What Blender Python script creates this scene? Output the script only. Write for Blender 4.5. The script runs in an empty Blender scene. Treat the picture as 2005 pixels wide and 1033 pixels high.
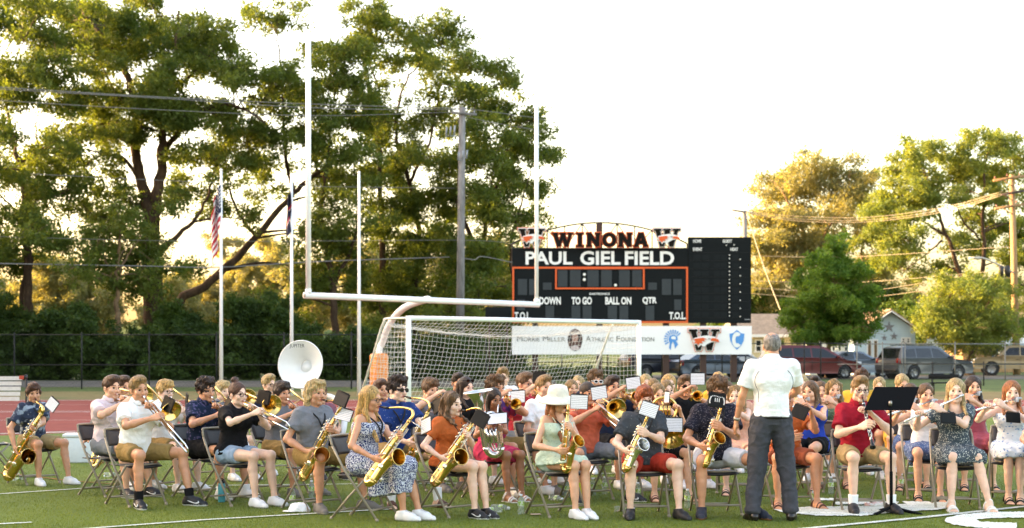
import bpy, math, random
import numpy as np
from mathutils import Vector, Matrix

# ------------------------------------------------------------------ camera, sky, sun
scene = bpy.context.scene
COL = scene.collection
R = math.radians
FPX, HZ, CX, CAMZ = 3000.0, 696.0, 1002.5, 1.55      # focal length in px of a 2005 px wide frame, horizon row, centre column, eye height

cam_d = bpy.data.cameras.new('camera')
cam = bpy.data.objects.new('camera', cam_d); COL.objects.link(cam)
scene.camera = cam
cam.location = (0, 0, CAMZ); cam.rotation_euler = (R(90), 0, 0)
cam_d.sensor_width = 36; cam_d.lens = 36 * FPX / 2005.0
cam_d.shift_y = (HZ - 516.5) / 2005.0
cam_d.clip_start = 0.1; cam_d.clip_end = 6000
cam_d.dof.use_dof = True; cam_d.dof.focus_distance = 15.6; cam_d.dof.aperture_fstop = 2.8

SUN_EL, SUN_AZ = 9.0, -76.0      # azimuth from +Y (view direction), negative to the left
world = bpy.data.worlds.new('World'); scene.world = world; world.use_nodes = True
wn = world.node_tree; wn.nodes.clear()
wo = wn.nodes.new('ShaderNodeOutputWorld'); bg = wn.nodes.new('ShaderNodeBackground')
sky = wn.nodes.new('ShaderNodeTexSky'); sky.sky_type = 'NISHITA'; sky.sun_disc = False
sky.sun_elevation = R(SUN_EL); sky.sun_rotation = R(SUN_AZ); sky.dust_density = 4.0; sky.air_density = 1.0; sky.ozone_density = 1.0
bg.inputs['Strength'].default_value = 0.15
wn.links.new(sky.outputs[0], bg.inputs[0]); wn.links.new(bg.outputs[0], wo.inputs[0])

sd = bpy.data.lights.new('sun', 'SUN'); sun = bpy.data.objects.new('sun', sd); COL.objects.link(sun)
sd.energy = 2.0; sd.angle = R(0.8); sd.color = (1.0, 0.80, 0.52)
_d = Vector((math.sin(R(SUN_AZ)) * math.cos(R(SUN_EL)), math.cos(R(SUN_AZ)) * math.cos(R(SUN_EL)), math.sin(R(SUN_EL))))
sun.rotation_euler = _d.to_track_quat('Z', 'Y').to_euler()
sun.location = (-30, 20, 30)

vs = scene.view_settings
vs.view_transform = 'Standard'; vs.look = 'None'; vs.gamma = 1; vs.use_curve_mapping = False
vs.exposure = 3.32
vs.use_white_balance = True; vs.white_balance_temperature = 7700; vs.white_balance_tint = 20
scene.render.engine = 'CYCLES'
scene.cycles.max_bounces = 8; scene.cycles.transparent_max_bounces = 12

# ------------------------------------------------------------------ helpers
def P(px, py, D):
    return Vector(((px - CX) / FPX * D, D, CAMZ + (HZ - py) / FPX * D))
def gx(px, D): return (px - CX) / FPX * D
def gd(py): return CAMZ * FPX / (py - HZ)

def ground_z(D):
    if D < 54: return 0.0
    if D < 72: 
        t = (D - 54) / 18.0
        return 0.35 * t * t * (3 - 2 * t)
    return 0.35

class MB:
    """collects shapes and links them as one mesh object"""
    def __init__(s): s.V = []; s.F = []; s.n = 0; s.mi = []; s.cur = 0
    def add(s, V, F, mi=None):
        V = np.asarray(V, float).reshape(-1, 3)
        s.V.append(V)
        for f in F:
            s.F.append([i + s.n for i in f]); s.mi.append(s.cur if mi is None else mi)
        s.n += len(V); return s
    def addq(s, V, Q, mi=None):
        s.add(V, np.asarray(Q).tolist(), mi); return s
    def box(s, c, d, M=None, mi=None, taper=1.0):
        c = Vector(c); x, y, z = d[0] / 2, d[1] / 2, d[2] / 2
        vs_ = [Vector((a * x * (taper if k > 0 else 1), b * y * (taper if k > 0 else 1), k * z)) for k in (-1, 1) for a, b in ((-1, -1), (1, -1), (1, 1), (-1, 1))]
        if M is not None: vs_ = [M @ v for v in vs_]
        vs_ = [tuple(v + c) for v in vs_]
        return s.add(vs_, [(3, 2, 1, 0), (4, 5, 6, 7), (0, 1, 5, 4), (1, 2, 6, 5), (2, 3, 7, 6), (3, 0, 4, 7)], mi)
    def bar(s, a, b, w, h, up=(0, 0, 1), mi=None):
        a = Vector(a); b = Vector(b); z = (b - a); L = z.length; z.normalize()
        u = Vector(up); x = u.cross(z)
        if x.length < 1e-4: x = Vector((1, 0, 0))
        x.normalize(); y = z.cross(x)
        M = Matrix((x, y, z)).transposed()
        return s.box((a + b) / 2, (w, h, L), M, mi)
    def tube(s, path, r, n=8, caps=True, mi=None, closed=False):
        P_ = [Vector(p) for p in path]; m = len(P_)
        rr = [r] * m if not hasattr(r, '__len__') else list(r)
        T = []
        for i in range(m):
            a = P_[max(i - 1, 0)]; b = P_[min(i + 1, m - 1)]
            if closed: a = P_[(i - 1) % m]; b = P_[(i + 1) % m]
            t = b - a
            T.append(t.normalized() if t.length > 1e-9 else Vector((0, 0, 1)))
        u = Vector((0, 0, 1)) if abs(T[0].z) < .9 else Vector((1, 0, 0))
        N = (u - T[0] * u.dot(T[0])).normalized()
        vs_ = []
        for i in range(m):
            N = N - T[i] * N.dot(T[i])
            if N.length < 1e-6: N = T[i].orthogonal()
            N.normalize(); B = T[i].cross(N)
            for k in range(n):
                a = 2 * math.pi * k / n
                vs_.append(tuple(P_[i] + (N * math.cos(a) + B * math.sin(a)) * rr[i]))
        fs = []
        for i in range(m - 1 + (1 if closed else 0)):
            j = (i + 1) % m
            for k in range(n):
                k2 = (k + 1) % n
                fs.append((i * n + k, i * n + k2, j * n + k2, j * n + k))
        if caps and not closed:
            fs.append(tuple(range(n - 1, -1, -1))); fs.append(tuple((m - 1) * n + k for k in range(n)))
        return s.add(vs_, fs, mi)
    def lathe(s, prof, o=(0, 0, 0), ax=(0, 0, 1), n=16, mi=None, caps=False):
        o = Vector(o); ax = Vector(ax).normalized(); x = ax.orthogonal().normalized(); y = ax.cross(x)
        vs_ = []
        for r_, z_ in prof:
            for k in range(n):
                a = 2 * math.pi * k / n
                vs_.append(tuple(o + ax * z_ + (x * math.cos(a) + y * math.sin(a)) * r_))
        m = len(prof); fs = []
        for i in range(m - 1):
            for k in range(n):
                k2 = (k + 1) % n
                fs.append((i * n + k, i * n + k2, (i + 1) * n + k2, (i + 1) * n + k))
        if caps:
            fs.append(tuple(range(n - 1, -1, -1))); fs.append(tuple((m - 1) * n + k for k in range(n)))
        return s.add(vs_, fs, mi)
    def prism(s, poly, d, M=None, mi=None):
        """polygon in local xz, extruded along local y by d; M maps to place"""
        M = M or Matrix.Identity(4); n = len(poly)
        vs_ = [tuple(M @ Vector((p[0], 0, p[1]))) for p in poly] + [tuple(M @ Vector((p[0], d, p[1]))) for p in poly]
        fs = [tuple(range(n)), tuple(range(2 * n - 1, n - 1, -1))]
        for i in range(n):
            j = (i + 1) % n; fs.append((j, i, n + i, n + j))
        return s.add(vs_, fs, mi)
    def build(s, name, mats, parent=None, smooth=True, loc=None):
        me = bpy.data.meshes.new(name)
        V = np.concatenate(s.V) if s.V else np.zeros((0, 3))
        set_mesh(me, V, s.F, smooth)
        if not isinstance(mats, (list, tuple)): mats = [mats]
        for m in mats: me.materials.append(m)
        if len(mats) > 1: me.polygons.foreach_set('material_index', np.array(s.mi, dtype=np.int32))
        o = bpy.data.objects.new(name, me); COL.objects.link(o)
        if parent is not None: o.parent = parent
        if loc is not None: o.location = loc
        return o

def set_mesh(me, V, F, smooth=True):
    V = np.asarray(V, dtype=np.float32)
    me.vertices.add(len(V)); me.vertices.foreach_set('co', V.ravel())
    if isinstance(F, np.ndarray):
        lt = np.full(len(F), F.shape[1], dtype=np.int32); li = F.ravel().astype(np.int32)
    else:
        lt = np.array([len(f) for f in F], dtype=np.int32); li = np.array([i for f in F for i in f], dtype=np.int32)
    me.loops.add(len(li)); me.loops.foreach_set('vertex_index', li)
    me.polygons.add(len(lt)); me.polygons.foreach_set('loop_start', np.concatenate([[0], np.cumsum(lt)[:-1]]).astype(np.int32) if len(lt) else [])
    me.update(calc_edges=True)
    me.polygons.foreach_set('use_smooth', np.full(len(lt), bool(smooth), dtype=bool))

def npobj(name, V, F, mats, parent=None, mi=None, smooth=True):
    me = bpy.data.meshes.new(name); set_mesh(me, V, F, smooth)
    if not isinstance(mats, (list, tuple)): mats = [mats]
    for m in mats: me.materials.append(m)
    if mi is not None: me.polygons.foreach_set('material_index', np.asarray(mi, dtype=np.int32))
    o = bpy.data.objects.new(name, me); COL.objects.link(o)
    if parent is not None: o.parent = parent
    return o

def empty(name, loc=(0, 0, 0), rz=0.0, sc=1.0):
    o = bpy.data.objects.new(name, None); COL.objects.link(o); o.location = loc; o.rotation_euler = (0, 0, rz); o.scale = (sc, sc, sc)
    o.empty_display_size = 0.2
    return o
def tag(o, label=None, cat=None, group=None, kind=None):
    if label: o['label'] = label
    if cat: o['category'] = cat
    if group: o['group'] = group
    if kind: o['kind'] = kind
    return o
def copy_tree(o, parent=None):
    c = o.copy(); COL.objects.link(c)
    if parent is not None: c.parent = parent
    for ch in list(o.children): copy_tree(ch, c)
    return c

def spl(pts, n=6):
    """catmull-rom through points"""
    p = [Vector(q) for q in pts]; out = []
    q = [p[0] * 2 - p[1]] + p + [p[-1] * 2 - p[-2]]
    for i in range(1, len(q) - 2):
        for k in range(n):
            t = k / n; a, b, c, d = q[i - 1], q[i], q[i + 1], q[i + 2]
            out.append(0.5 * ((2 * b) + (c - a) * t + (2 * a - 5 * b + 4 * c - d) * t * t + (3 * b - a - 3 * c + d) * t ** 3))
    out.append(p[-1]); return out
def lerp(a, b, t): return a + (b - a) * t
def rsamp(radii, m):
    xs = np.linspace(0, 1, len(radii)); return list(np.interp(np.linspace(0, 1, m), xs, radii))

# ------------------------------------------------------------------ materials
def srgb(h):
    h = h.lstrip('#'); c = [int(h[i:i + 2], 16) / 255 for i in (0, 2, 4)]
    return tuple((x / 12.92 if x <= .04045 else ((x + .055) / 1.055) ** 2.4) for x in c)
_M = {}
def mat(name, col, rough=.7, metal=0.0, var=0.12, vs_=20.0, bump=0.0, bs=60.0, spec=.5, sss=0.0, coat=0.0, emit=None, trans=0.0, alpha=1.0, col2=None, pat=None, ps=30.0, pt=.5, sheen=0.0, bd=.01):
    """procedural principled material; col varied by noise, optional second colour pattern"""
    if name in _M: return _M[name]
    if isinstance(col, str): col = srgb(col)
    m = bpy.data.materials.new(name); m.use_nodes = True; nt = m.node_tree; N = nt.nodes; L = nt.links
    b = N['Principled BSDF']; b.inputs['Roughness'].default_value = rough; b.inputs['Metallic'].default_value = metal
    b.inputs['Specular IOR Level'].default_value = spec
    tc = N.new('ShaderNodeTexCoord'); src = tc.outputs['Object']
    out = None
    if col2 is not None:
        if isinstance(col2, str): col2 = srgb(col2)
        if pat == 'dots':
            v = N.new('ShaderNodeTexVoronoi'); v.inputs['Scale'].default_value = ps; v.inputs['Randomness'].default_value = .6; L.new(src, v.inputs['Vector'])
            fac = N.new('ShaderNodeMath'); fac.operation = 'LESS_THAN'; fac.inputs[1].default_value = pt; L.new(v.outputs['Distance'], fac.inputs[0])
        elif pat == 'petals':
            n0 = N.new('ShaderNodeTexNoise'); n0.inputs['Scale'].default_value = ps * .8; L.new(src, n0.inputs['Vector'])
            mx = N.new('ShaderNodeVectorMath'); mx.operation = 'MULTIPLY_ADD'; L.new(n0.outputs['Color'], mx.inputs[0]); mx.inputs[1].default_value = (.06, .06, .06); L.new(src, mx.inputs[2])
            v = N.new('ShaderNodeTexVoronoi'); v.inputs['Scale'].default_value = ps; L.new(mx.outputs[0], v.inputs['Vector'])
            fac = N.new('ShaderNodeMath'); fac.operation = 'LESS_THAN'; fac.inputs[1].default_value = pt; L.new(v.outputs['Distance'], fac.inputs[0])
        else:
            v = N.new('ShaderNodeTexNoise'); v.inputs['Scale'].default_value = ps; v.inputs['Detail'].default_value = 4; L.new(src, v.inputs['Vector'])
            fac = N.new('ShaderNodeMapRange'); fac.inputs['From Min'].default_value = pt - .04; fac.inputs['From Max'].default_value = pt + .04; L.new(v.outputs['Fac'], fac.inputs['Value'])
        mixc = N.new('ShaderNodeMix'); mixc.data_type = 'RGBA'; L.new(fac.outputs[0], mixc.inputs['Factor'])
        mixc.inputs['A'].default_value = (*col, 1); mixc.inputs['B'].default_value = (*col2, 1); out = mixc.outputs['Result']
    if var > 0:
        n1 = N.new('ShaderNodeTexNoise'); n1.inputs['Scale'].default_value = vs_; n1.inputs['Detail'].default_value = 5; n1.inputs['Roughness'].default_value = .6; L.new(src, n1.inputs['Vector'])
        mr = N.new('ShaderNodeMapRange'); mr.inputs['From Min'].default_value = .3; mr.inputs['From Max'].default_value = .7; mr.inputs['To Min'].default_value = 1 - var; mr.inputs['To Max'].default_value = 1 + var
        L.new(n1.outputs['Fac'], mr.inputs['Value'])
        vm = N.new('ShaderNodeVectorMath'); vm.operation = 'SCALE'; L.new(mr.outputs[0], vm.inputs['Scale'])
        if out: L.new(out, vm.inputs[0])
        else: vm.inputs[0].default_value = col
        out = vm.outputs[0]
    if out: L.new(out, b.inputs['Base Color'])
    else: b.inputs['Base Color'].default_value = (*col, 1)
    if bump > 0:
        nb = N.new('ShaderNodeTexNoise'); nb.inputs['Scale'].default_value = bs; nb.inputs['Detail'].default_value = 4; L.new(src, nb.inputs['Vector'])
        bp = N.new('ShaderNodeBump'); bp.inputs['Strength'].default_value = min(1, bump); bp.inputs['Distance'].default_value = bd; L.new(nb.outputs['Fac'], bp.inputs['Height']); L.new(bp.outputs[0], b.inputs['Normal'])
    if sss > 0:
        b.inputs['Subsurface Weight'].default_value = sss; b.inputs['Subsurface Radius'].default_value = (1, .35, .2); b.inputs['Subsurface Scale'].default_value = .01
    if coat > 0: b.inputs['Coat Weight'].default_value = coat; b.inputs['Coat Roughness'].default_value = .05
    if sheen > 0: b.inputs['Sheen Weight'].default_value = sheen
    if trans > 0: b.inputs['Transmission Weight'].default_value = trans; b.inputs['IOR'].default_value = 1.2
    if alpha < 1: b.inputs['Alpha'].default_value = alpha
    _M[name] = m; return m

def leaf_mat(name, c1, c2, tr=.45):
    """leaves: colour varies leaf by leaf and clump by clump, light passes through"""
    if name in _M: return _M[name]
    m = bpy.data.materials.new(name); m.use_nodes = True; nt = m.node_tree; N = nt.nodes; L = nt.links
    N.clear(); o = N.new('ShaderNodeOutputMaterial')
    g = N.new('ShaderNodeNewGeometry'); tc = N.new('ShaderNodeTexCoord')
    n1 = N.new('ShaderNodeTexNoise'); n1.inputs['Scale'].default_value = .45; n1.inputs['Detail'].default_value = 3; L.new(tc.outputs['Object'], n1.inputs['Vector'])
    ad = N.new('ShaderNodeMath'); ad.operation = 'MULTIPLY_ADD'; L.new(g.outputs['Random Per Island'], ad.inputs[0]); ad.inputs[1].default_value = .45
    mr = N.new('ShaderNodeMapRange'); mr.inputs['From Min'].default_value = .32; mr.inputs['From Max'].default_value = .68; mr.inputs['To Max'].default_value = .55; L.new(n1.outputs['Fac'], mr.inputs['Value']); L.new(mr.outputs[0], ad.inputs[2])
    mx = N.new('ShaderNodeMix'); mx.data_type = 'RGBA'; L.new(ad.outputs[0], mx.inputs['Factor']); mx.inputs['A'].default_value = (*c1, 1); mx.inputs['B'].default_value = (*c2, 1)
    df = N.new('ShaderNodeBsdfPrincipled'); df.inputs['Roughness'].default_value = .55; L.new(mx.outputs['Result'], df.inputs['Base Color']); df.inputs['Specular IOR Level'].default_value = .25
    t = N.new('ShaderNodeBsdfTranslucent')
    br = N.new('ShaderNodeVectorMath'); br.operation = 'MULTIPLY'; br.inputs[1].default_value = (1.5, 1.3, .5); L.new(mx.outputs['Result'], br.inputs[0]); L.new(br.outputs[0], t.inputs['Color'])
    ms = N.new('ShaderNodeMixShader'); ms.inputs[0].default_value = tr; L.new(df.outputs[0], ms.inputs[1]); L.new(t.outputs[0], ms.inputs[2]); L.new(ms.outputs[0], o.inputs['Surface'])
    _M[name] = m; return m
# ------------------------------------------------------------------ smooth solids: blended distance fields, meshed with surface nets
class Sdf:
    def __init__(s): s.p = []
    def cap(s, a, b, ra, rb=None, k=.03, sq=None, flat=False, op='u'):
        s.p.append(('c', Vector(a), Vector(b), ra, ra if rb is None else rb, k, sq, flat, op)); return s
    def ell(s, c, r, Rm=None, k=.02, op='u'):
        s.p.append(('e', Vector(c), r if hasattr(r, '__len__') else (r, r, r), Rm, k, op)); return s
    def plane(s, pt, n):            # cuts away everything on the side n points to
        s.p.append(('p', Vector(pt), Vector(n).normalized())); return s
    def mesh(s, h, noise=None):
        lo = np.array([1e9] * 3); hi = -lo
        bb = []
        for q in s.p:
            if q[0] == 'c':
                r_ = max(q[3], q[4]) ; a, b = np.array(q[1]), np.array(q[2])
                l_, h_ = np.minimum(a, b) - r_, np.maximum(a, b) + r_; op = q[8]
            elif q[0] == 'e':
                r_ = max(q[2]) if q[3] is not None else np.array(q[2]); c = np.array(q[1]); l_, h_ = c - r_, c + r_; op = q[5]
            else: bb.append(None); continue
            bb.append((l_, h_))
            if op == 'u': lo = np.minimum(lo, l_); hi = np.maximum(hi, h_)
        lo = lo - 3 * h; n = np.ceil((hi - lo) / h).astype(int) + 4
        ax = [lo[i] + h * np.arange(n[i], dtype=np.float64) for i in range(3)]
        ax = [a.astype(np.float32) for a in ax]
        BIG = 0.08
        f = np.full(tuple(n), BIG, dtype=np.float32)
        for q, b_ in zip(s.p, bb):
            if q[0] == 'p':
                d = ((ax[0] - q[1].x) * q[2].x)[:, None, None] + ((ax[1] - q[1].y) * q[2].y)[None, :, None] + ((ax[2] - q[1].z) * q[2].z)[None, None, :]
                np.maximum(f, d, out=f); continue
            mg = .045
            i0 = np.maximum(0, np.floor((b_[0] - mg - lo) / h).astype(int)); i1 = np.minimum(n, np.ceil((b_[1] + mg - lo) / h).astype(int) + 1)
            if np.any(i1 <= i0): continue
            sl = tuple(slice(i0[i], i1[i]) for i in range(3))
            X = ax[0][sl[0]][:, None, None]; Y = ax[1][sl[1]][None, :, None]; Z = ax[2][sl[2]][None, None, :]
            if q[0] == 'c':
                _, a, b, ra, rb, k, sq, flat, op = q
                ab = b - a; L2 = max(ab.length_squared, 1e-9)
                px, py, pz = X - a.x, Y - a.y, Z - a.z
                t = (px * ab.x + py * ab.y + pz * ab.z) / np.float32(L2); tc = np.clip(t, 0, 1)
                vx, vy, vz = px - tc * ab.x, py - tc * ab.y, pz - tc * ab.z
                d2 = vx * vx + vy * vy + vz * vz
                if sq is not None:
                    nx, fs_ = sq; nx = Vector(nx).normalized(); c = vx * nx.x + vy * nx.y + vz * nx.z
                    d2 = d2 + c * c * np.float32(1 / fs_ ** 2 - 1)
                d = np.sqrt(d2) - (ra + (rb - ra) * tc)
                if flat: d = np.maximum(d, (t - 1) * np.float32(math.sqrt(L2)))
            else:
                _, c, r_, Rm, k, op = q
                px, py, pz = X - c.x, Y - c.y, Z - c.z
                if Rm is not None:
                    m = np.array(Rm.to_3x3().transposed(), dtype=np.float32)
                    px, py, pz = (m[0, 0] * px + m[0, 1] * py + m[0, 2] * pz, m[1, 0] * px + m[1, 1] * py + m[1, 2] * pz, m[2, 0] * px + m[2, 1] * py + m[2, 2] * pz)
                k0 = np.sqrt((px / r_[0]) ** 2 + (py / r_[1]) ** 2 + (pz / r_[2]) ** 2)
                k1 = np.sqrt((px / r_[0] ** 2) ** 2 + (py / r_[1] ** 2) ** 2 + (pz / r_[2] ** 2) ** 2) + 1e-6
                d = k0 * (k0 - 1) / k1
            g = f[sl]
            if op == 'u':
                hh = np.clip(.5 + .5 * (g - d) / k, 0, 1); f[sl] = g + (d - g) * hh - k * hh * (1 - hh)
            else:
                d = -d; hh = np.clip(.5 - .5 * (g - d) / k, 0, 1); f[sl] = g + (d - g) * hh + k * hh * (1 - hh)
        # surface nets
        ins = f < 0
        c0 = ins[:-1, :-1, :-1]; act = np.zeros(c0.shape, dtype=bool)
        sl2 = (slice(None, -1), slice(1, None))
        cnt = np.zeros(c0.shape, dtype=np.int8)
        for i in (0, 1):
            for j in (0, 1):
                for k_ in (0, 1): cnt += ins[sl2[i], sl2[j], sl2[k_]]
        act = (cnt > 0) & (cnt < 8)
        idx = np.full(c0.shape, -1, dtype=np.int64); ai = np.argwhere(act); idx[act] = np.arange(len(ai))
        acc = np.zeros((len(ai), 3)); w = np.zeros(len(ai))
        cor = {}
        for i in (0, 1):
            for j in (0, 1):
                for k_ in (0, 1): cor[i, j, k_] = f[ai[:, 0] + i, ai[:, 1] + j, ai[:, 2] + k_].astype(np.float64)
        for a0 in cor:
            for d_ in range(3):
                if a0[d_] == 1: continue
                a1 = list(a0); a1[d_] = 1; a1 = tuple(a1)
                fa, fb = cor[a0], cor[a1]; m = (fa < 0) != (fb < 0)
                t = np.where(m, fa / np.where(m, fa - fb, 1), 0)
                pt = np.tile(np.array(a0, float), (len(ai), 1)); pt[:, d_] += t
                acc += pt * m[:, None]; w += m
        V = (ai + acc / w[:, None]) * h + lo
        F = []
        for d_ in range(3):
            s0 = [slice(None)] * 3; s1 = [slice(None)] * 3; s0[d_] = slice(None, -1); s1[d_] = slice(1, None)
            A, B = ins[tuple(s0)], ins[tuple(s1)]; u, v = (d_ + 1) % 3, (d_ + 2) % 3
            E = np.argwhere(A != B); E = E[(E[:, u] > 0) & (E[:, v] > 0) & (E[:, u] < n[u] - 1) & (E[:, v] < n[v] - 1)]
            fl = A[E[:, 0], E[:, 1], E[:, 2]]
            def id_(du, dv):
                e = E.copy(); e[:, u] -= du; e[:, v] -= dv; return idx[e[:, 0], e[:, 1], e[:, 2]]
            q = np.stack([id_(1, 1), id_(0, 1), id_(0, 0), id_(1, 0)], 1)
            q[~fl] = q[~fl][:, ::-1]
            F.append(q)
        F = np.concatenate(F)
        F = F[(F >= 0).all(1)]
        return V, F

def wob(V, amp, freq, seed=0, n=6):
    """smooth pseudo-noise in [-amp, amp] per point"""
    rg = np.random.RandomState(seed); o = np.zeros(len(V))
    for i in range(n):
        d = rg.normal(size=3); d /= np.linalg.norm(d); o += np.sin(V @ d * freq * rg.uniform(.6, 1.6) + rg.uniform(0, 6.28) + 1.3 * np.sin(V @ rg.normal(size=3) * freq * .4))
    return o * amp / n ** .5 / 1.2
def vnormals(V, F):
    a, b, c = V[F[:, 0]], V[F[:, 1]], V[F[:, 2]]; fn = np.cross(b - a, c - a)
    N = np.zeros_like(V)
    for k in range(F.shape[1]): np.add.at(N, F[:, k], fn)
    return N / (np.linalg.norm(N, axis=1)[:, None] + 1e-12)
def xf(V, M):
    m = np.array(M); return V @ m[:3, :3].T + m[:3, 3]
class Acc:
    """quad-mesh accumulator with material indices"""
    def __init__(s): s.V = []; s.F = []; s.m = []; s.n = 0
    def add(s, V, F, mi=0):
        s.V.append(V); s.F.append(F + s.n); s.m.append(np.full(len(F), mi) if np.isscalar(mi) else mi); s.n += len(V)
    def get(s): return np.concatenate(s.V), np.concatenate(s.F), np.concatenate(s.m)
# ------------------------------------------------------------------ people: heads, hair, hands, feet are meshed once and reused
ZU = Vector((0, 0, 1))
def make_head(female=False, seed=0):
    s = Sdf(); w = .94 if female else 1.0
    s.ell((0, .014, .040), (.076 * w, .095, .088), k=.02)
    s.ell((0, -.028, -.030), (.060 * w, .060, .078), k=.025)
    jw = .034 if female else .042
    s.cap((-jw, -.022, -.078), (jw, -.022, -.078), .026, k=.025)
    s.ell((0, -.066, -.098), (.022 if female else .027, .020, .020), k=.02)
    for x in (-1, 1):
        s.ell((x * .043 * w, -.055, -.030), (.024, .026, .024), k=.018)
        s.ell((x * .078 * w, .012, -.012), (.010, .019, .031), k=.006)
    s.cap((-.034, -.078, .021), (.034, -.078, .021), .011, k=.014)
    for x in (-1, 1): s.ell((x * .031, -.098, .001), (.017, .017, .012), k=.010, op='s')
    s.cap((0, -.086, .006), (0, -.107 if not female else -.103, -.032), .0075, .0125, k=.010)
    for x in (-1, 1): s.ell((x * .013, -.093, -.036), (.009, .011, .008), k=.007)
    s.ell((0, -.079, -.060), (.028, .012, .016), k=.010)
    s.ell((0, -.0870, -.056), (.022, .007, .0050), k=.003)
    s.ell((0, -.0870, -.066), (.019, .008, .0058), k=.003)
    s.cap((-.022, -.0915, -.0610), (.022, -.0915, -.0610), .0022, k=.003, op='s')
    s.cap((0, .012, -.06), (0, .036, -.185), .052 if female else .060, .054 if female else .064, k=.02)
    V, F = s.mesh(.0045)
    c = V[F].mean(1); mi = np.zeros(len(F), dtype=int)
    x, y, z = c.T
    lip = (np.abs(x) < .023) & (y < -.080) & (((z + .061) / .0115) ** 2 + (x / .0235) ** 2 < 1)
    mi[lip] = 1
    bx = np.abs(x); bz = .0245 + .005 * np.sin((bx - .014) / .034 * 2.4)
    mi[(y < -.055) & (bx > .013) & (bx < .050) & (np.abs(z - bz) < .0042)] = 2
    a = Acc(); a.add(V, F, mi)
    # eyeballs with iris; upper lid line
    for sx in (-1, 1):
        m, nn = 8, 12; vv = []
        for i in range(m + 1):
            for k in range(nn):
                th = math.pi * i / m; ph = 2 * math.pi * k / nn
                vv.append((sx * .031 +   .0135 * math.sin(th) * math.cos(ph), -.0728 - .0135 * math.cos(th), .000 + .0088 * math.sin(th) * math.sin(ph)))
        ff = []; mm = []
        for i in range(m):
            for k in range(nn):
                ff.append((i * nn + k, i * nn + (k + 1) % nn, (i + 1) * nn + (k + 1) % nn, (i + 1) * nn + k)); mm.append(4 if i < 3 else 3)
        a.add(np.array(vv), np.array(ff), np.array(mm))
        # lashes / upper lid
        vv = []; n_ = 7
        for i in range(n_):
            t = i / (n_ - 1); X = sx * .031 + (t - .5) * .029; Z = .0050 + .0035 * math.sin(math.pi * t); Y = -.0865 + .010 * abs(t - .5) ** 1.5 * 2
            vv += [(X, Y, Z), (X, Y + .004, Z + .0025)]
        a.add(np.array(vv), np.array([(2 * i, 2 * i + 2, 2 * i + 3, 2 * i + 1) for i in range(n_ - 1)]), 2)
    return a.get()
HEADS = {False: make_head(False), True: make_head(True)}

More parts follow.
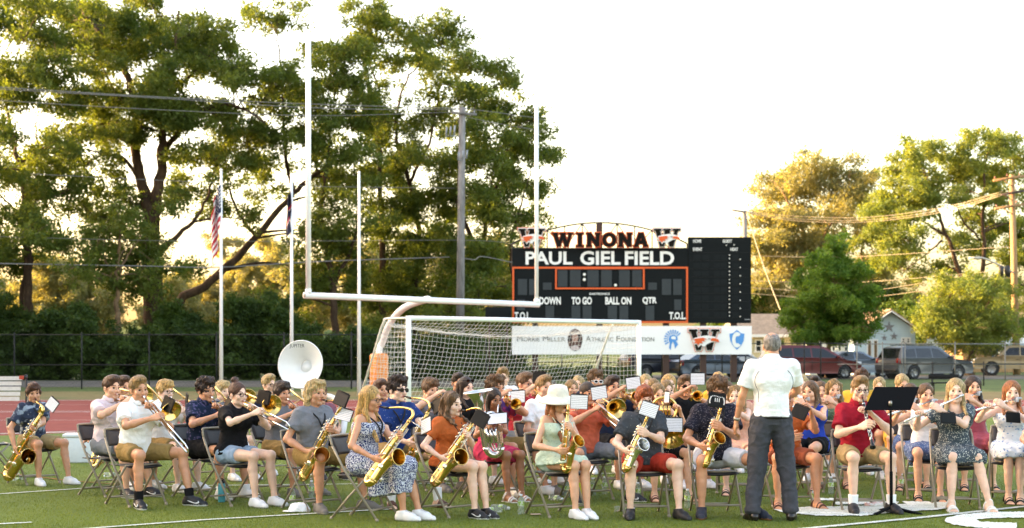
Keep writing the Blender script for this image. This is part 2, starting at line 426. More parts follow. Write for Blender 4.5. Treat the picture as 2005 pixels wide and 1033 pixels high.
def make_hair(style):
    s = Sdf(); h = .0055; amp, fr = .004, 70
    cap_ = lambda g, up=0: s.ell((0, .018, .043 + up), (.0775 + g * .8, .097 + g * .8, .089 + g * .8 + up), k=.02) if 1 else 0 # s.ell((0, .020, .046 + up), (.078 + g, .098 + g, .090 + g + up), k=.02)
    face = lambda z=0.0, w=.062: (s.ell((0, -.115, -.035 + z), (w, .075, .088), k=.008, op='s'))
    if style == 'short':
        cap_(.008); s.ell((0, -.03, .105), (.062, .068, .040), k=.02); s.ell((-.02, -.055, .098), (.048, .040, .026), k=.02)
        face(.016, .064); s.cap((0, .0, -.12), (0, -.02, -.05), .085, .060, k=.01, op='s'); s.ell((0, -.03, -.07), (.12, .07, .075), k=.01, op='s'); amp = .004
    elif style == 'buzz':
        cap_(.004); face(.004, .066); s.ell((0, -.03, -.07), (.12, .075, .080), k=.01, op='s'); s.plane((0, 0, -.055), (0, -.2, -1)); amp = .0008
    elif style == 'mop':
        cap_(.009, .002); s.ell((0, -.045, .100), (.070, .060, .038), k=.02); s.ell((0, -.080, .072), (.062, .026, .024), k=.02)
        for x in (-1, 1): s.ell((x * .071, -.005, .02), (.018, .045, .042), k=.02)
        s.ell((0, -.115, -.038), (.060, .062, .085), k=.008, op='s'); s.ell((0, -.03, -.085), (.12, .07, .075), k=.012, op='s'); s.plane((0, 0, -.085), (0, .2, -1)); amp, fr = .0075, 75
    elif style == 'curly':
        cap_(.012, .004); s.ell((0, -.050, .105), (.070, .058, .042), k=.02)
        for x in (-1, 1): s.ell((x * .074, .0, .03), (.020, .055, .050), k=.02)
        face(.0, .062); s.ell((0, -.03, -.09), (.12, .07, .080), k=.012, op='s'); s.plane((0, 0, -.09), (0, .1, -1)); amp, fr = .011, 110
    elif style == 'mullet':      # curly mop reaching the collar
        cap_(.011, .002); s.ell((0, -.045, .100), (.070, .060, .038), k=.02)
        for x in (-1, 1): s.cap((x * .076, .01, .03), (x * .074, .035, -.10), .030, .026, k=.02)
        s.cap((-.04, .075, -.02), (-.04, .07, -.12), .04, .032, k=.03); s.cap((.04, .075, -.02), (.04, .07, -.12), .04, .032, k=.03)
        face(.004, .060); s.ell((0, -.055, -.09), (.12, .07, .085), k=.01, op='s'); amp, fr = .010, 100
    elif style in ('long', 'wavy', 'vlong'):
        cap_(.007); L = {'long': -.27, 'wavy': -.25, 'vlong': -.42}[style]; g = {'long': 1, 'wavy': 1.22, 'vlong': 1.0}[style]
        for x in (-1, 1):
            s.cap((x * .068, -.005, .06), (x * .076 * g, .010, -.12), .020, .022 * g, k=.025)
            s.cap((x * .076 * g, .010, -.12), (x * .098 * g, -.150, L + .05), .024 * g, .022 if style == 'vlong' else .013, k=.03)
            s.cap((x * .045, .070, .03), (x * .055, .085, -.12), .042, .036 * g, k=.03)
            s.cap((x * .055, .085, -.12), (x * .062, .195, L), .036 * g, .020, k=.03)
        s.cap((0, .085, .03), (0, .10, -.12), .042, .036, k=.03); s.cap((0, .10, -.12), (0, .205, L - .01), .036, .024, k=.03)
        s.ell((0, -.112, -.036), (.057, .072, .112), k=.008, op='s'); s.ell((0, -.03, -.115), (.062, .060, .085), k=.01, op='s'); s.cap((0, -.10, -.12), (0, -.19, -.45), .060, .062, k=.01, op='s')
        amp, fr = (.0025, 40) if style != 'wavy' else (.009, 60)
    elif style in ('bun', 'pony', 'tied'):
        cap_(.006); s.ell((0, -.112, -.022), (.062, .070, .100), k=.008, op='s'); s.ell((0, -.03, -.08), (.12, .07, .075), k=.01, op='s'); s.plane((0, 0, -.075), (0, .25, -1))
        if style == 'bun': s.ell((0, .055, .150), (.042, .040, .034), k=.012)
        if style == 'pony': s.cap((0, .105, .06), (0, .150, .0), .028, .032, k=.02)
        if style == 'tied': s.ell((0, .118, .02), (.030, .026, .032), k=.015)
        amp, fr = .0025, 80
    elif style == 'balding':
        s.ell((0, .024, .032), (.081, .097, .093), k=.02)
        face(.02, .085); s.ell((0, -.05, -.06), (.12, .08, .085), k=.01, op='s'); s.plane((0, 0, -.070), (0, .2, -1))
        s.ell((0, .050, .135), (.040, .055, .034), k=.012, op='s'); s.ell((0, -.06, .12), (.05, .06, .05), k=.012, op='s'); amp, fr = .004, 90
    V, F = s.mesh(h if style != 'vlong' else .006)
    N = vnormals(V, F)
    d = wob(V, amp, fr, 3) + wob(V * np.array([1, 1, .25]), amp * .5, fr * 3, 5)
    V = V + N * d[:, None]
    if style in ('wavy', 'vlong', 'long'):
        k = np.clip(-(V[:, 2] + .02) / .2, 0, 1); V[:, 0] += k * .006 * np.sin(V[:, 2] * 60 + V[:, 1] * 30) * (2 if style == 'wavy' else .35)
    return V, F
HAIR = {}
def hair_geo(st):
    if st not in HAIR: HAIR[st] = make_hair(st)
    return HAIR[st]

def make_hand(pose):
    """local frame: wrist at origin, fingers towards +Y, palm faces -Z, thumb on +X side (a right hand seen from its back... mirrored for the other)"""
    s = Sdf(); s.cap((0, -.03, 0), (0, .015, 0), .024, .026, k=.012, sq=((0, 0, 1), .75))
    s.cap((-.020, .05, 0), (.018, .052, 0), .024, k=.012, sq=((0, 0, 1), .60)); s.cap((0, .01, 0), (0, .06, 0), .028, .034, k=.015, sq=((0, 0, 1), .50))
    s.cap((.018, .02, -.008), (.030, .045, -.014), .015, .012, k=.012)
    ln = [.078, .086, .080, .063]
    for i in range(4):
        x = .030 - i * .0195; base = Vector((x, .088 - abs(i - 1.3) * .004, .002)); L = ln[i]
        if pose == 'grip': an = [38 + i * 4, 75 + i * 3, 55]
        elif pose == 'keys': an = [22 + i * 5, 42 + 4 * i, 34]
        else: an = [12 + i * 5, 20 + i * 4, 16]
        a = 0; p = base; seg = [.46, .30, .24]
        r = [.0098, .0088, .0080, .0070]
        if i == 3: r = [q * .88 for q in r]
        p0 = p - Vector((0, .025, 0)); s.cap(p0, p, .011, r[0], k=.006)
        for j in range(3):
            a += an[j]; q = p + Vector(((1.5 - i) * .0015, math.cos(R(a)), -math.sin(R(a)))) * (L * seg[j]); s.cap(p, q, r[j], r[j + 1], k=.004); p = q
    # thumb
    t0 = Vector((.026, .025, -.010)); 
    if pose == 'grip': ts = [Vector((.020, .030, -.022)), Vector((-.004, .022, -.020))]
    else: ts = [Vector((.026, .030, -.016)), Vector((.010, .026, -.012))]
    p = t0; rr = [.0125, .0108, .0090]
    for j, d in enumerate(ts): s.cap(p, p + d, rr[j], rr[j + 1], k=.006); p = p + d
    return s.mesh(.0045)
HANDS = {p: make_hand(p) for p in ('grip', 'keys', 'relax')}

def make_shoe(kind):
    """ankle at (0,0,.085), sole at z 0, toe towards -Y"""
    s = Sdf()
    if kind in ('sneaker', 'dress', 'canvas'):
        s.cap((0, .042, .044), (0, -.075, .038), .038, .042, k=.03, sq=((0, 0, 1), .95)); s.cap((0, -.075, .034), (.004, -.150, .030), .042, .033, k=.03, sq=((0, 0, 1), .85))
        s.cap((0, .035, .05), (0, .02, .10), .040, .042, k=.02)
        s.cap((0, .0, .08), (0, -.09, .052), .036, .036, k=.03)
        s.plane((0, 0, .002), (0, 0, -1)); s.plane((0, 0, .108), (0, .15, 1))
        V, F = s.mesh(.006); z = V[F].mean(1)[:, 2]; y = V[F].mean(1)[:, 1]; x = V[F].mean(1)[:, 0]
        mi = np.where(z < .024, 1, 0)
        lo = V[:, 2] < .026; ctr = np.array([0, -.05]); V[lo, :2] = (V[lo, :2] - ctr) * 1.035 + ctr
        if kind == 'sneaker':
            lace = (z > .060) & (y < -.02) & (y > -.10) & (np.abs(x) < .022) & (np.sin(y * 480) > .1); mi[lace] = 2
        return V, F, mi
    # bare foot
    s.cap((0, .040, .032), (0, -.06, .030), .030, .034, k=.03); s.cap((0, .01, .05), (0, .0, .10), .034, .034, k=.02)
    s.cap((0, 0, .065), (0, -.09, .034), .032, .026, k=.03, sq=((0, 0, 1), .9)); s.cap((-.016, -.09, .027), (.020, -.095, .027), .024, k=.02, sq=((0, 0, 1), .6))
    for i in range(5):
        x = .026 - i * .0135; s.cap((x, -.105, .024), (x * 1.1, -.150 + abs(i) * .010, .021), .0105 if i == 0 else .0078, k=.006)
    s.plane((0, 0, .012), (0, 0, -1))
    V, F = s.mesh(.0055)
    a = Acc(); a.add(V, F, 0)
    m = MB()      # sole and straps
    out = [(-.034, .075), (.034, .075), (.040, .02), (.038, -.06), (.046, -.12), (.030, -.170), (-.010, -.168), (-.038, -.14), (-.044, -.08), (-.034, -.02)]
    M = Matrix(((1, 0, 0, 0), (0, 0, 1, 0), (0, 1, 0, 0), (0, 0, 0, 1)))
    m.prism([(x, y) for x, y in out], .016, M)
    sets = {'sandal': [(-.105, .044, .048), (-.060, .042, .064), (.045, .042, .105)], 'clog': [(-.10, .044, .050), (-.08, .045, .058), (-.06, .044, .066), (-.04, .042, .072)], 'slide': [(-.085, .046, .055)], 'strap': [(-.115, .044, .044), (-.080, .044, .056), (.035, .041, .115), (.030, .041, .10)]}[kind]
    for y, w, hh in sets:
        arc = [Vector((w * math.cos(t), y, .008 + hh * math.sin(t))) for t in np.linspace(0, math.pi, 11)]
        if y > 0: arc = [Vector((w * .98 * math.cos(t), y - .052 * max(0, math.sin(t)), .03 + (hh - .02) * (math.sin(t)) ** .8 if math.sin(t) > 0 else .03)) for t in np.linspace(0, math.pi, 11)]
        m.tube(arc, .0105 if kind != 'slide' else .02, 6)
    sv = np.concatenate(m.V); sf = m.F
    return V, F, (sv, sf)
SHOES = {}
def shoe_geo(k):
    if k not in SHOES: SHOES[k] = make_shoe(k)
    return SHOES[k]

def ik(S, W, l1, l2, pole):
    d = W - S; L = min(d.length, (l1 + l2) * .995); u = d.normalized(); W = S + u * L
    a = (l1 * l1 - l2 * l2 + L * L) / (2 * L); h = math.sqrt(max(l1 * l1 - a * a, 0))
    p = pole - u * pole.dot(u)
    if p.length < 1e-4: p = Vector((0, 0, -1))
    return S + u * a + p.normalized() * h, W

def frame(y, z):
    """matrix with local Y along y and local Z close to z"""
    y = y.normalized(); z = (z - y * z.dot(y)); z = z.normalized() if z.length > 1e-5 else y.orthogonal().normalized(); x = y.cross(z)
    return Matrix((x, y, z)).transposed()

SK = {'fair': ('#e4b9a0', '#c07c6e'), 'light': ('#d9a383', '#b56a5c'), 'tan': ('#c98e6c', '#a65e4e'), 'brown': ('#a06a4a', '#7e4438')}
def skin_mats(sk, browcol):
    c, l = SK[sk]
    return [mat('skin_' + sk, c, .48, var=.13, vs_=11, bump=.25, bs=45, sss=.10), mat('lip_' + sk, l, .42, var=0), mat('brow_' + browcol[1:], browcol, .8, var=0), mat('eye_white', '#a89c94', .15, var=0), mat('iris_dark', '#2a2019', .08, var=0)]
def hair_mat(c): 
    n = 'hair_' + c[1:]
    if n in _M: return _M[n]
    m = mat(n, c, .42, var=.35, vs_=45, spec=.4); nt = m.node_tree; N = nt.nodes; L = nt.links
    tc = [x for x in N if x.type == 'TEX_COORD'][0]
    mp = N.new('ShaderNodeMapping'); mp.inputs['Scale'].default_value = (1, 1, .12); L.new(tc.outputs['Object'], mp.inputs[0])
    nz = N.new('ShaderNodeTexNoise'); nz.inputs['Scale'].default_value = 260; nz.inputs['Detail'].default_value = 3; L.new(mp.outputs[0], nz.inputs[0])
    cn = N.new('ShaderNodeTexNoise'); cn.inputs['Scale'].default_value = 120; cn.inputs['Detail'].default_value = 4; L.new(mp.outputs[0], cn.inputs[0])
    cr = N.new('ShaderNodeMapRange'); cr.inputs['From Min'].default_value = .35; cr.inputs['From Max'].default_value = .65; cr.inputs['To Min'].default_value = .45; cr.inputs['To Max'].default_value = 1.5; L.new(cn.outputs['Fac'], cr.inputs['Value'])
    vm = [x for x in N if x.type == 'VECT_MATH'][0]; v2 = N.new('ShaderNodeVectorMath'); v2.operation = 'SCALE'; L.new(vm.outputs[0], v2.inputs[0]); L.new(cr.outputs[0], v2.inputs['Scale']); L.new(v2.outputs[0], N['Principled BSDF'].inputs['Base Color'])
    bp = N.new('ShaderNodeBump'); bp.inputs['Strength'].default_value = 1.0; bp.inputs['Distance'].default_value = .012; L.new(nz.outputs['Fac'], bp.inputs['Height']); L.new(bp.outputs[0], N['Principled BSDF'].inputs['Normal'])
    return m

def head_matrix(J, yaw, pitch, roll=0):
    """head centre at J['head']; yaw + = towards person's left (+X)"""
    Mr = Matrix.Rotation(R(yaw), 4, 'Z') @ Matrix.Rotation(R(pitch), 4, 'X') @ Matrix.Rotation(R(roll), 4, 'Y')
    piv = J['nb'] + Vector((0, -.005, .045))
    return Matrix.Translation(piv) @ Mr @ Matrix.Translation(Vector((0, -.028, .094))) @ Matrix.Scale(.99, 4)

def seated(lean=.03, legs=None, slump=0.0, fem=False):
    """joints of a seated figure 1.75 m tall, facing -Y, hip over the origin"""
    J = {}
    J['pel'] = Vector((0, .02, .535)); J['waist'] = Vector((0, .02 - lean * .3, .665)); J['chest'] = Vector((0, .015 - lean * .7, .84 - slump))
    J['nb'] = Vector((0, .02 - lean, .990 - slump)); J['lean'] = lean
    legs = legs or [(8, 0), (8, 0)]
    for side, sx, (az, ft, *rest) in (('R', -1, legs[0]), ('L', 1, legs[1])):
        hip = Vector((sx * .09, .01, .525)); a = R(az); kz = .515
        L = .435
        kn = hip + Vector((sx * math.sin(a) * L, -math.cos(a) * L, kz - .525))
        fs = rest[0] if rest else 0     # sideways foot
        an = Vector((kn.x + sx * fs, kn.y - ft, .09))
        J['hip' + side], J['kn' + side], J['an' + side] = hip, kn, an
        J['toe' + side] = R(az) * sx
        J['sh' + side] = Vector((sx * (.134 if fem else .152), .02 - lean, .940 - slump))
    return J
def standing():
    J = {'lean': 0}
    J['pel'] = Vector((0, 0, .95)); J['waist'] = Vector((0, .0, 1.10)); J['chest'] = Vector((0, .01, 1.30)); J['nb'] = Vector((0, .025, 1.475))
    for side, sx in (('R', -1), ('L', 1)):
        J['hip' + side] = Vector((sx * .09, 0, .93)); J['kn' + side] = Vector((sx * .135, -.02, .50)); J['an' + side] = Vector((sx * .175, .02, .09)); J['toe' + side] = R(14) * sx
        J['sh' + side] = Vector((sx * .185, .02, 1.43))
    return J

def limb_arm(s, S, E, W, g=0, k=.025):
    s.ell(S, .050 + g, k=k); s.cap(S, E, .043 + g, .035 + g, k=k); m = E + (W - E) * .3
    s.cap(E, m,   .034 + g, .036 + g, k=.02); s.cap(m, W, .036 + g, .023 + g, k=.02)
def torso(s, J, g, fem, fat=1.0, k=.045):
    pel, wa, ch, nb = J['pel'], J['waist'], J['chest'], J['nb']; f = fat
    hw = .078 if fem else .058; st = 1 if pel.z < .7 else 0
    s.cap(pel + Vector((-hw, 0, 0)), pel + Vector((hw, 0, 0)), (.102 + g) * f, k=k)
    s.cap(pel, wa, (.118 + g) * f, (.104 if fem else .116) * f + g, k=k, sq=((0, 1, 0), .82))
    wx = .03
    s.cap(wa + Vector((-wx, 0, 0)), wa + Vector((wx, 0, 0)), (.085 if fem else .098) * f + g, k=k)
    s.cap(wa, ch, (.098 if fem else .112) * f + g, (.110 if fem else .130) * f + g, k=k, sq=((0, 1, 0), .78))
    cx = .062 if fem else .078
    s.cap(ch + Vector((-cx, 0, 0)), ch + Vector((cx, 0, 0)), (.092 if fem else .105) * f + g, k=k)
    up = (J['shL'] + J['shR']) / 2; sx = .085 if fem else .10
    s.cap(up + Vector((-sx, .0, -.045)), up + Vector((sx, 0, -.045)), .070 + g, k=k)
    s.cap(up + Vector((-sx - .02, .0, -.004)), up + Vector((sx + .02, 0, -.004)), .040 + g, k=k); s.cap(up + Vector((0, .01, .03)), J['nb'] + Vector((0, .01, -.005)), .072 + g, .05 + g, k=.05)
    if fem:
        for x in (-1, 1): s.ell(ch + Vector((x * .062, -.088 * f, .01)), (.052 + g, .045 + g, .052 + g), k=.03)
def ground_cut(V): V[:, 2] = np.maximum(V[:, 2], .003)

def cloth(V, F, amp=.006, seed=0, fr=22):
    N = vnormals(V, F); d = wob(V * np.array([1, 1, .55]), amp, fr, seed) - np.abs(wob(V * np.array([.8, .8, 1.3]), amp * .9, fr * 1.7, seed + 9)) + amp * .35
    r_ = np.abs(wob(V * np.array([1, 1, 1.5]), 1.0, fr * 1.25, seed + 21)); d = d + amp * .75 * np.clip(1 - r_ * 1.6, 0, 1) ** 2
    return V + N * d[:, None]

def stretch_arm(J, side, target, pole, l1=.285, l2=.250):
    E, W = ik(J['sh' + side], target, l1, l2, pole); J['el' + side] = E; J['wr' + side] = W
    return E, W

def figure(root, J, spec):
    """builds body + clothes as children of root. spec: sex, skin, hair, haircol, top, bottom, shoes ..."""
    fem = spec.get('fem', False); fat = spec.get('fat', 1.0); h = spec.get('h', .0085); seed = spec.get('seed', 1)
    rg = random.Random(seed)
    hm = J['headM']
    # body -------------------------------------------------
    s = Sdf(); torso(s, J, -.014, fem, fat)
    up = (J['shL'] + J['shR']) / 2
    s.cap(up + Vector((0, .0, .01)), J['nb'] + Vector((0, .0, .04)), .070, .055, k=.04)
    for sd_ in 'RL': limb_arm(s, J['sh' + sd_], J['el' + sd_], J['wr' + sd_], -.004 if fem else 0)
    lg = (.95 if fem else 1.0) * (1 + (fat - 1) * .5) * (.80 if spec['bottom'][0] == 'pants' else 1)
    long_pants = spec['bottom'][0] == 'pants'
    for sd_ in 'RL':
        hp, kn, an = J['hip' + sd_], J['kn' + sd_], J['an' + sd_]
        s.cap(hp, kn, .080 * lg, .052 * lg, k=.03); s.ell(kn + Vector((0, -.008, .004)), .051 * lg, k=.02)
        m = kn.lerp(an, .30) + Vector((0, .020, 0)); s.cap(kn, m, .045 * lg, .050 * lg, k=.02); s.cap(m, kn.lerp(an, .68) + Vector((0, .010, 0)), .049 * lg, .035 * lg, k=.02); s.cap(kn.lerp(an, .45), an, .034, .029, k=.03); s.cap(an, an - Vector((0, 0, .03)), .034, k=.01)
    V, F = s.mesh(h if h < .01 else h)
    a = Acc(); a.add(V, F, 0)
    HV, HF, HM = HEADS[fem]; a.add(xf(HV, hm), HF, HM)
    for sd_ in 'RL':
        pose, pn, dr = J.get('hand' + sd_, ('relax', Vector((0, 1, 0)), None))
        fd = (J['wr' + sd_] - J['el' + sd_]).normalized()
        if dr is not None: fd = (fd * .35 + dr.normalized() * .65).normalized()
        fr_ = frame(fd, -pn)
        HVv, HFf = HANDS[pose]; hv = HVv.copy(); sc = .95 if fem else 1.05
        # thumb sits on the person's inner/upper side
        up_side = J.get('thumb' + sd_, Vector((0, 0, 1)))
        flip = (fr_ @ Vector((1, 0, 0))).dot(up_side) < 0
        if flip: hv[:, 0] *= -1; HFf = HFf[:, ::-1]
        M = Matrix.Translation(J['wr' + sd_]) @ fr_.to_4x4() @ Matrix.Scale(sc, 4)
        a.add(xf(hv, M), HFf, 0)
    sk = spec['shoes'][0]
    if sk in ('sandal', 'slide', 'strap', 'clog'):
        FV, FF, _ = shoe_geo(sk)
        for sd_ in 'RL':
            M = Matrix.Translation(Vector((J['an' + sd_].x, J['an' + sd_].y, 0))) @ Matrix.Rotation(J['toe' + sd_] + spec.get('toeoff', 0), 4, 'Z')
            a.add(xf(FV, M), FF, 0)
    V, F, mi = a.get()
    npobj('body', V, F, skin_mats(spec['skin'], spec.get('brow', spec['haircol'])), root, mi)
    # hair -------------------------------------------------
    if spec['hair']:
        HV, HF = hair_geo(spec['hair']); npobj('hair', xf(HV, hm), HF, hair_mat(spec['haircol']), root)
    # top --------------------------------------------------
    kind, mt = spec['top'][:2]
    g = .019; s = Sdf()
    T = Sdf()
    if kind in ('tee', 'polo', 'shirt', 'collar'):
        torso(T, J, g + .004, fem, fat)
        if not fem: T.cap(J['chest'] + Vector((0, -.005, -.02)), J['pel'] + Vector((0, -.01, .03)), .130 * fat, .137 * fat, k=.05, sq=((0, 1, 0), .86))
        if J['pel'].z < .7: T.plane((0, 0, .512), (0, .12, -1))
        else: T.plane(J['pel'] + Vector((0, 0, .015)), (0, 0, -1))
        for sd_ in 'RL':
            S, E = J['sh' + sd_], J['el' + sd_]; end = S.lerp(E, .70 if kind != 'tee' else .62)
            T.ell(S + Vector((0, 0, -.006)), .056 + g * .6, k=.03); T.cap(S, end, .056 + g * .5, .062 + g * .5 if not fem else .055, k=.02, flat=True)
        T.ell(J['nb'] + Vector((0, -.050, .066)), (.062, .074, .066), k=.006, op='s')
        V, F = T.mesh(h); V = cloth(V, F, spec.get('wr', .0075), seed)
        npobj('shirt', V, F, mt, root)
        if kind in ('polo', 'collar'):
            m = MB(); nb = J['nb'] + Vector((0, -.005, .015)); n_ = 20; pts = []
            for i in range(n_):
                t = -math.pi / 2 + .28 + (2 * math.pi - .56) * i / (n_ - 1); fy = math.sin(t)
                pts.append((t, fy))
            vv = []; ff = []
            for t, fy in pts:
                for rr, zz in ((.067, .045), (.071, .040), (.086, .008), (.082, .004), (.064, .040)):
                    z2 = zz + .012 * fy - (.020 if zz < .02 and fy < -.6 else 0)
                    vv.append((nb.x + math.cos(t) * rr * .98, nb.y + fy * rr * 1.02 - .008, nb.z + z2))
            for i in range(n_ - 1):
                for k in range(5): ff.append((i * 5 + k, i * 5 + (k + 1) % 5, (i + 1) * 5 + (k + 1) % 5, (i + 1) * 5 + k))
            m.add(vv, ff); m.build('collar', spec['top'][2] if len(spec['top']) > 2 else mt, root)
    elif kind in ('tank', 'dress', 'sdress'):     # sleeveless / with thin straps / with short sleeves
        torso(T, J, g, fem, fat)
        if kind == 'sdress':
            for sd_ in 'RL':
                S, E = J['sh' + sd_], J['el' + sd_]; T.ell(S, .066, k=.03); T.cap(S, S.lerp(E, .5), .064, .056, k=.02, flat=True)
            T.ell(J['nb'] + Vector((0, -.055, .0)), (.085, .105, .085), k=.006, op='s')
        else:
            zc = J['chest'].z + (.075 if kind == 'dress' else .13)
            T.plane((0, 0, zc), (0, 0, 1))
        V, F = T.mesh(h); V = cloth(V, F, .005, seed); npobj('top' if kind == 'tank' else 'bodice', V, F, mt, root)
        if kind != 'sdress':
            m = MB(); c = J['chest']; up = (J['shL'] + J['shR']) / 2
            for x in (-1, 1):
                m.tube(spl([c + Vector((x * .07, -.118, .06)), up + Vector((x * .082, -.065, .02)), up + Vector((x * .085, 0, .052)), up + Vector((x * .08, .07, .0)), c + Vector((x * .06, .115, .06))], 4), .006 if kind == 'dress' else .014, 6)
            m.build('strap', mt, root)
    # bottom -----------------------------------------------
    kind, mt = spec['bottom'][:2]
    B = Sdf(); pel = J['pel']
    if kind in ('shorts', 'denim', 'pants'):
        fr = {'shorts': .74, 'denim': .46, 'pants': 1}[kind]
        fr = spec['bottom'][2] if len(spec['bottom']) > 2 else fr
        pw = .08 if fem or kind != 'pants' else .062
        B.cap(pel + Vector((-pw, 0, -.0)), pel + Vector((pw, 0, -.0)), (.118 if kind != 'pants' else .112) * fat, k=.04)
        B.cap(pel, pel + Vector((0, 0, .075)), .125 * fat, .118 * fat, k=.04, sq=((0, 1, 0), .9))
        for sd_ in 'RL':
            hp, kn, an = J['hip' + sd_], J['kn' + sd_], J['an' + sd_]
            if kind == 'pants':
                B.cap(hp, kn, .108, .088, k=.03); B.cap(kn, an + Vector((0, 0.01, .0)), .080, .066, k=.03, flat=True)
                B.ell(an + Vector((0, -.01, .02)), (.066, .085, .05), k=.03)
            else:
                wtop = (.094 if kind == 'shorts' else .090) * lg; wend = (.086 if kind == 'shorts' else .088) * lg
                B.cap(hp, hp.lerp(kn, fr), wtop, wend, k=.03, flat=True)
        V, F = B.mesh(h); V = cloth(V, F, .006 if kind != 'pants' else .008, seed + 3); npobj('trousers' if kind == 'pants' else 'shorts', V, F, mt, root)
    else:                                          # skirts; third value = how far below the knee the hem hangs
        drop = spec['bottom'][2] if len(spec['bottom']) > 2 else .0; fr = spec['bottom'][3] if len(spec['bottom']) > 3 else 1.0
        B.cap(pel + Vector((-.08, 0, 0)), pel + Vector((.08, 0, 0)), .122, k=.04); B.cap(pel, J['waist'], .130, .108, k=.04, sq=((0, 1, 0), .85))
        kr, kl = J['hipR'].lerp(J['knR'], fr), J['hipL'].lerp(J['knL'], fr)
        for hp, kn in ((J['hipR'], kr), (J['hipL'], kl)): B.cap(hp, kn, .100, .078, k=.05, flat=(drop <= 0))
        mid = (kr + kl) / 2; B.cap(pel + Vector((0, -.05, -.02)), mid + Vector((0, .03, -.012)), .11, .070, k=.05, flat=(drop <= 0))
        if drop > 0:
            for i in range(5):
                q = kr.lerp(kl, i / 4 * 1.2 - .1); B.cap(q + Vector((0, .01, -.01)), q + Vector((0, .045, -drop - .05)), .070, .078, k=.05)
                b = J['hipR'].lerp(J['hipL'], i / 4 * 1.2 - .1); b = b.lerp(q, .5); B.cap(b + Vector((0, .0, -.04)), b + Vector((0, .02, -drop - .05)), .085, .085, k=.06)
            B.plane((0, 0, kr.z - drop), (0, -.12, -1))
        else:
            for x in (-1, 1): B.cap(pel + Vector((x * .13, -.06, -.05)), pel + Vector((x * .15, -.16, -.12)), .055, .045, k=.05)
        V, F = B.mesh(h); V = cloth(V, F, .009, seed + 3, 26); npobj('skirt', V, F, mt, root)
    # socks, shoes ------------------------------------------
    soc = spec.get('socks')
    if soc:
        for sd_ in 'RL':
            an, kn = J['an' + sd_], J['kn' + sd_]; u = (kn - an).normalized(); S = Sdf(); S.cap(an - Vector((0, 0, .03)), an + u * soc[1], .040, .047, k=.01, flat=True)
            V, F = S.mesh(.0075); npobj('sock', V, F, soc[0], root)
    shk, shm = spec['shoes'][0], spec['shoes'][1:]
    g_ = shoe_geo(shk)
    for sd_ in 'RL':
        M = Matrix.Translation(Vector((J['an' + sd_].x, J['an' + sd_].y, 0))) @ Matrix.Rotation(J['toe' + sd_] + spec.get('toeoff', 0), 4, 'Z')
        if len(g_) == 3 and isinstance(g_[2], tuple):
            sv, sf = g_[2]; m = MB(); m.add(xf(sv, M), sf); m.build('sandal', shm[0], root)
        else:
            V, F, mi = g_; ms = list(shm); ms += [ms[0]] * (3 - len(ms)); so = npobj('shoe', xf(V, M), F, ms, root, mi)
            if spec.get('swoosh'):
                for x in (-1, 1):
                    m = MB(); m.tube(spl([(x * .0405, -.105, .062), (x * .0445, -.112, .048), (x * .0450, -.09, .040), (x * .0440, -.05, .046), (x * .0425, -.01, .058), (x * .0395, .025, .070)], 4), rsamp([.002, .007, .0085, .006, .004, .0015], 21), 6)
                    m.V[0] = xf(m.V[0], M); m.build('side_mark', spec['swoosh'], so)
    # glasses / hat -----------------------------------------
    gl = spec.get('glasses')
    if gl:
        m = MB(); fill = gl in ('sun', 'wsun'); 
        yo, zo = (-.100, .0) if gl != 'top' else (-.075, .088)
        for x in (-1, 1):
            n_ = 14; ring = [Vector((x * .033 + .025 * math.copysign(abs(math.cos(t)) ** .7, math.cos(t)), yo + .004 * abs(math.cos(t)), zo - .001 + .0175 * math.copysign(abs(math.sin(t)) ** .7, math.sin(t)))) for t in np.linspace(0, 2 * math.pi, n_, endpoint=False)]
            m.tube(ring, .0028 if not fill else .004, 6, closed=True, mi=0)
            if fill or gl == 'top': m.add([tuple(p) for p in ring], [tuple(range(n_))], mi=1)
            m.tube([Vector((x * .057, yo + .004, zo + .003)), Vector((x * .076, yo + .04, zo + .003)), Vector((x * .080, yo + .115, zo - .002))], .0025 if not fill else .004, 6, mi=0)
        m.tube([Vector((-.009, yo, zo + .003)), Vector((0, yo - .002, zo + .005)), Vector((.009, yo, zo + .003))], .0025, 6, mi=0)
        for i in range(len(m.V)): m.V[i] = xf(m.V[i], hm)
        fm = {'sun': mat('black_frames', '#0a0a0b', .25), 'wsun': mat('white_frames', '#e8e8e8', .35), 'top': mat('black_frames', '#0a0a0b', .25)}.get(gl, mat('dark_frames', '#2a211f', .3))
        m.build('glasses', [fm, mat('dark_lens', '#050608', .06)], root)
    if spec.get('strap'):      # neck strap for a saxophone
        m = MB(); nb = J['nb']; ch = J['chest']
        lo_ = ch + Vector((0, -.155, -.03))
        for x in (-1, 1):
            m.tube(spl([nb + Vector((0, .075, .02)), nb + Vector((x * .078, .03, .025)), nb + Vector((x * .070, -.075, -.035)), ch + Vector((x * .040, -.148, .05)), lo_], 5), .008, 5)
        m.tube([lo_, lo_ + Vector((0, -.03, -.07))], .008, 5)
        m.build('neck_strap', mat('black_webbing', '#0c0c0d', .8), root)

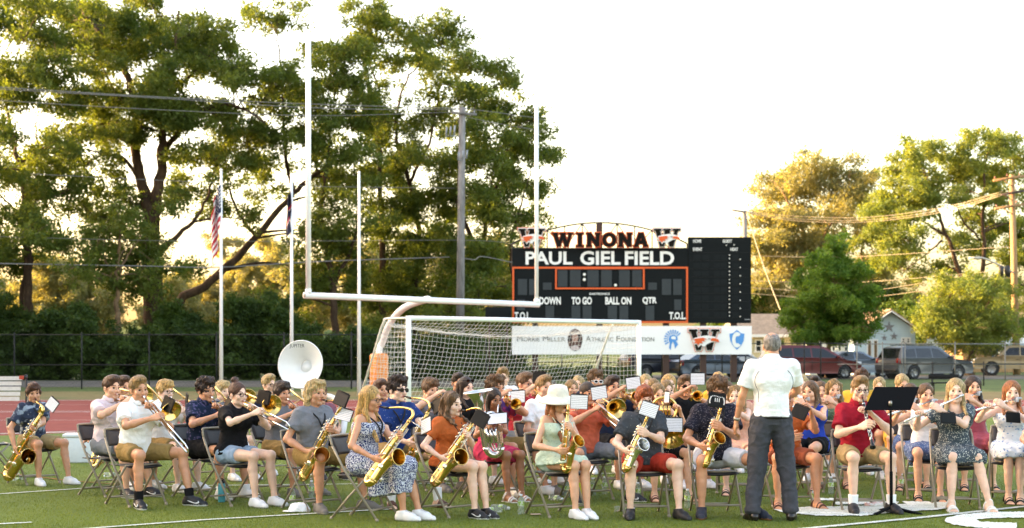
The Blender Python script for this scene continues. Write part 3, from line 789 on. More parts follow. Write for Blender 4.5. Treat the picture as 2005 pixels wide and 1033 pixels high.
# straight-from-the-table builder ---------------------------------------------------------------
PEOPLE = {}
def person(who, hx, hy, D, phi, spec, legs=None, lean=.03, look=(0, 0), zf=None):
    """hx: head centre px, hy: top of head px, D: distance of the head; phi: facing (0 = camera, + = picture right)"""
    ztop = CAMZ + (HZ - hy) / FPX * D
    J = seated(lean, legs, spec.get('slump', 0), spec.get('fem', False)); J['headM'] = head_matrix(J, look[0], look[1], spec.get('roll', 0))
    hc = J['headM'] @ Vector((0, 0, 0.0)); top_local = (J['headM'] @ Vector((0, .02, .137))).z
    sc = max(.86, min(1.10, ztop / top_local))
    Rz = Matrix.Rotation(R(phi), 4, 'Z')
    off = Rz @ Vector((hc.x, hc.y, 0)) * sc
    X = gx(hx, D) - off.x; Y = D - off.y
    root = empty('person', (X, Y, 0), R(phi), sc)
    M = Matrix.Translation((X, Y, 0)) @ Rz @ Matrix.Scale(sc, 4)
    PEOPLE[who] = dict(root=root, M=M, Mi=M.inverted(), J=J, spec=spec, phi=phi, D=D, sc=sc, X=X, Y=Y, who=who)
    return PEOPLE[who]
def mouth(p): return p['M'] @ (p['J']['headM'] @ Vector((0, -.100, -.061)))
def arms(p, gR=None, gL=None, poses=('keys', 'keys'), poles=None, palms=(None, None), dirs=(None, None)):
    """gR, gL: world points the hands close on; None = rest on the lap"""
    J = p['J']; Mi = p['Mi']
    for i, (sd_, sx, g) in enumerate((('R', -1, gR), ('L', 1, gL))):
        S = J['sh' + sd_]
        if g is None:
            t = (J['kn' + sd_] if 'stand' not in p else S).lerp(J['hip' + sd_], .35) + Vector((0, 0, .10)); pn = Vector((0, 0, -1)); pose = 'relax'; dr = None
        else:
            gl = Mi @ Vector(g); pn = palms[i]; pose = poses[i]; dr = dirs[i]
            E0, _ = ik(S, gl, .285, .30, (poles[i] if poles else Vector((sx * .55, .1, -1))))
            fd = (gl - E0).normalized()
            if dr is not None: fd = (fd * .35 + dr.normalized() * .65).normalized()
            if pn is None: pn = Vector((-sx, -.3, .2))
            pn = (pn - fd * pn.dot(fd)).normalized()
            t = gl - fd * .075 - pn * .028
        E, W = stretch_arm(J, sd_, t, (poles[i] if poles else Vector((sx * .55, .1, -1))))
        J['hand' + sd_] = (pose, pn, dr)
        J['thumb' + sd_] = Vector((-sx * .3, 0, 1)) if abs(pn.z) < .7 else Vector((-sx, 0, 0))
def finish(p, label):
    figure(p['root'], p['J'], p['spec']); tag(p['root'], label, 'person', 'young musicians of the seated band'); return p['root']
# ------------------------------------------------------------------ instruments, music, chairs, bottles
BRASS = mat('lacquered_brass', (.76, .50, .17), .19, 1.0, var=.14, vs_=14)
BRASS2 = mat('dark_brass', (.62, .38, .12), .26, 1.0, var=.12, vs_=14)
SILV = mat('silver_plate', (.82, .81, .79), .16, 1.0, var=.04)
KEYM = mat('nickel_keys', (.85, .80, .66), .18, 1.0, var=.04)
BLK = mat('black_plastic', '#0a0a0b', .55, var=.05, spec=.25)
EBON = mat('ebonite', '#101011', .25, var=.03)
def wb(mb, name, mats, root, smooth=True):
    """mesh built in world coordinates, hung under a root that sits at its own location"""
    o = root.location
    for i in range(len(mb.V)): mb.V[i] = mb.V[i] - np.array(o)
    return mb.build(name, mats, root, smooth)
def perp(v, u): v = v - u * v.dot(u); return v.normalized() if v.length > 1e-5 else u.orthogonal().normalized()

def sax(kind, A, B, f, M, label, metal=None, bellmat=None, curl=0.0):
    """A: top of the body tube, B: lowest point of the bow, f: side the bell is on, M: player's mouth"""
    A, B, f, M = Vector(A), Vector(B), Vector(f), Vector(M)
    metal = metal or BRASS; bm = bellmat or metal
    u = (B - A).normalized(); L = (B - A).length; f = perp(f, u); sd_ = u.cross(f)
    r0, r1, w, br = {'alto': (.013, .027, .088, .062), 'tenor': (.014, .034, .105, .077), 'bari': (.020, .046, .135, .092)}[kind]
    root = empty('saxophone', B)
    rb = w / 2
    C = A + u * (L - rb - r1)           # bow starts
    body = [A, A + u * (L * .3), A + u * (L * .6), C]
    bow = [C + u * (rb * math.sin(t)) + f * (rb - rb * math.cos(t)) for t in np.linspace(0, math.pi, 9)][1:]
    m = MB(); m.tube(body + bow, rsamp([r0, r1 * .62, r1 * .88, r1], 4) + list(np.linspace(r1, r1 * 1.16, 8)), 16)
    for t in (.02, .30, .62): q = A + u * (L * t); m.tube([q - u * .006, q + u * .006], lerp(r0, r1, t) + .004, 16)
    m.tube([C - u * .008, C + u * .008], r1 + .005, 16); q = bow[-1]; m.tube([q - u * .006, q + u * .008], r1 * 1.16 + .005, 16)
    wb(m, 'body_tube', metal, root)
    bl = L * (.46 if kind != 'alto' else .50); m = MB(); E = bow[-1]; n_ = 12; pts = []; rr = []
    for i in range(n_ + 1):
        t = i / n_; pts.append(E - u * (bl * (t - .10 * t ** 4)) + f * (.105 * t ** 3.2 * (1.25 if kind != 'alto' else .9))); rr.append(lerp(r1 * 1.16, r1 * 1.55, t) + (br - r1 * 1.55) * max(0, (t - .62) / .38) ** 2.4)
    m.tube(pts, rr, 20, caps=False)
    dirb = (pts[-1] - pts[-2]).normalized()
    # rim and inner throat
    e = pts[-1]; x = perp(f, dirb); y = dirb.cross(x)
    m.tube([e + (x * math.cos(a) + y * math.sin(a)) * br for a in np.linspace(0, 2 * math.pi, 24, endpoint=False)], .0045, 6, closed=True)
    m.tube([p_ + dirb * 0 for p_ in pts[5:]], [q * .955 for q in rr[5:]], 20, caps=False)
    wb(m, 'bell', bm, root)
    # keywork: rods, cups, guards
    m = MB()
    for s_, off in ((sd_, .75), (-sd_, .55), (f * .4 - sd_, .8)):
        s_ = s_.normalized(); a = A + u * (L * .10) + s_ * (r1 * off + .014); b = A + u * (L * (.80 if off > .6 else .7)) + s_ * (r1 * 1.0 + .014)
        m.tube([a, b], .0032, 6)
        for t in np.linspace(.05, .95, 7): q = a.lerp(b, t); c = A + u * ((q - A).dot(u)); m.tube([q, c + (q - c) * .55], .0028, 5)
    sizes = {'alto': .0105, 'tenor': .0135, 'bari': .017}[kind]
    for i, t in enumerate(np.linspace(.10, .84, 13)):
        rr_ = lerp(r0, r1, t); c = A + u * (L * t); s_ = (f * (.75 if i % 3 else -.2) + sd_ * (.7 if i % 2 else -.4)).normalized(); k = sizes * lerp(.7, 1.45, t)
        m.lathe([(k, 0), (k, .005), (k * .8, .008), (.002, .009)], c + s_ * (rr_ + .004), s_, 12)
        m.tube([c + s_ * (rr_ + .012) - u * k, c + s_ * (rr_ + .014) + sd_ * .02], .0026, 5)
    for i, t in enumerate((.12, .42, .66)):
        c = E - u * (bl * t); s_ = (f * .6 + sd_ * (.8 if i % 2 else -.8)).normalized(); k = sizes * 1.9; rr_ = r1 * 1.3
        m.lathe([(k, 0), (k, .006), (k * .8, .010), (.002, .011)], c + s_ * (rr_ + .006), s_, 14)
        m.tube([c + s_ * (rr_ + .02) + u * k, c + s_ * (rr_ + .024) - u * k], .003, 5)
    q = (A + u * (L * .62)); m.tube([q, q + f * w], .005, 6)
    for k_ in range(4):      # side and palm keys
        c = A + u * (L * (.14 + .055 * k_)) - f * (r1 * .4) + sd_ * (r1 + .012); m.tube([c, c + sd_ * .012 + u * .03], .0055, 6)
    wb(m, 'keywork', KEYM, root)
    # neck and mouthpiece
    m = MB(); dm = (M - A); up = -u
    if kind == 'bari':
        pts = spl([A + u * .16 + sd_ * .0, A + up * .01, A + up * .045 - f * .03, A + up * .03 - f * .075, A + u * .05 - f * .075, A + up * .03 - f * .10, M.lerp(A, .45) + up * .02, M.lerp(A, .18)], 5)
    else:
        h_ = .045 if kind == 'alto' else .075
        pts = spl([A, A + up * h_ * .7, A + up * h_ * 1.25 + dm * .12, A + up * h_ * 1.05 + dm * .42, M.lerp(A, .22) + up * h_ * .25], 5)
    m.tube(pts, rsamp([r0, r0 * .95, r0 * .75, r0 * .62], len(pts)), 10); wb(m, 'neck', metal, root)
    m = MB(); e = pts[-1]; dd = (M - e).normalized(); m.tube([e - dd * .012, e + dd * .02, e + dd * .055, M + dd * .012], [.0125, .0125, .011, .005], 10); wb(m, 'mouthpiece', EBON, root)
    tag(root, label, 'saxophone', 'saxophones of the band')
    return A + u * (L * .24), A + u * (L * .62), u, f

def trombone(M, S, n, label, ext=.5, metal=None, belloff=.11):
    """M: mouth, S: far end of the slide, n: side the bell is on"""
    metal = metal or BRASS; M, S, n = Vector(M), Vector(S), Vector(n); d = (S - M).normalized(); L = (S - M).length; n = perp(n, d); w = n.cross(d)
    root = empty('trombone', M)
    m = MB(); a0 = M + d * .03
    o = w * -.0 + n * .0; p1 = a0 + d * .06; off = w * .085
    m.lathe([(.013, 0), (.011, .006), (.006, .03), (.006, .06)], M + d * .004, d, 10)
    m.tube([a0, M + d * (L - .05)], .0068, 8)
    e1 = M + d * (L - .05); m.tube([e1 + d * (.045 * math.sin(t)) + off * (.5 - .5 * math.cos(t)) for t in np.linspace(0, math.pi, 9)], .0075, 8)
    m.tube([M + d * .12 + off, e1 + off], .0068, 8)
    for t in (.12, .17, .17 + ext * .45): m.tube([M + d * t, M + d * t + off], .0052, 6)
    m.tube([M + d * (.17 + ext * .45), M + d * (L - .05)], .0082, 8); m.tube([M + d * (.17 + ext * .45) + off, M + d * (L - .05) + off], .0082, 8)
    wb(m, 'slide', SILV if metal is BRASS else metal, root)
    m = MB(); q = M + d * .12 + off
    bo = n * belloff
    back = M - d * .22
    pts = spl([q, q - d * .05, back + off * .9 + d * .03, back + off * .8 + bo * .2 - d * .03, back + off * .5 + bo * .9 - d * .03, back + bo * 1.0 + off * .4 + d * .04, M + bo + off * .3 + d * .05], 5)
    m.tube(pts, rsamp([.0075, .0085, .010, .011], len(pts)), 10)
    b0 = M + bo + off * .3 + d * .05; n_ = 12; L2 = .30; rr = [lerp(.011, .024, i / n_) + .086 * (i / n_) ** 5 for i in range(n_ + 1)]
    m.tube([b0 + d * (L2 * i / n_) for i in range(n_ + 1)], rr, 24, caps=False); m.tube([b0 + d * (L2 * i / n_) for i in range(5, n_ + 1)], [r_ * .96 for r_ in rr[5:]], 24, caps=False)
    e = b0 + d * L2; x = d.orthogonal().normalized(); y = d.cross(x)
    m.tube([e + (x * math.cos(a) + y * math.sin(a)) * rr[-1] for a in np.linspace(0, 2 * math.pi, 28, endpoint=False)], .004, 6, closed=True)
    m.tube([b0 + d * .02, M + d * .14], .005, 6)
    wb(m, 'bell', metal, root)
    tag(root, label, 'trombone', 'trombones of the band')
    return M + d * .14 + off * .5, M + d * (.17 + ext * .45) + off * .5, d, e

def trumpet(M, d, label, metal=None):
    metal = metal or BRASS; M = Vector(M); d = Vector(d).normalized(); up = perp(Vector((0, 0, 1)), d); w = d.cross(up)
    root = empty('trumpet', M); m = MB()
    m.lathe([(.013, 0), (.011, .006), (.005, .025), (.006, .07)], M + d * .004, d, 10)
    m.tube([M + d * .06, M + d * .36], .006, 8)
    m.tube([M + d * .36 + d * (.022 * math.sin(t)) - up * (.024 - .024 * math.cos(t)) for t in np.linspace(0, math.pi, 7)] + [M + d * .20 - up * .048], .0065, 8)
    pts = spl([M + d * .25 - up * .05, M + d * .13 - up * .05, M + d * .085 - up * .03, M + d * .085 - up * .0, M + d * .13 + up * .012, M + d * .25 + up * .008], 4)
    m.tube(pts, .0068, 8); n_ = 12; rr = [lerp(.0075, .013, i / n_) + .048 * (i / n_) ** 5 for i in range(n_ + 1)]; b0 = M + d * .25 + up * .008
    m.tube([b0 + d * (.25 * i / n_) for i in range(n_ + 1)], rr, 20, caps=False); m.tube([b0 + d * (.25 * i / n_) for i in range(5, n_ + 1)], [q * .95 for q in rr[5:]], 20, caps=False)
    e = b0 + d * .25; x = d.orthogonal().normalized(); y = d.cross(x); m.tube([e + (x * math.cos(a) + y * math.sin(a)) * rr[-1] for a in np.linspace(0, 2 * math.pi, 22, endpoint=False)], .003, 6, closed=True)
    wb(m, 'bell', metal, root)
    for k in range(3):
        m = MB(); c = M + d * (.17 + .028 * k) + w * .004
        m.tube([c - up * .085, c + up * .035], .0115, 10); m.tube([c + up * .035, c + up * .06], .003, 6); m.lathe([(.008, 0), (.008, .004)], c + up * .06, up, 8, caps=True); wb(m, 'valve', metal, root)
    tag(root, label, 'trumpet', 'trumpets of the band')
    return M + d * .19 - up * .03, M + d * .20 + up * .055, d, e

def woodwind(kind, A, B, label):
    """flute: A crown end, B foot end; clarinet: A mouthpiece, B bell"""
    A, B = Vector(A), Vector(B); u = (B - A).normalized(); L = (B - A).length; root = empty(kind, A)
    up = perp(Vector((0, 0, 1)), u) if kind == 'flute' else perp(Vector((.3, -1, 0)), u)
    m = MB()
    if kind == 'flute':
        m.tube([A, B], .0098, 12); m.lathe([(.0115, 0), (.0115, .012)], A + u * .20, u, 12); m.lathe([(.012, -.010), (.013, 0), (.012, .010)], A + u * .045 + up * .006, u, 10)
        wb(m, 'body_tube', SILV, root); m = MB()
        for t in np.linspace(.32, .96, 14):
            c = A + u * (L * t); m.lathe([(.0088, .009), (.0088, .0135), (.001, .0145)], c, up, 10)
        m.tube([A + u * (L * .3) + up * .006 + u.cross(up) * .011, B + up * .006 + u.cross(up) * .011], .0028, 6)
        wb(m, 'keywork', SILV, root)
    else:
        m.tube([A, A + u * .05, A + u * .08], [.005, .010, .012], 10); m.tube([A + u * .08, A + u * (L - .10)], .0135, 12)
        m.lathe([(.0135, 0), (.015, .03), (.020, .06), (.030, .10), (.028, .10), (.012, .05)], A + u * (L - .10), u, 16)
        wb(m, 'body_tube', EBON, root); m = MB(); s_ = u.cross(up)
        for t in (.14, .36, .60, .84): m.lathe([(.0155, -.004), (.0155, .004)], A + u * (L * t), u, 12)
        for i, t in enumerate(np.linspace(.2, .82, 15)):
            c = A + u * (L * t); d_ = (up + s_ * ((i % 3) - 1) * .9).normalized(); m.lathe([(.0075, .013), (.0075, .018), (.001, .0195)], c, d_, 8); m.tube([c + d_ * .019, c + d_ * .016 + u * .03], .0025, 5)
        for q in (1, -1): m.tube([A + u * (L * .2) + s_ * .017 * q, A + u * (L * .8) + s_ * .017 * q], .0028, 5)
        wb(m, 'keywork', SILV, root)
    tag(root, label, kind, kind + 's of the band'); return u, up
def wind_guard(c, u, up, label, col='#a9abae'):
    """bent plastic and foam wind guard clipped over a flute's lip plate"""
    m = MB(); c = Vector(c); s_ = u.cross(up); a = []
    pts = [(-.035, -.030), (-.02, .022), (.02, .030), (.055, .012), (.05, -.012), (.012, .004), (-.012, -.040)]
    Mx = Matrix((u.to_4d(), s_.to_4d(), up.to_4d(), (0, 0, 0, 1))).transposed(); Mx[3][0] = Mx[3][1] = Mx[3][2] = 0; Mx[0][3] = Mx[1][3] = Mx[2][3] = 0
    T = Matrix.Translation(c - s_ * .022) @ Mx
    m.prism([(x * 1.0, y * .75) for x, y in pts], .045, T)
    o = m.build('wind_guard', mat('guard_' + col[1:], col, .6, var=.05), None, False); tag(o, label, 'wind guard', 'wind guards on the flutes')
    bev(o, .004)
def bev(o, w, seg=2):
    b = o.modifiers.new('bevel', 'BEVEL'); b.width = w; b.segments = seg; b.limit_method = 'ANGLE'; b.angle_limit = R(35)
    o.data.polygons.foreach_set('use_smooth', np.ones(len(o.data.polygons), dtype=bool)); return o

def sheet_mat():
    if 'sheet_music' in _M: return _M['sheet_music']
    m = mat('sheet_music', '#dfe0e2', .6, var=.02); nt = m.node_tree; N = nt.nodes; L = nt.links
    tc = [x for x in N if x.type == 'TEX_COORD'][0]; sp = N.new('ShaderNodeSeparateXYZ'); L.new(tc.outputs['Object'], sp.inputs[0])
    # five-line staves, one every 17 mm, with scattered note heads
    a = N.new('ShaderNodeMath'); a.operation = 'MODULO'; b0 = N.new('ShaderNodeMath'); b0.operation = 'ADD'; b0.inputs[1].default_value = 1.0; L.new(sp.outputs['Z'], b0.inputs[0]); L.new(b0.outputs[0], a.inputs[0]); a.inputs[1].default_value = .017
    lt = N.new('ShaderNodeMath'); lt.operation = 'LESS_THAN'; L.new(a.outputs[0], lt.inputs[0]); lt.inputs[1].default_value = .0085
    v = N.new('ShaderNodeTexNoise'); v.inputs['Scale'].default_value = 260; L.new(tc.outputs['Object'], v.inputs['Vector'])
    g = N.new('ShaderNodeMapRange'); g.inputs['From Min'].default_value = .40; g.inputs['From Max'].default_value = .62; g.inputs['To Min'].default_value = .12; g.inputs['To Max'].default_value = .75; L.new(v.outputs['Fac'], g.inputs['Value'])
    mu = N.new('ShaderNodeMath'); mu.operation = 'MULTIPLY'; L.new(lt.outputs[0], mu.inputs[0]); L.new(g.outputs[0], mu.inputs[1])
    mx = N.new('ShaderNodeMix'); mx.data_type = 'RGBA'; mx.inputs['A'].default_value = (*srgb('#dfe0e2'), 1); mx.inputs['B'].default_value = (.09, .09, .10, 1); L.new(mu.outputs[0], mx.inputs['Factor']); L.new(mx.outputs['Result'], N['Principled BSDF'].inputs['Base Color'])
    return m
def folder(px, py, D, yaw, pitch, label, w=.17, h=.14, front='white', roll=0, to=None, marks=False):
    """flip folder on a lyre. yaw/pitch/roll turn the face that starts out facing the camera"""
    c = P(px, py, D); M = Matrix.Translation(c) @ Matrix.Rotation(R(yaw), 4, 'Z') @ Matrix.Rotation(R(pitch), 4, 'X') @ Matrix.Rotation(R(roll), 4, 'Y')
    root = empty('music_folder', (0, 0, 0)); root.matrix_world = M
    m = MB(); m.box((0, .004, 0), (w, .006, h)); m.tube([(-w * .4, -.004, h / 2 + .004), (w * .4, -.004, h / 2 + .004)], .004, 6)
    for x in (-.06, .0, .06): m.tube([Vector((x, .004 + .009 * math.cos(t), h / 2 + .009 * math.sin(t))) for t in np.linspace(0, 2 * math.pi, 9)], .0016, 5)
    bev(m.build('cover', BLK, root), .002)
    m = MB()
    if front == 'white':
        m.box((0, -.002, -.003), (w * .93, .003, h * .93)); m.build('sheet', sheet_mat(), root, False)
    elif front == 'plastic':
        m.box((0, -.002, -.002), (w * .86, .003, h * .84)); m.build('sheet', mat('plastic_sleeve', '#120d0c', .3, var=.1, spec=.3), root, False)
    else:
        m.box((0, -.002, 0), (w * .9, .003, h * .9)); m.build('page_sleeve', mat('black_sleeve', '#080a09', .5, var=.1, spec=.2), root, False)
        if marks:
            m = MB()
            for x in (-.038, -.019, .0): m.box((x + .02, -.0045, .0), (.008, .002, .036))
            for i in range(7): m.box((-.045 + i * .015, -.0045, .034 + .004 * math.sin(i)), (.009, .002, .008))
            for sx in (-1, 1): m.tube([Vector((sx * (.058 + .012 * math.sin(t * 2.4)) , -.0045, .03 - .07 * t)) for t in np.linspace(0, 1, 9)], .006, 5)
            m.build('mark', mat('white_print', '#d8d8d8', .5, var=0), root, False)
    if to is not None:
        m = MB(); tl = M.inverted() @ Vector(to); m.tube([Vector((0, .008, -h * .3)), Vector((0, .02, -h * .5)), tl], .0035, 6); m.tube([Vector((-.03, .012, -h * .2)), Vector((0, .012, -h * .45)), Vector((.03, .012, -h * .2))], .003, 5); m.build('lyre', SILV, root)
    tag(root, label, 'music folder', 'clip-on music folders of the band'); return root

def make_chair():
    root = empty('folding_chair'); fm = mat('beige_steel_tube', '#8f8471', .42, .0, var=.10, vs_=12, spec=.6); dk = mat('brown_black_vinyl', '#1d1817', .5, var=.15, vs_=9); bk = mat('chair_back_vinyl', '#2e2724', .48, var=.15, vs_=9)
    r_ = .0125
    for x in (-1, 1):
        m = MB(); m.tube([(x * .215, -.245, .012), (x * .215, .12, .50), (x * .212, .235, .70)], r_, 8); m.tube([(x * .215, -.250, 0), (x * .215, -.238, .03)], .016, 8); m.build('front_leg', fm, root)
        m = MB(); m.tube([(x * .188, -.14, .435), (x * .188, .07, .225), (x * .188, .262, .012)], r_ * .95, 8); m.tube([(x * .188, .268, 0), (x * .188, .255, .03)], .015, 8); m.tube([(x * .2, .02, .432), (x * .2, .11, .49)], .006, 6); m.build('rear_leg', fm, root)
    m = MB()
    m.tube(spl([(-.212, .235, .70), (-.200, .262, .765), (-.165, .270, .79), (.165, .270, .79), (.200, .262, .765), (.212, .235, .70)], 4), r_, 8); m.build('top_rail', fm, root)
    for a, b, c in ((.215, -.175, .105), (.188, .20, .085), (.188, -.14, .425)): m = MB(); m.tube([(-a, b, c), (a, b, c)], .010, 8); m.build('stretcher', fm, root)
    def pad(x0, x1, nx, f): 
        m = MB(); V = []; Fq = []
        ny = 7
        for s_ in (0, 1):
            for i in range(nx):
                for j in range(ny): V.append(f(-1 + 2 * i / (nx - 1), j / (ny - 1), s_))
        for s_ in (0, 1):
            for i in range(nx - 1):
                for j in range(ny - 1):
                    a = s_ * nx * ny + i * ny + j; q = (a, a + ny, a + ny + 1, a + 1); Fq.append(q if s_ else q[::-1])
        rim = [i * ny for i in range(nx)] + [(nx - 1) * ny + j for j in range(1, ny)] + [i * ny + ny - 1 for i in range(nx - 2, -1, -1)] + [j for j in range(ny - 2, 0, -1)]
        for a, b in zip(rim, rim[1:] + rim[:1]): Fq.append((a, b, b + nx * ny, a + nx * ny))
        m.add(V, Fq); return m
    def seatf(x, t, s_): 
        w = .195 - .02 * max(0, t - .6); return (x * w, -.20 + .40 * t, .418 + .020 * s_ * (1 - .5 * abs(x) ** 6) - .016 * (1 - x * x) + (-.02 * max(0, .15 - t) * 4))
    pad(-1, 1, 9, seatf).build('seat', dk, root)
    def backf(x, t, s_):
        z = .615 + .165 * t; return (x * .200 * (1 - .10 * max(0, t - .7)), .185 + (z - .615) * .45 + .035 * (1 - x * x) + (.012 if s_ else -.012) * (1 - .6 * abs(x) ** 6), z)
    pad(-1, 1, 9, backf).build('backrest', bk, root)
    return root
CHAIR = [None]
def chair(x, y, phi, label, sc=1.0):
    if CHAIR[0] is None: CHAIR[0] = c = make_chair()
    else: c = copy_tree(CHAIR[0])
    c.location = (x, y, 0); c.rotation_euler = (0, 0, R(phi)); c.scale = (sc,) * 3
    tag(c, label, 'folding chair', 'folding chairs of the band'); return c

CLEARP = None
def bottle(px, gy, label, lying=None, kind='green', D=None, hgt=.205):
    D = D or gd(gy); x = gx(px, D)
    root = empty('water_bottle', (x, D, 0 if lying is None else .032)); k = hgt / .205
    if lying is not None: root.rotation_euler = (R(90), 0, R(lying))
    clr = mat('clear_plastic', (.86, .92, .92), .08, var=0, trans=.85); wat = clr
    m = MB(); m.lathe([(.0, .002), (.030, .003), (.032, .012), (.0315, .05), (.029, .075), (.0315, .10), (.032, .135), (.029, .155), (.016, .178), (.0125, .186), (.0125, .194)], n=18); o = m.build('bottle', clr, root)
    m = MB(); m.lathe([(.0325, .088), (.0335, .092), (.0335, .132), (.0325, .136)], n=18); m.build('label', mat('green_label', '#8fb84a', .45, col2='#dfe6d2', ps=38, pt=.52), root)
    m = MB(); m.lathe([(.015, .186), (.0155, .190), (.0155, .203), (.0, .205)], n=14); m.build('cap', mat('white_cap', '#dfe3e6', .4), root)
    root.scale = (k,) * 3
    tag(root, label, 'water bottle', 'water bottles on the turf'); return root
# ------------------------------------------------------------------ ground
def ramp_ground(name, c1, c2, sc, c3=None, rough=.9, bump=.3, stretch=(1, 1, 1), fine=60, fv=.3):
    if name in _M: return _M[name]
    m = bpy.data.materials.new(name); m.use_nodes = True; nt = m.node_tree; N = nt.nodes; L = nt.links; b = N['Principled BSDF']; b.inputs['Roughness'].default_value = rough; b.inputs['Specular IOR Level'].default_value = .25
    tc = N.new('ShaderNodeTexCoord'); mp = N.new('ShaderNodeMapping'); mp.inputs['Scale'].default_value = stretch; L.new(tc.outputs['Object'], mp.inputs[0])
    n1 = N.new('ShaderNodeTexNoise'); n1.inputs['Scale'].default_value = sc; n1.inputs['Detail'].default_value = 6; n1.inputs['Roughness'].default_value = .6; L.new(mp.outputs[0], n1.inputs['Vector'])
    cr = N.new('ShaderNodeValToRGB'); cr.color_ramp.elements[0].position = .35; cr.color_ramp.elements[1].position = .66; cr.color_ramp.elements[0].color = (*srgb(c1), 1); cr.color_ramp.elements[1].color = (*srgb(c2), 1)
    if c3: e = cr.color_ramp.elements.new(.52); e.color = (*srgb(c3), 1)
    L.new(n1.outputs['Fac'], cr.inputs[0])
    n2 = N.new('ShaderNodeTexNoise'); n2.inputs['Scale'].default_value = fine; n2.inputs['Detail'].default_value = 5; n2.inputs['Roughness'].default_value = .7; L.new(mp.outputs[0], n2.inputs['Vector'])
    mr = N.new('ShaderNodeMapRange'); mr.inputs['From Min'].default_value = .3; mr.inputs['From Max'].default_value = .7; mr.inputs['To Min'].default_value = 1 - fv; mr.inputs['To Max'].default_value = 1 + fv; L.new(n2.outputs['Fac'], mr.inputs['Value'])
    vm = N.new('ShaderNodeVectorMath'); vm.operation = 'SCALE'; L.new(cr.outputs[0], vm.inputs[0]); L.new(mr.outputs[0], vm.inputs['Scale']); L.new(vm.outputs[0], b.inputs['Base Color'])
    bp = N.new('ShaderNodeBump'); bp.inputs['Strength'].default_value = bump; bp.inputs['Distance'].default_value = .02; L.new(n2.outputs['Fac'], bp.inputs['Height']); L.new(bp.outputs[0], b.inputs['Normal'])
    _M[name] = m; return m
def sheet(name, rows, mt, off, kind='structure'):
    """rows: list of (D, x0, x1): strips between successive rows"""
    m = MB(); V = []; F = []
    for D, x0, x1 in rows:
        for i in range(9): V.append((lerp(x0, x1, i / 8), D, ground_z(D) + off))
    for r in range(len(rows) - 1):
        for i in range(8): a = r * 9 + i; F.append((a, a + 1, a + 10, a + 9))
    m.add(V, F); o = m.build(name, mt, None, True)
    if kind: o['kind'] = kind
    return o
def rows(D0, D1, x0, x1, n=14):
    return [(lerp(D0, D1, i / n), x0(lerp(D0, D1, i / n)) if callable(x0) else x0, x1(lerp(D0, D1, i / n)) if callable(x1) else x1) for i in range(n + 1)]
DRY = ramp_ground('dry_grass', '#6d5c38', '#4f5a2c', .35, '#76683f', fine=9)
GRN = ramp_ground('lawn', '#4a5a26', '#5d6830', .3, '#3d4c1f', fine=9)
sheet('ground', [(-60, -400, 400), (0, -400, 400)] + rows(50, 76, -400, 400) + [(100, -400, 400), (200, -600, 600), (600, -900, 900), (3000, -4000, 4000)], GRN, 0)
TURF = ramp_ground('artificial_turf', '#5a6a2a', '#6e7d37', .8, '#62732f', fine=220, bump=.8, stretch=(1, .55, 1), fv=.45)
def turf_edge(x): 
    return float(np.interp(x, [-40, -9.5, -6, -3, 0, 6, 40], [28, 29.5, 34, 40, 43, 45.5, 45.5]))
def edge_sheet(name, f0, f1, mt, off, xs=np.linspace(-60, 60, 61), n=14, z=True):
    m = MB(); V = []; F = []; k = n + 1
    for x in xs:
        for j in range(k):
            D = lerp(f0(x), f1(x), j / n); V.append((x, D, (ground_z(D) if z else 0) + off))
    for i in range(len(xs) - 1):
        for j in range(n): a = i * k + j; F.append((a, a + k, a + k + 1, a + 1))
    m.add(V, F); o = m.build(name, mt, None, True); o['kind'] = 'structure'; return o
edge_sheet('turf_field', lambda x: -12, turf_edge, TURF, .008, n=3)
TRACK = ramp_ground('red_track', '#7d342a', '#8c3f33', 1.2, fine=40, bump=.3, fv=.15)
edge_sheet('running_track', turf_edge, lambda x: 53.6, TRACK, .004)
LINE = ramp_ground('white_field_paint', '#c9cfc2', '#e6e9e0', 6, fine=120, fv=.12, bump=.5)
for i, t in enumerate((.03, .30, .52, .56, .78, .97)):
    w = .16 if i in (2, 0, 5) else .05
    edge_sheet('lane_line', lambda x, t=t: lerp(turf_edge(x), 53.6, t), lambda x, t=t, w=w: lerp(turf_edge(x), 53.6, t) + w, LINE, .009, n=1)
edge_sheet('dry_verge', lambda x: 53.6, lambda x: 61.0, DRY, .006)
ASPH = ramp_ground('asphalt', '#4a4742', '#5c5850', 1.0, fine=40, fv=.2)
edge_sheet('path', lambda x: 64.5, lambda x: 73.0, ASPH, .010, xs=np.linspace(-70, 2, 30))
edge_sheet('street', lambda x: 77.5, lambda x: 94.0, ASPH, .010, xs=np.linspace(3, 120, 30))

def ragged_line(name, pts, w, label=None, mt=None, seed=0, closed=False, off=.020):
    """painted line on turf: frayed edge of painted fibres. pts: picture points on the ground, w metres"""
    rg = random.Random(seed); W = []
    for p in pts:
        D = gd(p[1]); W.append(Vector((gx(p[0], D), D, 0)))
    V = []; F = []
    for a, b in zip(W, W[1:]):
        n = max(2, int((b - a).length / .012)); d = (b - a).normalized(); s_ = Vector((-d.y, d.x, 0))
        for i in range(n):
            c = a.lerp(b, i / n); l = (b - a).length / n; k = len(V)
            e1, e2 = w / 2 * (1 + rg.uniform(-.12, .22) + (.5 if rg.random() < .12 else 0)), w / 2 * (1 + rg.uniform(-.12, .22) + (.5 if rg.random() < .12 else 0))
            V += [tuple(c - s_ * e1 + Vector((0, 0, off))), tuple(c + d * l * 1.15 - s_ * w * .4 + Vector((0, 0, off))), tuple(c + d * l * 1.15 + s_ * w * .4 + Vector((0, 0, off))), tuple(c + s_ * e2 + Vector((0, 0, off)))]
            F.append((k, k + 1, k + 2, k + 3))
    m = MB(); m.add(V, F); o = m.build(name, mt or LINE, None, False); o['kind'] = 'structure'; return o
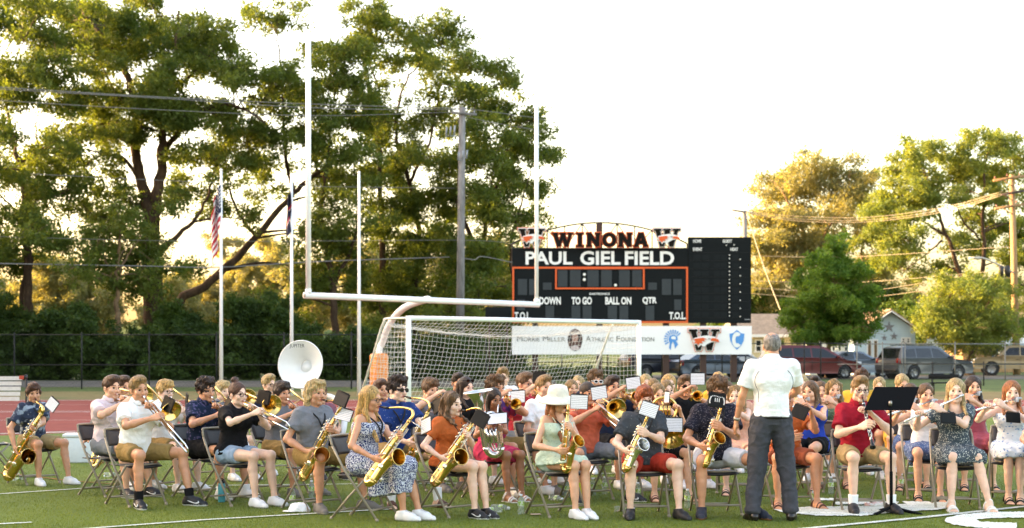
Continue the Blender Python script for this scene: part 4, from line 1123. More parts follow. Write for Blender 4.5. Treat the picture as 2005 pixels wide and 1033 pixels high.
ragged_line('field_line', [(150, 1040), (400, 1021), (620, 1008), (760, 1000)], .07, seed=1)
ragged_line('field_line', [(-20, 971), (100, 963), (190, 957), (300, 950)], .06, seed=2)
ragged_line('field_line', [(-20, 1030), (62, 1026)], .07, seed=3)
ragged_line('field_line', [(1560, 1040), (1800, 1017), (2030, 992)], .09, seed=4)
ragged_line('field_line', [(330, 954), (700, 950), (1100, 947)], .05, seed=12)
ragged_line('field_line', [(1080, 930), (1560, 926), (2020, 905)], .05, seed=13)
ragged_line('field_line', [(-20, 850), (180, 848), (240, 846)], .08, seed=14)
ORL = ramp_ground('orange_field_paint', '#a8602c', '#8c5a28', 6, fine=120)
ragged_line('orange_line', [(-20, 925), (30, 931), (140, 944), (262, 953), (420, 960)], .05, seed=5, mt=ORL)
def blob(name, outer, holes_w=None, seed=0, off=.020):
    """painted letter shape on the turf, frayed outline"""
    rg = random.Random(seed); W = []
    n = len(outer)
    for i in range(n):
        a, b = outer[i], outer[(i + 1) % n]; k = max(1, int(math.hypot(b[0] - a[0], b[1] - a[1]) / 3))
        for j in range(k):
            px, py = lerp(a[0], b[0], j / k) + rg.uniform(-1.6, 1.6), lerp(a[1], b[1], j / k) + rg.uniform(-.8, .8)
            D = gd(py); W.append((gx(px, D), D, off))
    m = MB(); m.add(W, [tuple(range(len(W)))]); o = m.build(name, LINE, None, False); o['kind'] = 'structure'; return o
def ell_band(cx, cy, rx, ry, t0, t1, w, n=30):
    o = [(cx + rx * math.cos(t), cy + ry * math.sin(t)) for t in np.linspace(t0, t1, n)]; i = [(cx + (rx - w) * math.cos(t), cy + (ry - w * .19) * math.sin(t)) for t in np.linspace(t1, t0, n)]
    return o + i
blob('painted_letter', [(1512, 1000), (1560, 996), (1700, 993), (1860, 985), (1868, 993), (1800, 1003), (1700, 1008), (1766, 1004), (1690, 1013), (1600, 1013), (1530, 1006)], seed=6)
blob('painted_letter', ell_band(1790, 994, 72, 9, -1.9, 1.7, 40), seed=7, off=.0215)
blob('painted_letter', ell_band(1990, 1022, 140, 17, math.pi * .50, math.pi * 1.7, 62), seed=8)
blob('painted_letter', [(1632, 986), (1700, 984), (1760, 985), (1756, 991), (1690, 991), (1640, 991)], seed=9)
blob('painted_letter', [(1583, 982), (1600, 978), (1660, 979), (1640, 983)], seed=10)

# turf fibres standing up near the camera
def turf_fibres():
    rg = np.random.RandomState(4); n = 170000
    D = 13.2 + (rg.rand(n) ** 1.5) * 10; X = (rg.rand(n) * 2 - 1) * .36 * D
    h = .016 + .014 * rg.rand(n); a = rg.rand(n) * 6.283; w = .0032; ln = rg.normal(size=(n, 2)) * .009
    b0 = np.stack([X - np.cos(a) * w, D - np.sin(a) * w, np.full(n, .006)], 1); b1 = np.stack([X + np.cos(a) * w, D + np.sin(a) * w, np.full(n, .006)], 1)
    t = np.stack([X + ln[:, 0], D + ln[:, 1], h], 1); V = np.stack([b0, b1, t], 1).reshape(-1, 3); F = np.arange(3 * n).reshape(-1, 3)
    m = leaf_mat('turf_fibre', srgb('#546624'), srgb('#7c8b3e'), .35)
    o = npobj('turf_fibres', V, F, m, None, None, False); tag(o, 'short green artificial grass fibres of the football field', 'turf', kind='stuff')
turf_fibres()

# ------------------------------------------------------------------ trees
BARK = ramp_ground('bark', '#3f2f22', '#5b4634', 3, '#4a382a', fine=14, bump=1.0, stretch=(1, 1, .25))
BARKL = ramp_ground('pale_bark', '#6b5540', '#84694c', 3, fine=14, bump=1.0, stretch=(1, 1, .25))
def leaves(cl, per, size, rg, droop=.4, spray=.7, flat=.55):
    """cl: (n,6) centre + radii. feathery sprays of small leaves"""
    C = []
    for c in cl:
        vol = (c[3] * c[4] * c[5]) ** (2 / 3); k = max(3, int(per * vol))
        u = rg.normal(size=(k, 3)); u /= np.linalg.norm(u, axis=1)[:, None]; r_ = rg.rand(k) ** .45
        C.append(c[:3] + u * r_[:, None] * c[3:6])
    C = np.concatenate(C); n = len(C); m = 26
    ax = rg.normal(size=(n, 3)); ax[:, 2] = ax[:, 2] * flat - droop * .3; ax /= np.linalg.norm(ax, axis=1)[:, None]
    t = np.tile(np.linspace(-.5, .5, m), (n, 1)) * spray
    pos = C[:, None, :] + ax[:, None, :] * t[:, :, None] + rg.normal(size=(n, m, 3)) * spray * .22
    pos[:, :, 2] -= (t ** 2) * droop
    pos = pos.reshape(-1, 3); N_ = len(pos)
    d = rg.normal(size=(N_, 3)) * .6 + np.repeat(ax, m, 0) * .6; d[:, 2] -= .25; d /= np.linalg.norm(d, axis=1)[:, None]
    w = np.cross(d, rg.normal(size=(N_, 3))); w /= np.linalg.norm(w, axis=1)[:, None]
    s_ = size * .78 * (.5 + 1.0 * rg.rand(N_))[:, None]
    V = np.stack([pos - d * s_ * .5, pos + w * s_ * .24, pos + d * s_ * .5, pos - w * s_ * .24], 1).reshape(-1, 3)
    return V, np.arange(4 * N_).reshape(-1, 4)
def tree(label, D, trunks, clumps, lm, seed, per=11, size=.24, bark=None, depth=.9, droop=.4, spray=.7, name='tree', group=None, cat='tree', twigs=True, gz=None, shrink=1.0):
    rg = np.random.RandomState(seed); rr = random.Random(seed)
    base = P(trunks[0][0][0][0], 700, D) if trunks else P(clumps[0][0], 700, D)
    gz = ground_z(D) if gz is None else gz
    root = empty(name, (base.x, D, gz)); m = MB(); nodes = []
    for k, tr in enumerate(trunks):
        pts, r0, r1 = tr[:3]; dd = tr[3] if len(tr) > 3 else 0
        W = [P(p[0], p[1], D + dd * i / max(1, len(pts) - 1)) for i, p in enumerate(pts)]
        if k == 0: W[0].z = gz - .1
        S = spl(W, 6); S = [q + Vector((rr.uniform(-.06, .06), rr.uniform(-.2, .2), 0)) * min(1, i) for i, q in enumerate(S)]
        R_ = [.72 * lerp(r0, r1, (i / (len(S) - 1)) ** .85) for i in range(len(S))]
        if k == 0: R_[0] *= 1.5; R_[1] *= 1.18
        m.tube(S, R_, 9); nodes += [(q, q_r) for q, q_r in zip(S, R_)][2 if k == 0 else 0:]
    cl = []
    for c in clumps:
        r_ = c[2] * D / FPX; ry = (c[3] if len(c) > 3 else c[2] * .8) * D / FPX
        q = P(c[0], c[1], D + rr.uniform(-1, 1) * depth * (4.0 if not len(c) > 4 else c[4])); 
        # every clump is a few lobes, so the outline stays uneven
        nl = 10
        for _ in range(nl):
            o = Vector((rr.gauss(0, .62) * r_, rr.gauss(0, .8) * r_, rr.gauss(0, .60) * ry)); f = rr.uniform(.26, .60) * shrink
            cl.append([*(q + o), r_ * f * 1.25, r_ * f * 1.2, ry * f * .8])
        if nodes and twigs:
            cand = sorted(nodes, key=lambda nd: (nd[0] - q).length + max(0, nd[0].z - q.z) * 1.2)[0]
            a, ra = cand; L = (q - a).length; mid = a.lerp(q, .5) + Vector((rr.gauss(0, .08) * L, rr.gauss(0, .06) * L, rr.uniform(-.02, .14) * L)); rb = min(ra * .6, .03 + .018 * L)
            S = spl([a, mid, q], 5); m.tube(S, [lerp(rb, .018, i / (len(S) - 1)) for i in range(len(S))], 6)
            for e in cl[-nl::3]:
                e = Vector(e[:3]); st = S[rr.randrange(4, len(S))]; m.tube(spl([st, st.lerp(e, .5) + Vector((rr.gauss(0, .15), rr.gauss(0, .15), .1)), e], 3), [lerp(rb * .45, .012, i / 6) for i in range(7)], 5)
                for _t in range(2):
                    e2 = e + Vector((rr.gauss(0, .6) * r_, rr.gauss(0, .6) * r_, rr.gauss(.2, .5) * ry)); m.tube([e, e.lerp(e2, .5) + Vector((0, 0, .08)), e2], [.016, .012, .007], 4)
    if m.V: 
        o = wb(m, 'trunk', bark or BARK, root)
    V, F = leaves(np.array(cl), per * 3.7, size, rg, droop, spray)
    V[:, 2] = np.maximum(V[:, 2], gz + .03)
    npobj('crown', V - np.array(root.location), F, lm, root, None, False)
    tag(root, label, cat, group); return root
LG = leaf_mat('leaves_green', srgb('#3a5221'), srgb('#72803c'), .5)
LGY = leaf_mat('leaves_yellow_green', srgb('#5a7036'), srgb('#87904a'), .5)
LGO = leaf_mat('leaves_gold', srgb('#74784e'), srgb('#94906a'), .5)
LD = leaf_mat('leaves_dark', srgb('#22381a'), srgb('#4f662a'), .4)
G1 = 'tall trees behind the field'
tree('tall tree at the left edge with two slim dark trunks', 80, [([(60, 700), (56, 560), (50, 430), (42, 330), (22, 270), (10, 180)], .38, .10), ([(40, 700), (44, 600), (50, 480), (62, 380), (75, 320), (70, 240)], .22, .06, 2), ([(48, 440), (20, 400), (-20, 360)], .12, .04)],
     [(-20, 40, 55), (40, 50, 60), (20, 120, 60), (-10, 190, 55), (60, 170, 45), (110, 200, 40), (20, 260, 50), (70, 300, 45), (120, 290, 35), (-20, 330, 45), (40, 360, 50), (100, 390, 45), (10, 430, 45), (70, 450, 45), (-20, 490, 45), (120, 470, 35), (30, 520, 40), (80, 10, 50), (90, 110, 40), (120, 345, 35)], LG, 11, group=G1)
tree('biggest tree, with thick dark forked trunk and wide crown', 84, [([(306, 705), (303, 620), (298, 520), (296, 450), (300, 405)], .92, .60), ([(299, 430), (276, 350), (265, 280), (262, 200), (240, 120), (200, 70), (165, 25), (150, -10)], .48, .07), ([(300, 420), (314, 340), (318, 270), (330, 200), (343, 110), (350, 20)], .50, .06, -2), ([(262, 210), (225, 180), (190, 100)], .16, .05), ([(285, 500), (262, 465), (225, 452), (185, 458), (150, 485)], .24, .07, -3), ([(278, 360), (240, 308), (200, 300), (165, 290)], .18, .05, -2), ([(303, 500), (360, 450), (400, 400), (420, 330)], .24, .06, 2), ([(318, 300), (370, 235), (430, 205), (480, 215), (520, 240)], .24, .06, -2), ([(335, 180), (400, 120), (440, 60)], .14, .04)],
     [(130, 50, 60), (200, 45, 60), (270, 30, 60), (340, 45, 60), (400, 70, 45), (170, 110, 60), (250, 105, 60), (330, 120, 60), (400, 130, 50), (455, 110, 42), (470, 160, 45), (520, 200, 42), (160, 185, 55), (230, 185, 60), (310, 195, 60), (380, 195, 50), (450, 230, 45), (510, 265, 45), (340, 250, 55), (270, 255, 50), (200, 250, 50), (140, 255, 40), (400, 290, 45), (460, 310, 42), (370, 345, 40), (170, 320, 40), (215, 365, 35), (430, 380, 40), (160, 400, 38), (250, 400, 30), (340, 400, 30), (480, 430, 26), (210, 430, 28), (350, 530, 34), (250, 560, 34), (540, 150, 30), (190, 530, 30)], LG, 12, per=11.5, group=G1)
tree('leaning tree, its long bare trunk slanting up to the right', 87, [([(318, 640), (345, 600), (400, 560), (455, 512), (510, 455), (560, 395), (605, 350), (660, 315)], .44, .14), ([(505, 465), (470, 420), (445, 350), (440, 280)], .17, .05), ([(575, 380), (560, 300), (555, 220), (550, 120), (540, 60)], .18, .04), ([(560, 395), (600, 385), (650, 385)], .12, .04)],
     [(535, 35, 32), (505, 30, 24), (560, 45, 22), (570, 150, 38), (600, 190, 38), (560, 250, 45), (600, 290, 40), (520, 330, 42), (640, 350, 36), (480, 270, 36), (610, 450, 34), (650, 470, 36), (610, 530, 36)], LG, 13, group=G1)
tree('small thin tree with pale trunk left of the biggest tree', 78, [([(234, 745), (232, 650), (230, 600), (229, 545), (235, 480), (240, 420)], .26, .07), ([(229, 560), (210, 520), (195, 470)], .12, .03), ([(231, 550), (250, 500), (275, 460)], .11, .03)],
     [(205, 490, 34), (260, 500, 36), (235, 440, 36), (290, 470, 30), (170, 470, 30), (215, 540, 30), (280, 540, 32), (150, 520, 28)], LG, 14, bark=BARKL, group=G1)
tree('slim tree just right of the tall left goal upright', 86, [([(655, 705), (654, 600), (642, 500), (628, 420), (640, 330), (650, 230)], .34, .07), ([(650, 560), (690, 480), (700, 400), (690, 300)], .18, .05)],
     [(622, 105, 30), (650, 110, 38), (690, 95, 36), (640, 165, 40), (690, 160, 42), (650, 230, 44), (700, 230, 40), (640, 300, 44), (690, 310, 42), (640, 380, 42), (690, 400, 42), (640, 460, 42), (690, 480, 40), (640, 540, 42), (690, 560, 42), (600, 570, 40), (560, 590, 36)], LG, 15, group=G1)
tree('tallest tree between the goal uprights with golden top', 90, [([(748, 705), (748, 600), (750, 500), (746, 400), (742, 300), (745, 200), (725, 120)], .40, .06), ([(745, 330), (730, 220), (715, 130), (705, 70)], .14, .04), ([(805, 690), (812, 560), (820, 450), (800, 350), (775, 260), (790, 170), (830, 110)], .34, .05, 3), ([(800, 360), (840, 280), (860, 180), (870, 90)], .15, .04)],
     [(700, 45, 30), (735, 25, 32), (770, 40, 34), (800, 60, 32), (850, 40, 30), (880, 70, 32), (895, 125, 32), (840, 90, 34), (725, 85, 34), (775, 110, 34), (850, 150, 34), (740, 190, 42), (720, 260, 44), (780, 240, 46), (830, 215, 38), (770, 320, 50), (830, 310, 46), (730, 350, 46), (780, 400, 50), (840, 400, 46), (740, 450, 46), (800, 480, 50), (850, 490, 44), (760, 540, 46), (820, 570, 50), (730, 600, 44), (790, 620, 46), (860, 600, 40)], LG, 16, per=12, group=G1)
tree('leafy tree behind the grey utility pole', 88, [([(925, 705), (930, 600), (945, 480), (960, 400), (985, 330), (1000, 260)], .34, .05), ([(940, 500), (900, 400), (905, 300), (930, 200)], .22, .05), ([(1010, 600), (1000, 480), (1020, 400), (1040, 330)], .16, .04)],
     [(945, 130, 34), (985, 160, 34), (920, 175, 34), (965, 205, 40), (1000, 225, 34), (905, 245, 42), (955, 270, 44), (1010, 285, 38), (1045, 300, 30), (900, 320, 46), (955, 345, 46), (1005, 350, 40), (1045, 370, 30), (885, 390, 44), (940, 415, 46), (995, 420, 42), (1030, 430, 28), (890, 470, 48), (950, 490, 48), (1000, 500, 42), (910, 550, 48), (970, 560, 48), (880, 610, 44), (940, 625, 46), (1005, 620, 42), (1060, 262, 20), (1050, 228, 18), (1075, 300, 16)], LG, 17, per=12, group=G1)
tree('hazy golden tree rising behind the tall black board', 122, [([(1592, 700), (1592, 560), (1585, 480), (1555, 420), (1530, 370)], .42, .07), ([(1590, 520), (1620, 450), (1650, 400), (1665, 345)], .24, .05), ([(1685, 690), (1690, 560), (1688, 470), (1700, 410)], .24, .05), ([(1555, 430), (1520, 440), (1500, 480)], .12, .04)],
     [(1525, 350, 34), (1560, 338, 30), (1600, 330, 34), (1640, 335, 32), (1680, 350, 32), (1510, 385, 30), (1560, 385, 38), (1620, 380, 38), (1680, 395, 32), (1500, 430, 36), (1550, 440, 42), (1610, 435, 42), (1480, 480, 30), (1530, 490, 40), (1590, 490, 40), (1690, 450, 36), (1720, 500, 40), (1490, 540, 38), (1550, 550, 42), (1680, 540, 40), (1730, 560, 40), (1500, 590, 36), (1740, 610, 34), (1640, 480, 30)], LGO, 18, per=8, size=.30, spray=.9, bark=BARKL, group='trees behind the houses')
tree('spreading yellow-green tree with curving trunk at far right', 113, [([(1905, 735), (1908, 640), (1890, 570), (1868, 500), (1845, 440), (1825, 380), (1805, 320)], .42, .06), ([(1890, 580), (1925, 520), (1925, 420), (1930, 320), (1945, 280)], .30, .05), ([(1850, 460), (1800, 430), (1760, 410)], .16, .04), ([(1845, 470), (1810, 500), (1770, 530)], .12, .04), ([(1920, 470), (1885, 430), (1865, 380)], .13, .04), ([(1925, 400), (1970, 370), (1990, 330)], .13, .04)],
     [(1790, 300, 28), (1825, 300, 30), (1855, 320, 28), (1770, 345, 32), (1810, 345, 34), (1745, 385, 34), (1790, 385, 36), (1725, 420, 32), (1840, 380, 30), (1900, 290, 30), (1930, 280, 30), (1965, 285, 28), (1990, 310, 28), (1880, 330, 30), (1920, 335, 34), (1965, 345, 34), (1890, 375, 28), (1760, 440, 38), (1720, 470, 34), (1790, 470, 30), (1940, 390, 30), (1990, 380, 28), (1745, 510, 34), (1905, 430, 30), (1960, 440, 34), (2000, 450, 30), (1880, 470, 28), (1930, 490, 32), (1980, 510, 34), (1850, 530, 24), (1800, 540, 26), (1950, 560, 36), (2000, 570, 34)], LGY, 19, per=9.5, size=.28, group='trees behind the houses')
tree('round dense dark green tree in front of the houses', 82, [([(1622, 742), (1622, 700), (1624, 640), (1628, 560)], .26, .10)],
     [(1632, 478, 18, 18), (1628, 498, 28, 22), (1612, 520, 36, 26), (1650, 522, 36, 26), (1672, 575, 24, 22), (1562, 600, 28, 22), (1595, 550, 38, 28), (1640, 552, 42, 30), (1672, 558, 30, 26), (1580, 590, 40, 30), (1630, 592, 46, 32), (1668, 595, 34, 28), (1570, 630, 40, 28), (1615, 635, 46, 30), (1655, 635, 42, 28), (1680, 628, 24, 22), (1575, 655, 34, 20), (1640, 658, 44, 20)], leaf_mat('leaves_maple', srgb('#3a6424'), srgb('#6f8c38'), .45), 20, per=30, size=.17, depth=.35, droop=.15, spray=.4, bark=BARKL)
tree('low bright yellow-green tree leaning over the gold pickup', 94, [([(1898, 738), (1900, 700), (1902, 650), (1895, 600)], .40, .10), ([(1900, 640), (1930, 600), (1945, 580)], .16, .04), ([(1900, 650), (1865, 615), (1845, 600)], .14, .04)],
     [(1845, 575, 28), (1875, 555, 32), (1910, 560, 36), (1945, 585, 32), (1965, 610, 26), (1825, 605, 26), (1860, 600, 34), (1905, 605, 38), (1820, 640, 22), (1850, 640, 32), (1895, 645, 38), (1940, 640, 34), (1970, 650, 24), (1870, 670, 26), (1925, 672, 26)], LGY, 21, per=15, size=.22, depth=.5, bark=BARKL)
# undergrowth behind the left fence, single bushes
rb = random.Random(5)
bush = [(-10, 620, 60, 95), (70, 650, 55, 70), (150, 615, 60, 90), (225, 660, 45, 55), (290, 640, 55, 75), (360, 620, 60, 90), (430, 650, 55, 75), (495, 600, 55, 100), (560, 640, 50, 80), (620, 665, 50, 60), (690, 650, 50, 70), (760, 670, 50, 60), (830, 665, 50, 65), (900, 670, 50, 60), (970, 665, 45, 60), (1050, 715, 45, 26), (1130, 718, 45, 24), (1205, 718, 45, 24)]
bdesc = ['dark bush at the left end of the thicket behind the fence', 'low bush in front of the twin slim trunks', 'tall dark bush between the twin trunks and the thin tree', 'low bush at the foot of the thin pale trunk', 'dark bush at the foot of the biggest tree', 'tall dark bush right of the biggest trunk', 'bush behind the flagpole with the striped flag', 'tallest bush, just right of the striped flag', 'bush behind the pole above the white tuba bell', 'low bush below the left goal upright', 'bush behind the bare third flagpole', 'bush behind the orange padded goal post', 'bush seen through the left half of the goal net', 'bush behind the foot of the utility pole', 'bush beside the left end of the white banner', 'low bush under the left end of the banner', 'low bush under the oval portrait of the banner', 'low bush seen past the right goal post']
for i, (x, y, rx, ry) in enumerate(bush):
    D = 76.5 + rb.uniform(-1, 2.0); c = []
    for k in range(18): c.append((x + rb.gauss(0, rx * .5), lerp(y + 26 - ry * .32 * rb.uniform(.2, 1.6), 742, rb.random()), rx * .5, ry * .30, .35))
    tree(bdesc[i], D, [], c, LD, 40 + i, per=30, size=.20, droop=.15, spray=.45, name='bush', cat='bush', group='bushes behind the left fence', twigs=False)
# golden trees far behind
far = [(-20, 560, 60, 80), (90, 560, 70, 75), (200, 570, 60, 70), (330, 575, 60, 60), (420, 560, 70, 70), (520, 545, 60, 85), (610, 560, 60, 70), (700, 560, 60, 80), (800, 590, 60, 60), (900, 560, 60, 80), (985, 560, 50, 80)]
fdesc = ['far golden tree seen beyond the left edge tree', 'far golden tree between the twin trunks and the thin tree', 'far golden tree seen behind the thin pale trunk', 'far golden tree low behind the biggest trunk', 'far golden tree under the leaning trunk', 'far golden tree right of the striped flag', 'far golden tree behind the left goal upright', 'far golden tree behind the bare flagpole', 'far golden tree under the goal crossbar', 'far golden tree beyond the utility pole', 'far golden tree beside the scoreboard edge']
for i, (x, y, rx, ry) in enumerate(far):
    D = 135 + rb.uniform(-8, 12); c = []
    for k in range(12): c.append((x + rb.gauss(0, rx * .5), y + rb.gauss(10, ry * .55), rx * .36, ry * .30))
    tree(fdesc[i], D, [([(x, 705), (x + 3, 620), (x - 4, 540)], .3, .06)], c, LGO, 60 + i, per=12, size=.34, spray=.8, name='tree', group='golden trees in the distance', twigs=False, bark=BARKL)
for i, (x, y, rx, ry, d) in enumerate([(1500, 600, 34, 30, 'dark tree between the black board and the cream house'), (1745, 590, 60, 30, 'dark tree rising behind the blue gabled house'), (1800, 610, 40, 40, 'green bush right of the blue gabled house'), (1990, 640, 50, 40, 'dark green tree low at the right edge'), (1440, 590, 50, 40, 'dark tree hidden behind the scoreboard')]):
    D = 124 if i != 2 else 106; c = [(x + rb.gauss(0, rx * .5), y + rb.gauss(8, ry * .5), rx * .5, ry * .45) for k in range(9)]
    tree(d, D, [([(x, 705), (x, 640)], .3, .1)], c, leaf_mat('leaves_mid', srgb('#2d4a1c'), srgb('#5c7230'), .4), 80 + i, per=14, size=.3, name='tree', twigs=False, group='trees behind the houses')
for i in range(9):      # distant wooded bluff
    pass
m = MB(); V = []; F = []
for i in range(41):
    x = -500 + 1000 * i / 40; h = 14 + 9 * math.sin(i * .55) + 5 * math.sin(i * 1.3 + 1)
    V += [(x, 640, -2), (x, 700, max(4, h))]
for i in range(40): F.append((2 * i, 2 * i + 2, 2 * i + 3, 2 * i + 1))
m.add(V, F); o = m.build('hills', GRN, None, True); o['kind'] = 'structure'
# ------------------------------------------------------------------ goals, poles, boards, fences
WPAINT = mat('white_gloss_paint', '#efefee', .32, var=.04, vs_=3)
GREYW = ramp_ground('weathered_pole', '#6f6a66', '#8a8682', 3, fine=12, bump=.6, stretch=(1, 1, .15))
# football goal
A_, B_ = P(600, 578, 39), P(1052, 596, 45); dv = (B_ - A_).normalized(); nv = Vector((dv.y, -dv.x, 0)); bk_ = -nv if nv.y < 0 else nv
goal = empty('goal_post', ((A_ + B_) / 2).xy.to_3d()); m = MB()
m.tube([A_ - dv * .06, B_ + dv * .05], .082, 16); wb(m, 'crossbar', WPAINT, goal)
for q, py, D in ((A_ + dv * .06, 70, 39), (B_ - dv * .03, 205, 45)):
    m = MB(); m.tube([q, Vector((q.x, q.y, P(0, py, D).z))], .058 if D == 45 else .068, 14); m.tube([q + Vector((0, 0, .05)), q + Vector((0, 0, .16))], .082, 14); wb(m, 'upright', WPAINT, goal)
m = MB(); e = A_ - dv * .06; m.tube([e - dv * .004, e + dv * .01], .05, 14); wb(m, 'end_plate', mat('grey_metal', '#8d8c88', .5), goal)
mid = (A_ + B_) / 2; D = 43.6; base = Vector((gx(742, D), D, 0))
pth = spl([base, base + Vector((0, 0, 1.6)), P(748, 672, D), P(764, 632, 43.2), P(792, 602, 42.6), mid + Vector((-.15, .2, .02)), mid], 6)
m = MB(); m.tube(pth, .095, 16); wb(m, 'gooseneck', WPAINT, goal)
m = MB(); m.box((0, 0, .86), (.44, .44, 1.52)); o = m.build('post_pad', mat('orange_vinyl_pad', '#e0822a', .45, var=.08, vs_=4), goal, False); o.matrix_world = Matrix.Translation(base - goal.location) @ Matrix.Rotation(R(38), 4, 'Z'); bev(o, .10, 4)
o.location = base - goal.location
tag(goal, 'tall white gooseneck football goal post with orange padded base', 'goal post')
# soccer goal with net
S1, S2 = P(800, 623, 35.0), P(1251, 631, 39.5); S2.z = S1.z; S1.z = 2.41; S2.z = 2.41
dx = (S2 - S1).normalized(); bk = Vector((-dx.y, dx.x, 0)); sg = empty('soccer_goal', (S1 + S2).xy.to_3d() / 2)
m = MB(); m.tube([S1, S2], .055, 14); wb(m, 'crossbar', WPAINT, sg)
for q in (S1, S2): m = MB(); m.tube([Vector((q.x, q.y, 0)), q + Vector((0, 0, .05))], .06, 14); wb(m, 'post', WPAINT, sg)
m = MB(); bt = []; TD, BD = 1.0, 2.3
for q in (S1, S2):
    t = q + bk * TD; g = Vector((q.x, q.y, .03)) + bk * BD; m.tube(spl([q, q + bk * (TD * .9), t + Vector((0, 0, -.06)), t.lerp(g, .1)], 4) + [g], .028, 8); m.tube([Vector((q.x, q.y, .03)), g], .028, 8); bt.append((t, g))
m.tube([bt[0][1], bt[1][1]], .028, 8); wb(m, 'back_frame', mat('white_frame_worn', '#d8d6cf', .4, var=.08), sg)
m = MB(); rg = random.Random(3); r_ = .0052; nw, nh = 60, 20
def netpt(u, v):      # v 0 front top, .3 back top, 1 ground
    q = S1.lerp(S2, u) ; 
    if v < .3: p = q + bk * (TD * v / .3) + Vector((0, 0, -.05 - .26 * math.sin(math.pi * v / .3) * .6 - .32 * math.sin(math.pi * u) * (v / .3)))
    else:
        w = (v - .3) / .7; p = q + bk * lerp(TD, BD, w); p.z = lerp(2.36 - .32 * math.sin(math.pi * u), .02, w); p += bk * (-.28 * math.sin(math.pi * w) * math.sin(math.pi * u) ** .5)
    return p + Vector((rg.uniform(-.012, .012), 0, rg.uniform(-.012, .012)))
nv_ = 28; G = [[netpt(i / nw, j / nv_) for j in range(nv_ + 1)] for i in range(nw + 1)]
for i in range(nw + 1): m.tube(G[i], r_, 3, caps=False)
for j in range(nv_ + 1): m.tube([G[i][j] for i in range(nw + 1)], r_, 3, caps=False)
for q, (t, g) in ((S1, bt[0]), (S2, bt[1])):      # side nets
    qb = Vector((q.x, q.y, 0))
    for j in range(1, 20):
        z = 2.36 * j / 20; tt = 1 - z / 2.36; m.tube([qb + Vector((0, 0, z)), qb + bk * (lerp(TD, BD, tt) * .5) + Vector((0, 0, z - .04)), qb + bk * lerp(TD, BD, tt) + Vector((0, 0, z))], r_, 3, caps=False)
    for k in range(1, 16):
        d_ = BD * k / 16; zt = 2.36 if d_ < TD else 2.36 * (1 - (d_ - TD) / (BD - TD)); m.tube([qb + bk * d_ + Vector((0, 0, .02)), qb + bk * d_ + Vector((0, 0, zt))], r_, 3, caps=False)
wb(m, 'net', mat('white_net_cord', '#cfcdc6', .7, var=0), sg)
tag(sg, 'white full-size soccer goal with white net behind the band', 'soccer goal')
# flagpoles
for x, ytop, lab in ((433, 335, 'white flagpole flying the striped red and white flag'), (571, 345, 'white flagpole with the dark blue flag'), (703, 340, 'bare white flagpole between the goal upright and utility pole')):
    D = 58; q = Vector((gx(x, D), D, ground_z(D))); t = P(x, ytop, D); rt = empty('flagpole', q); m = MB(); m.tube([q, t], [.075, .045], 12); wb(m, 'pole', WPAINT, rt)
    m = MB(); m.lathe([(.0, -.06), (.045, -.035), (.06, 0), (.045, .035), (0, .06)], t + Vector((0, 0, .05)), (0, 0, 1), 12); wb(m, 'finial', WPAINT, rt); tag(rt, lab, 'flagpole', 'flagpoles behind the track')
def flag(x, y0, y1, w, mats, fn, label, D=57.9, side=-1, seed=1):
    """limp flag hanging in folds from its pole"""
    nu, nv__ = 34, 30; V = []; F = []; mi = []; H = (y1 - y0) / FPX * D; q = P(x, y0, D)
    for i in range(nu + 1):
        u = i / nu
        for j in range(nv__ + 1):
            v = j / nv__; sagx = side * w * (u ** .8) * (1 - .25 * v) + .05 * math.sin(u * 9 + v * 4) * (.4 + v); dy = .10 * math.sin(u * 16 + v * 3 + seed) * (1 - .3 * v) - .03
            V.append((q.x + side * .05 + sagx, q.y + dy, q.z - H * (v * (.62 + .0 * u) + .38 * u ** 1.2)))
    for i in range(nu):
        for j in range(nv__):
            a = i * (nv__ + 1) + j; F.append((a, a + nv__ + 1, a + nv__ + 2, a + 1)); mi.append(fn((i + .5) / nu, (j + .5) / nv__))
    m = MB(); m.add(V, F); m.mi = mi; o = m.build('flag', mats); tag(o, label, 'flag'); s_ = o.modifiers.new('thickness', 'SOLIDIFY'); s_.thickness = .006; return o
RED, WHT, NAVY = mat('flag_red', '#c02a38', .8), mat('flag_white', '#f0ece6', .8), mat('flag_navy', '#1d2340', .8)
def usf(u, v):
    if u < .40 and v < .54: return 1 if (math.hypot(((u * 22) % 1) - .5, ((v * 16) % 1) - .5) < .25) else 2
    return 0 if int(v * 13) % 2 == 0 else 1
flag(434, 360, 528, .34, [RED, WHT, NAVY], usf, 'limp red and white striped flag with navy star field', seed=2)
flag(572, 368, 480, .16, [mat('flag_blue', '#25263c', .8), WHT, RED], lambda u, v: (2 if .42 < v < .52 else (1 if .52 < v < .56 else 0)), 'limp dark blue flag with a small red band', seed=4)
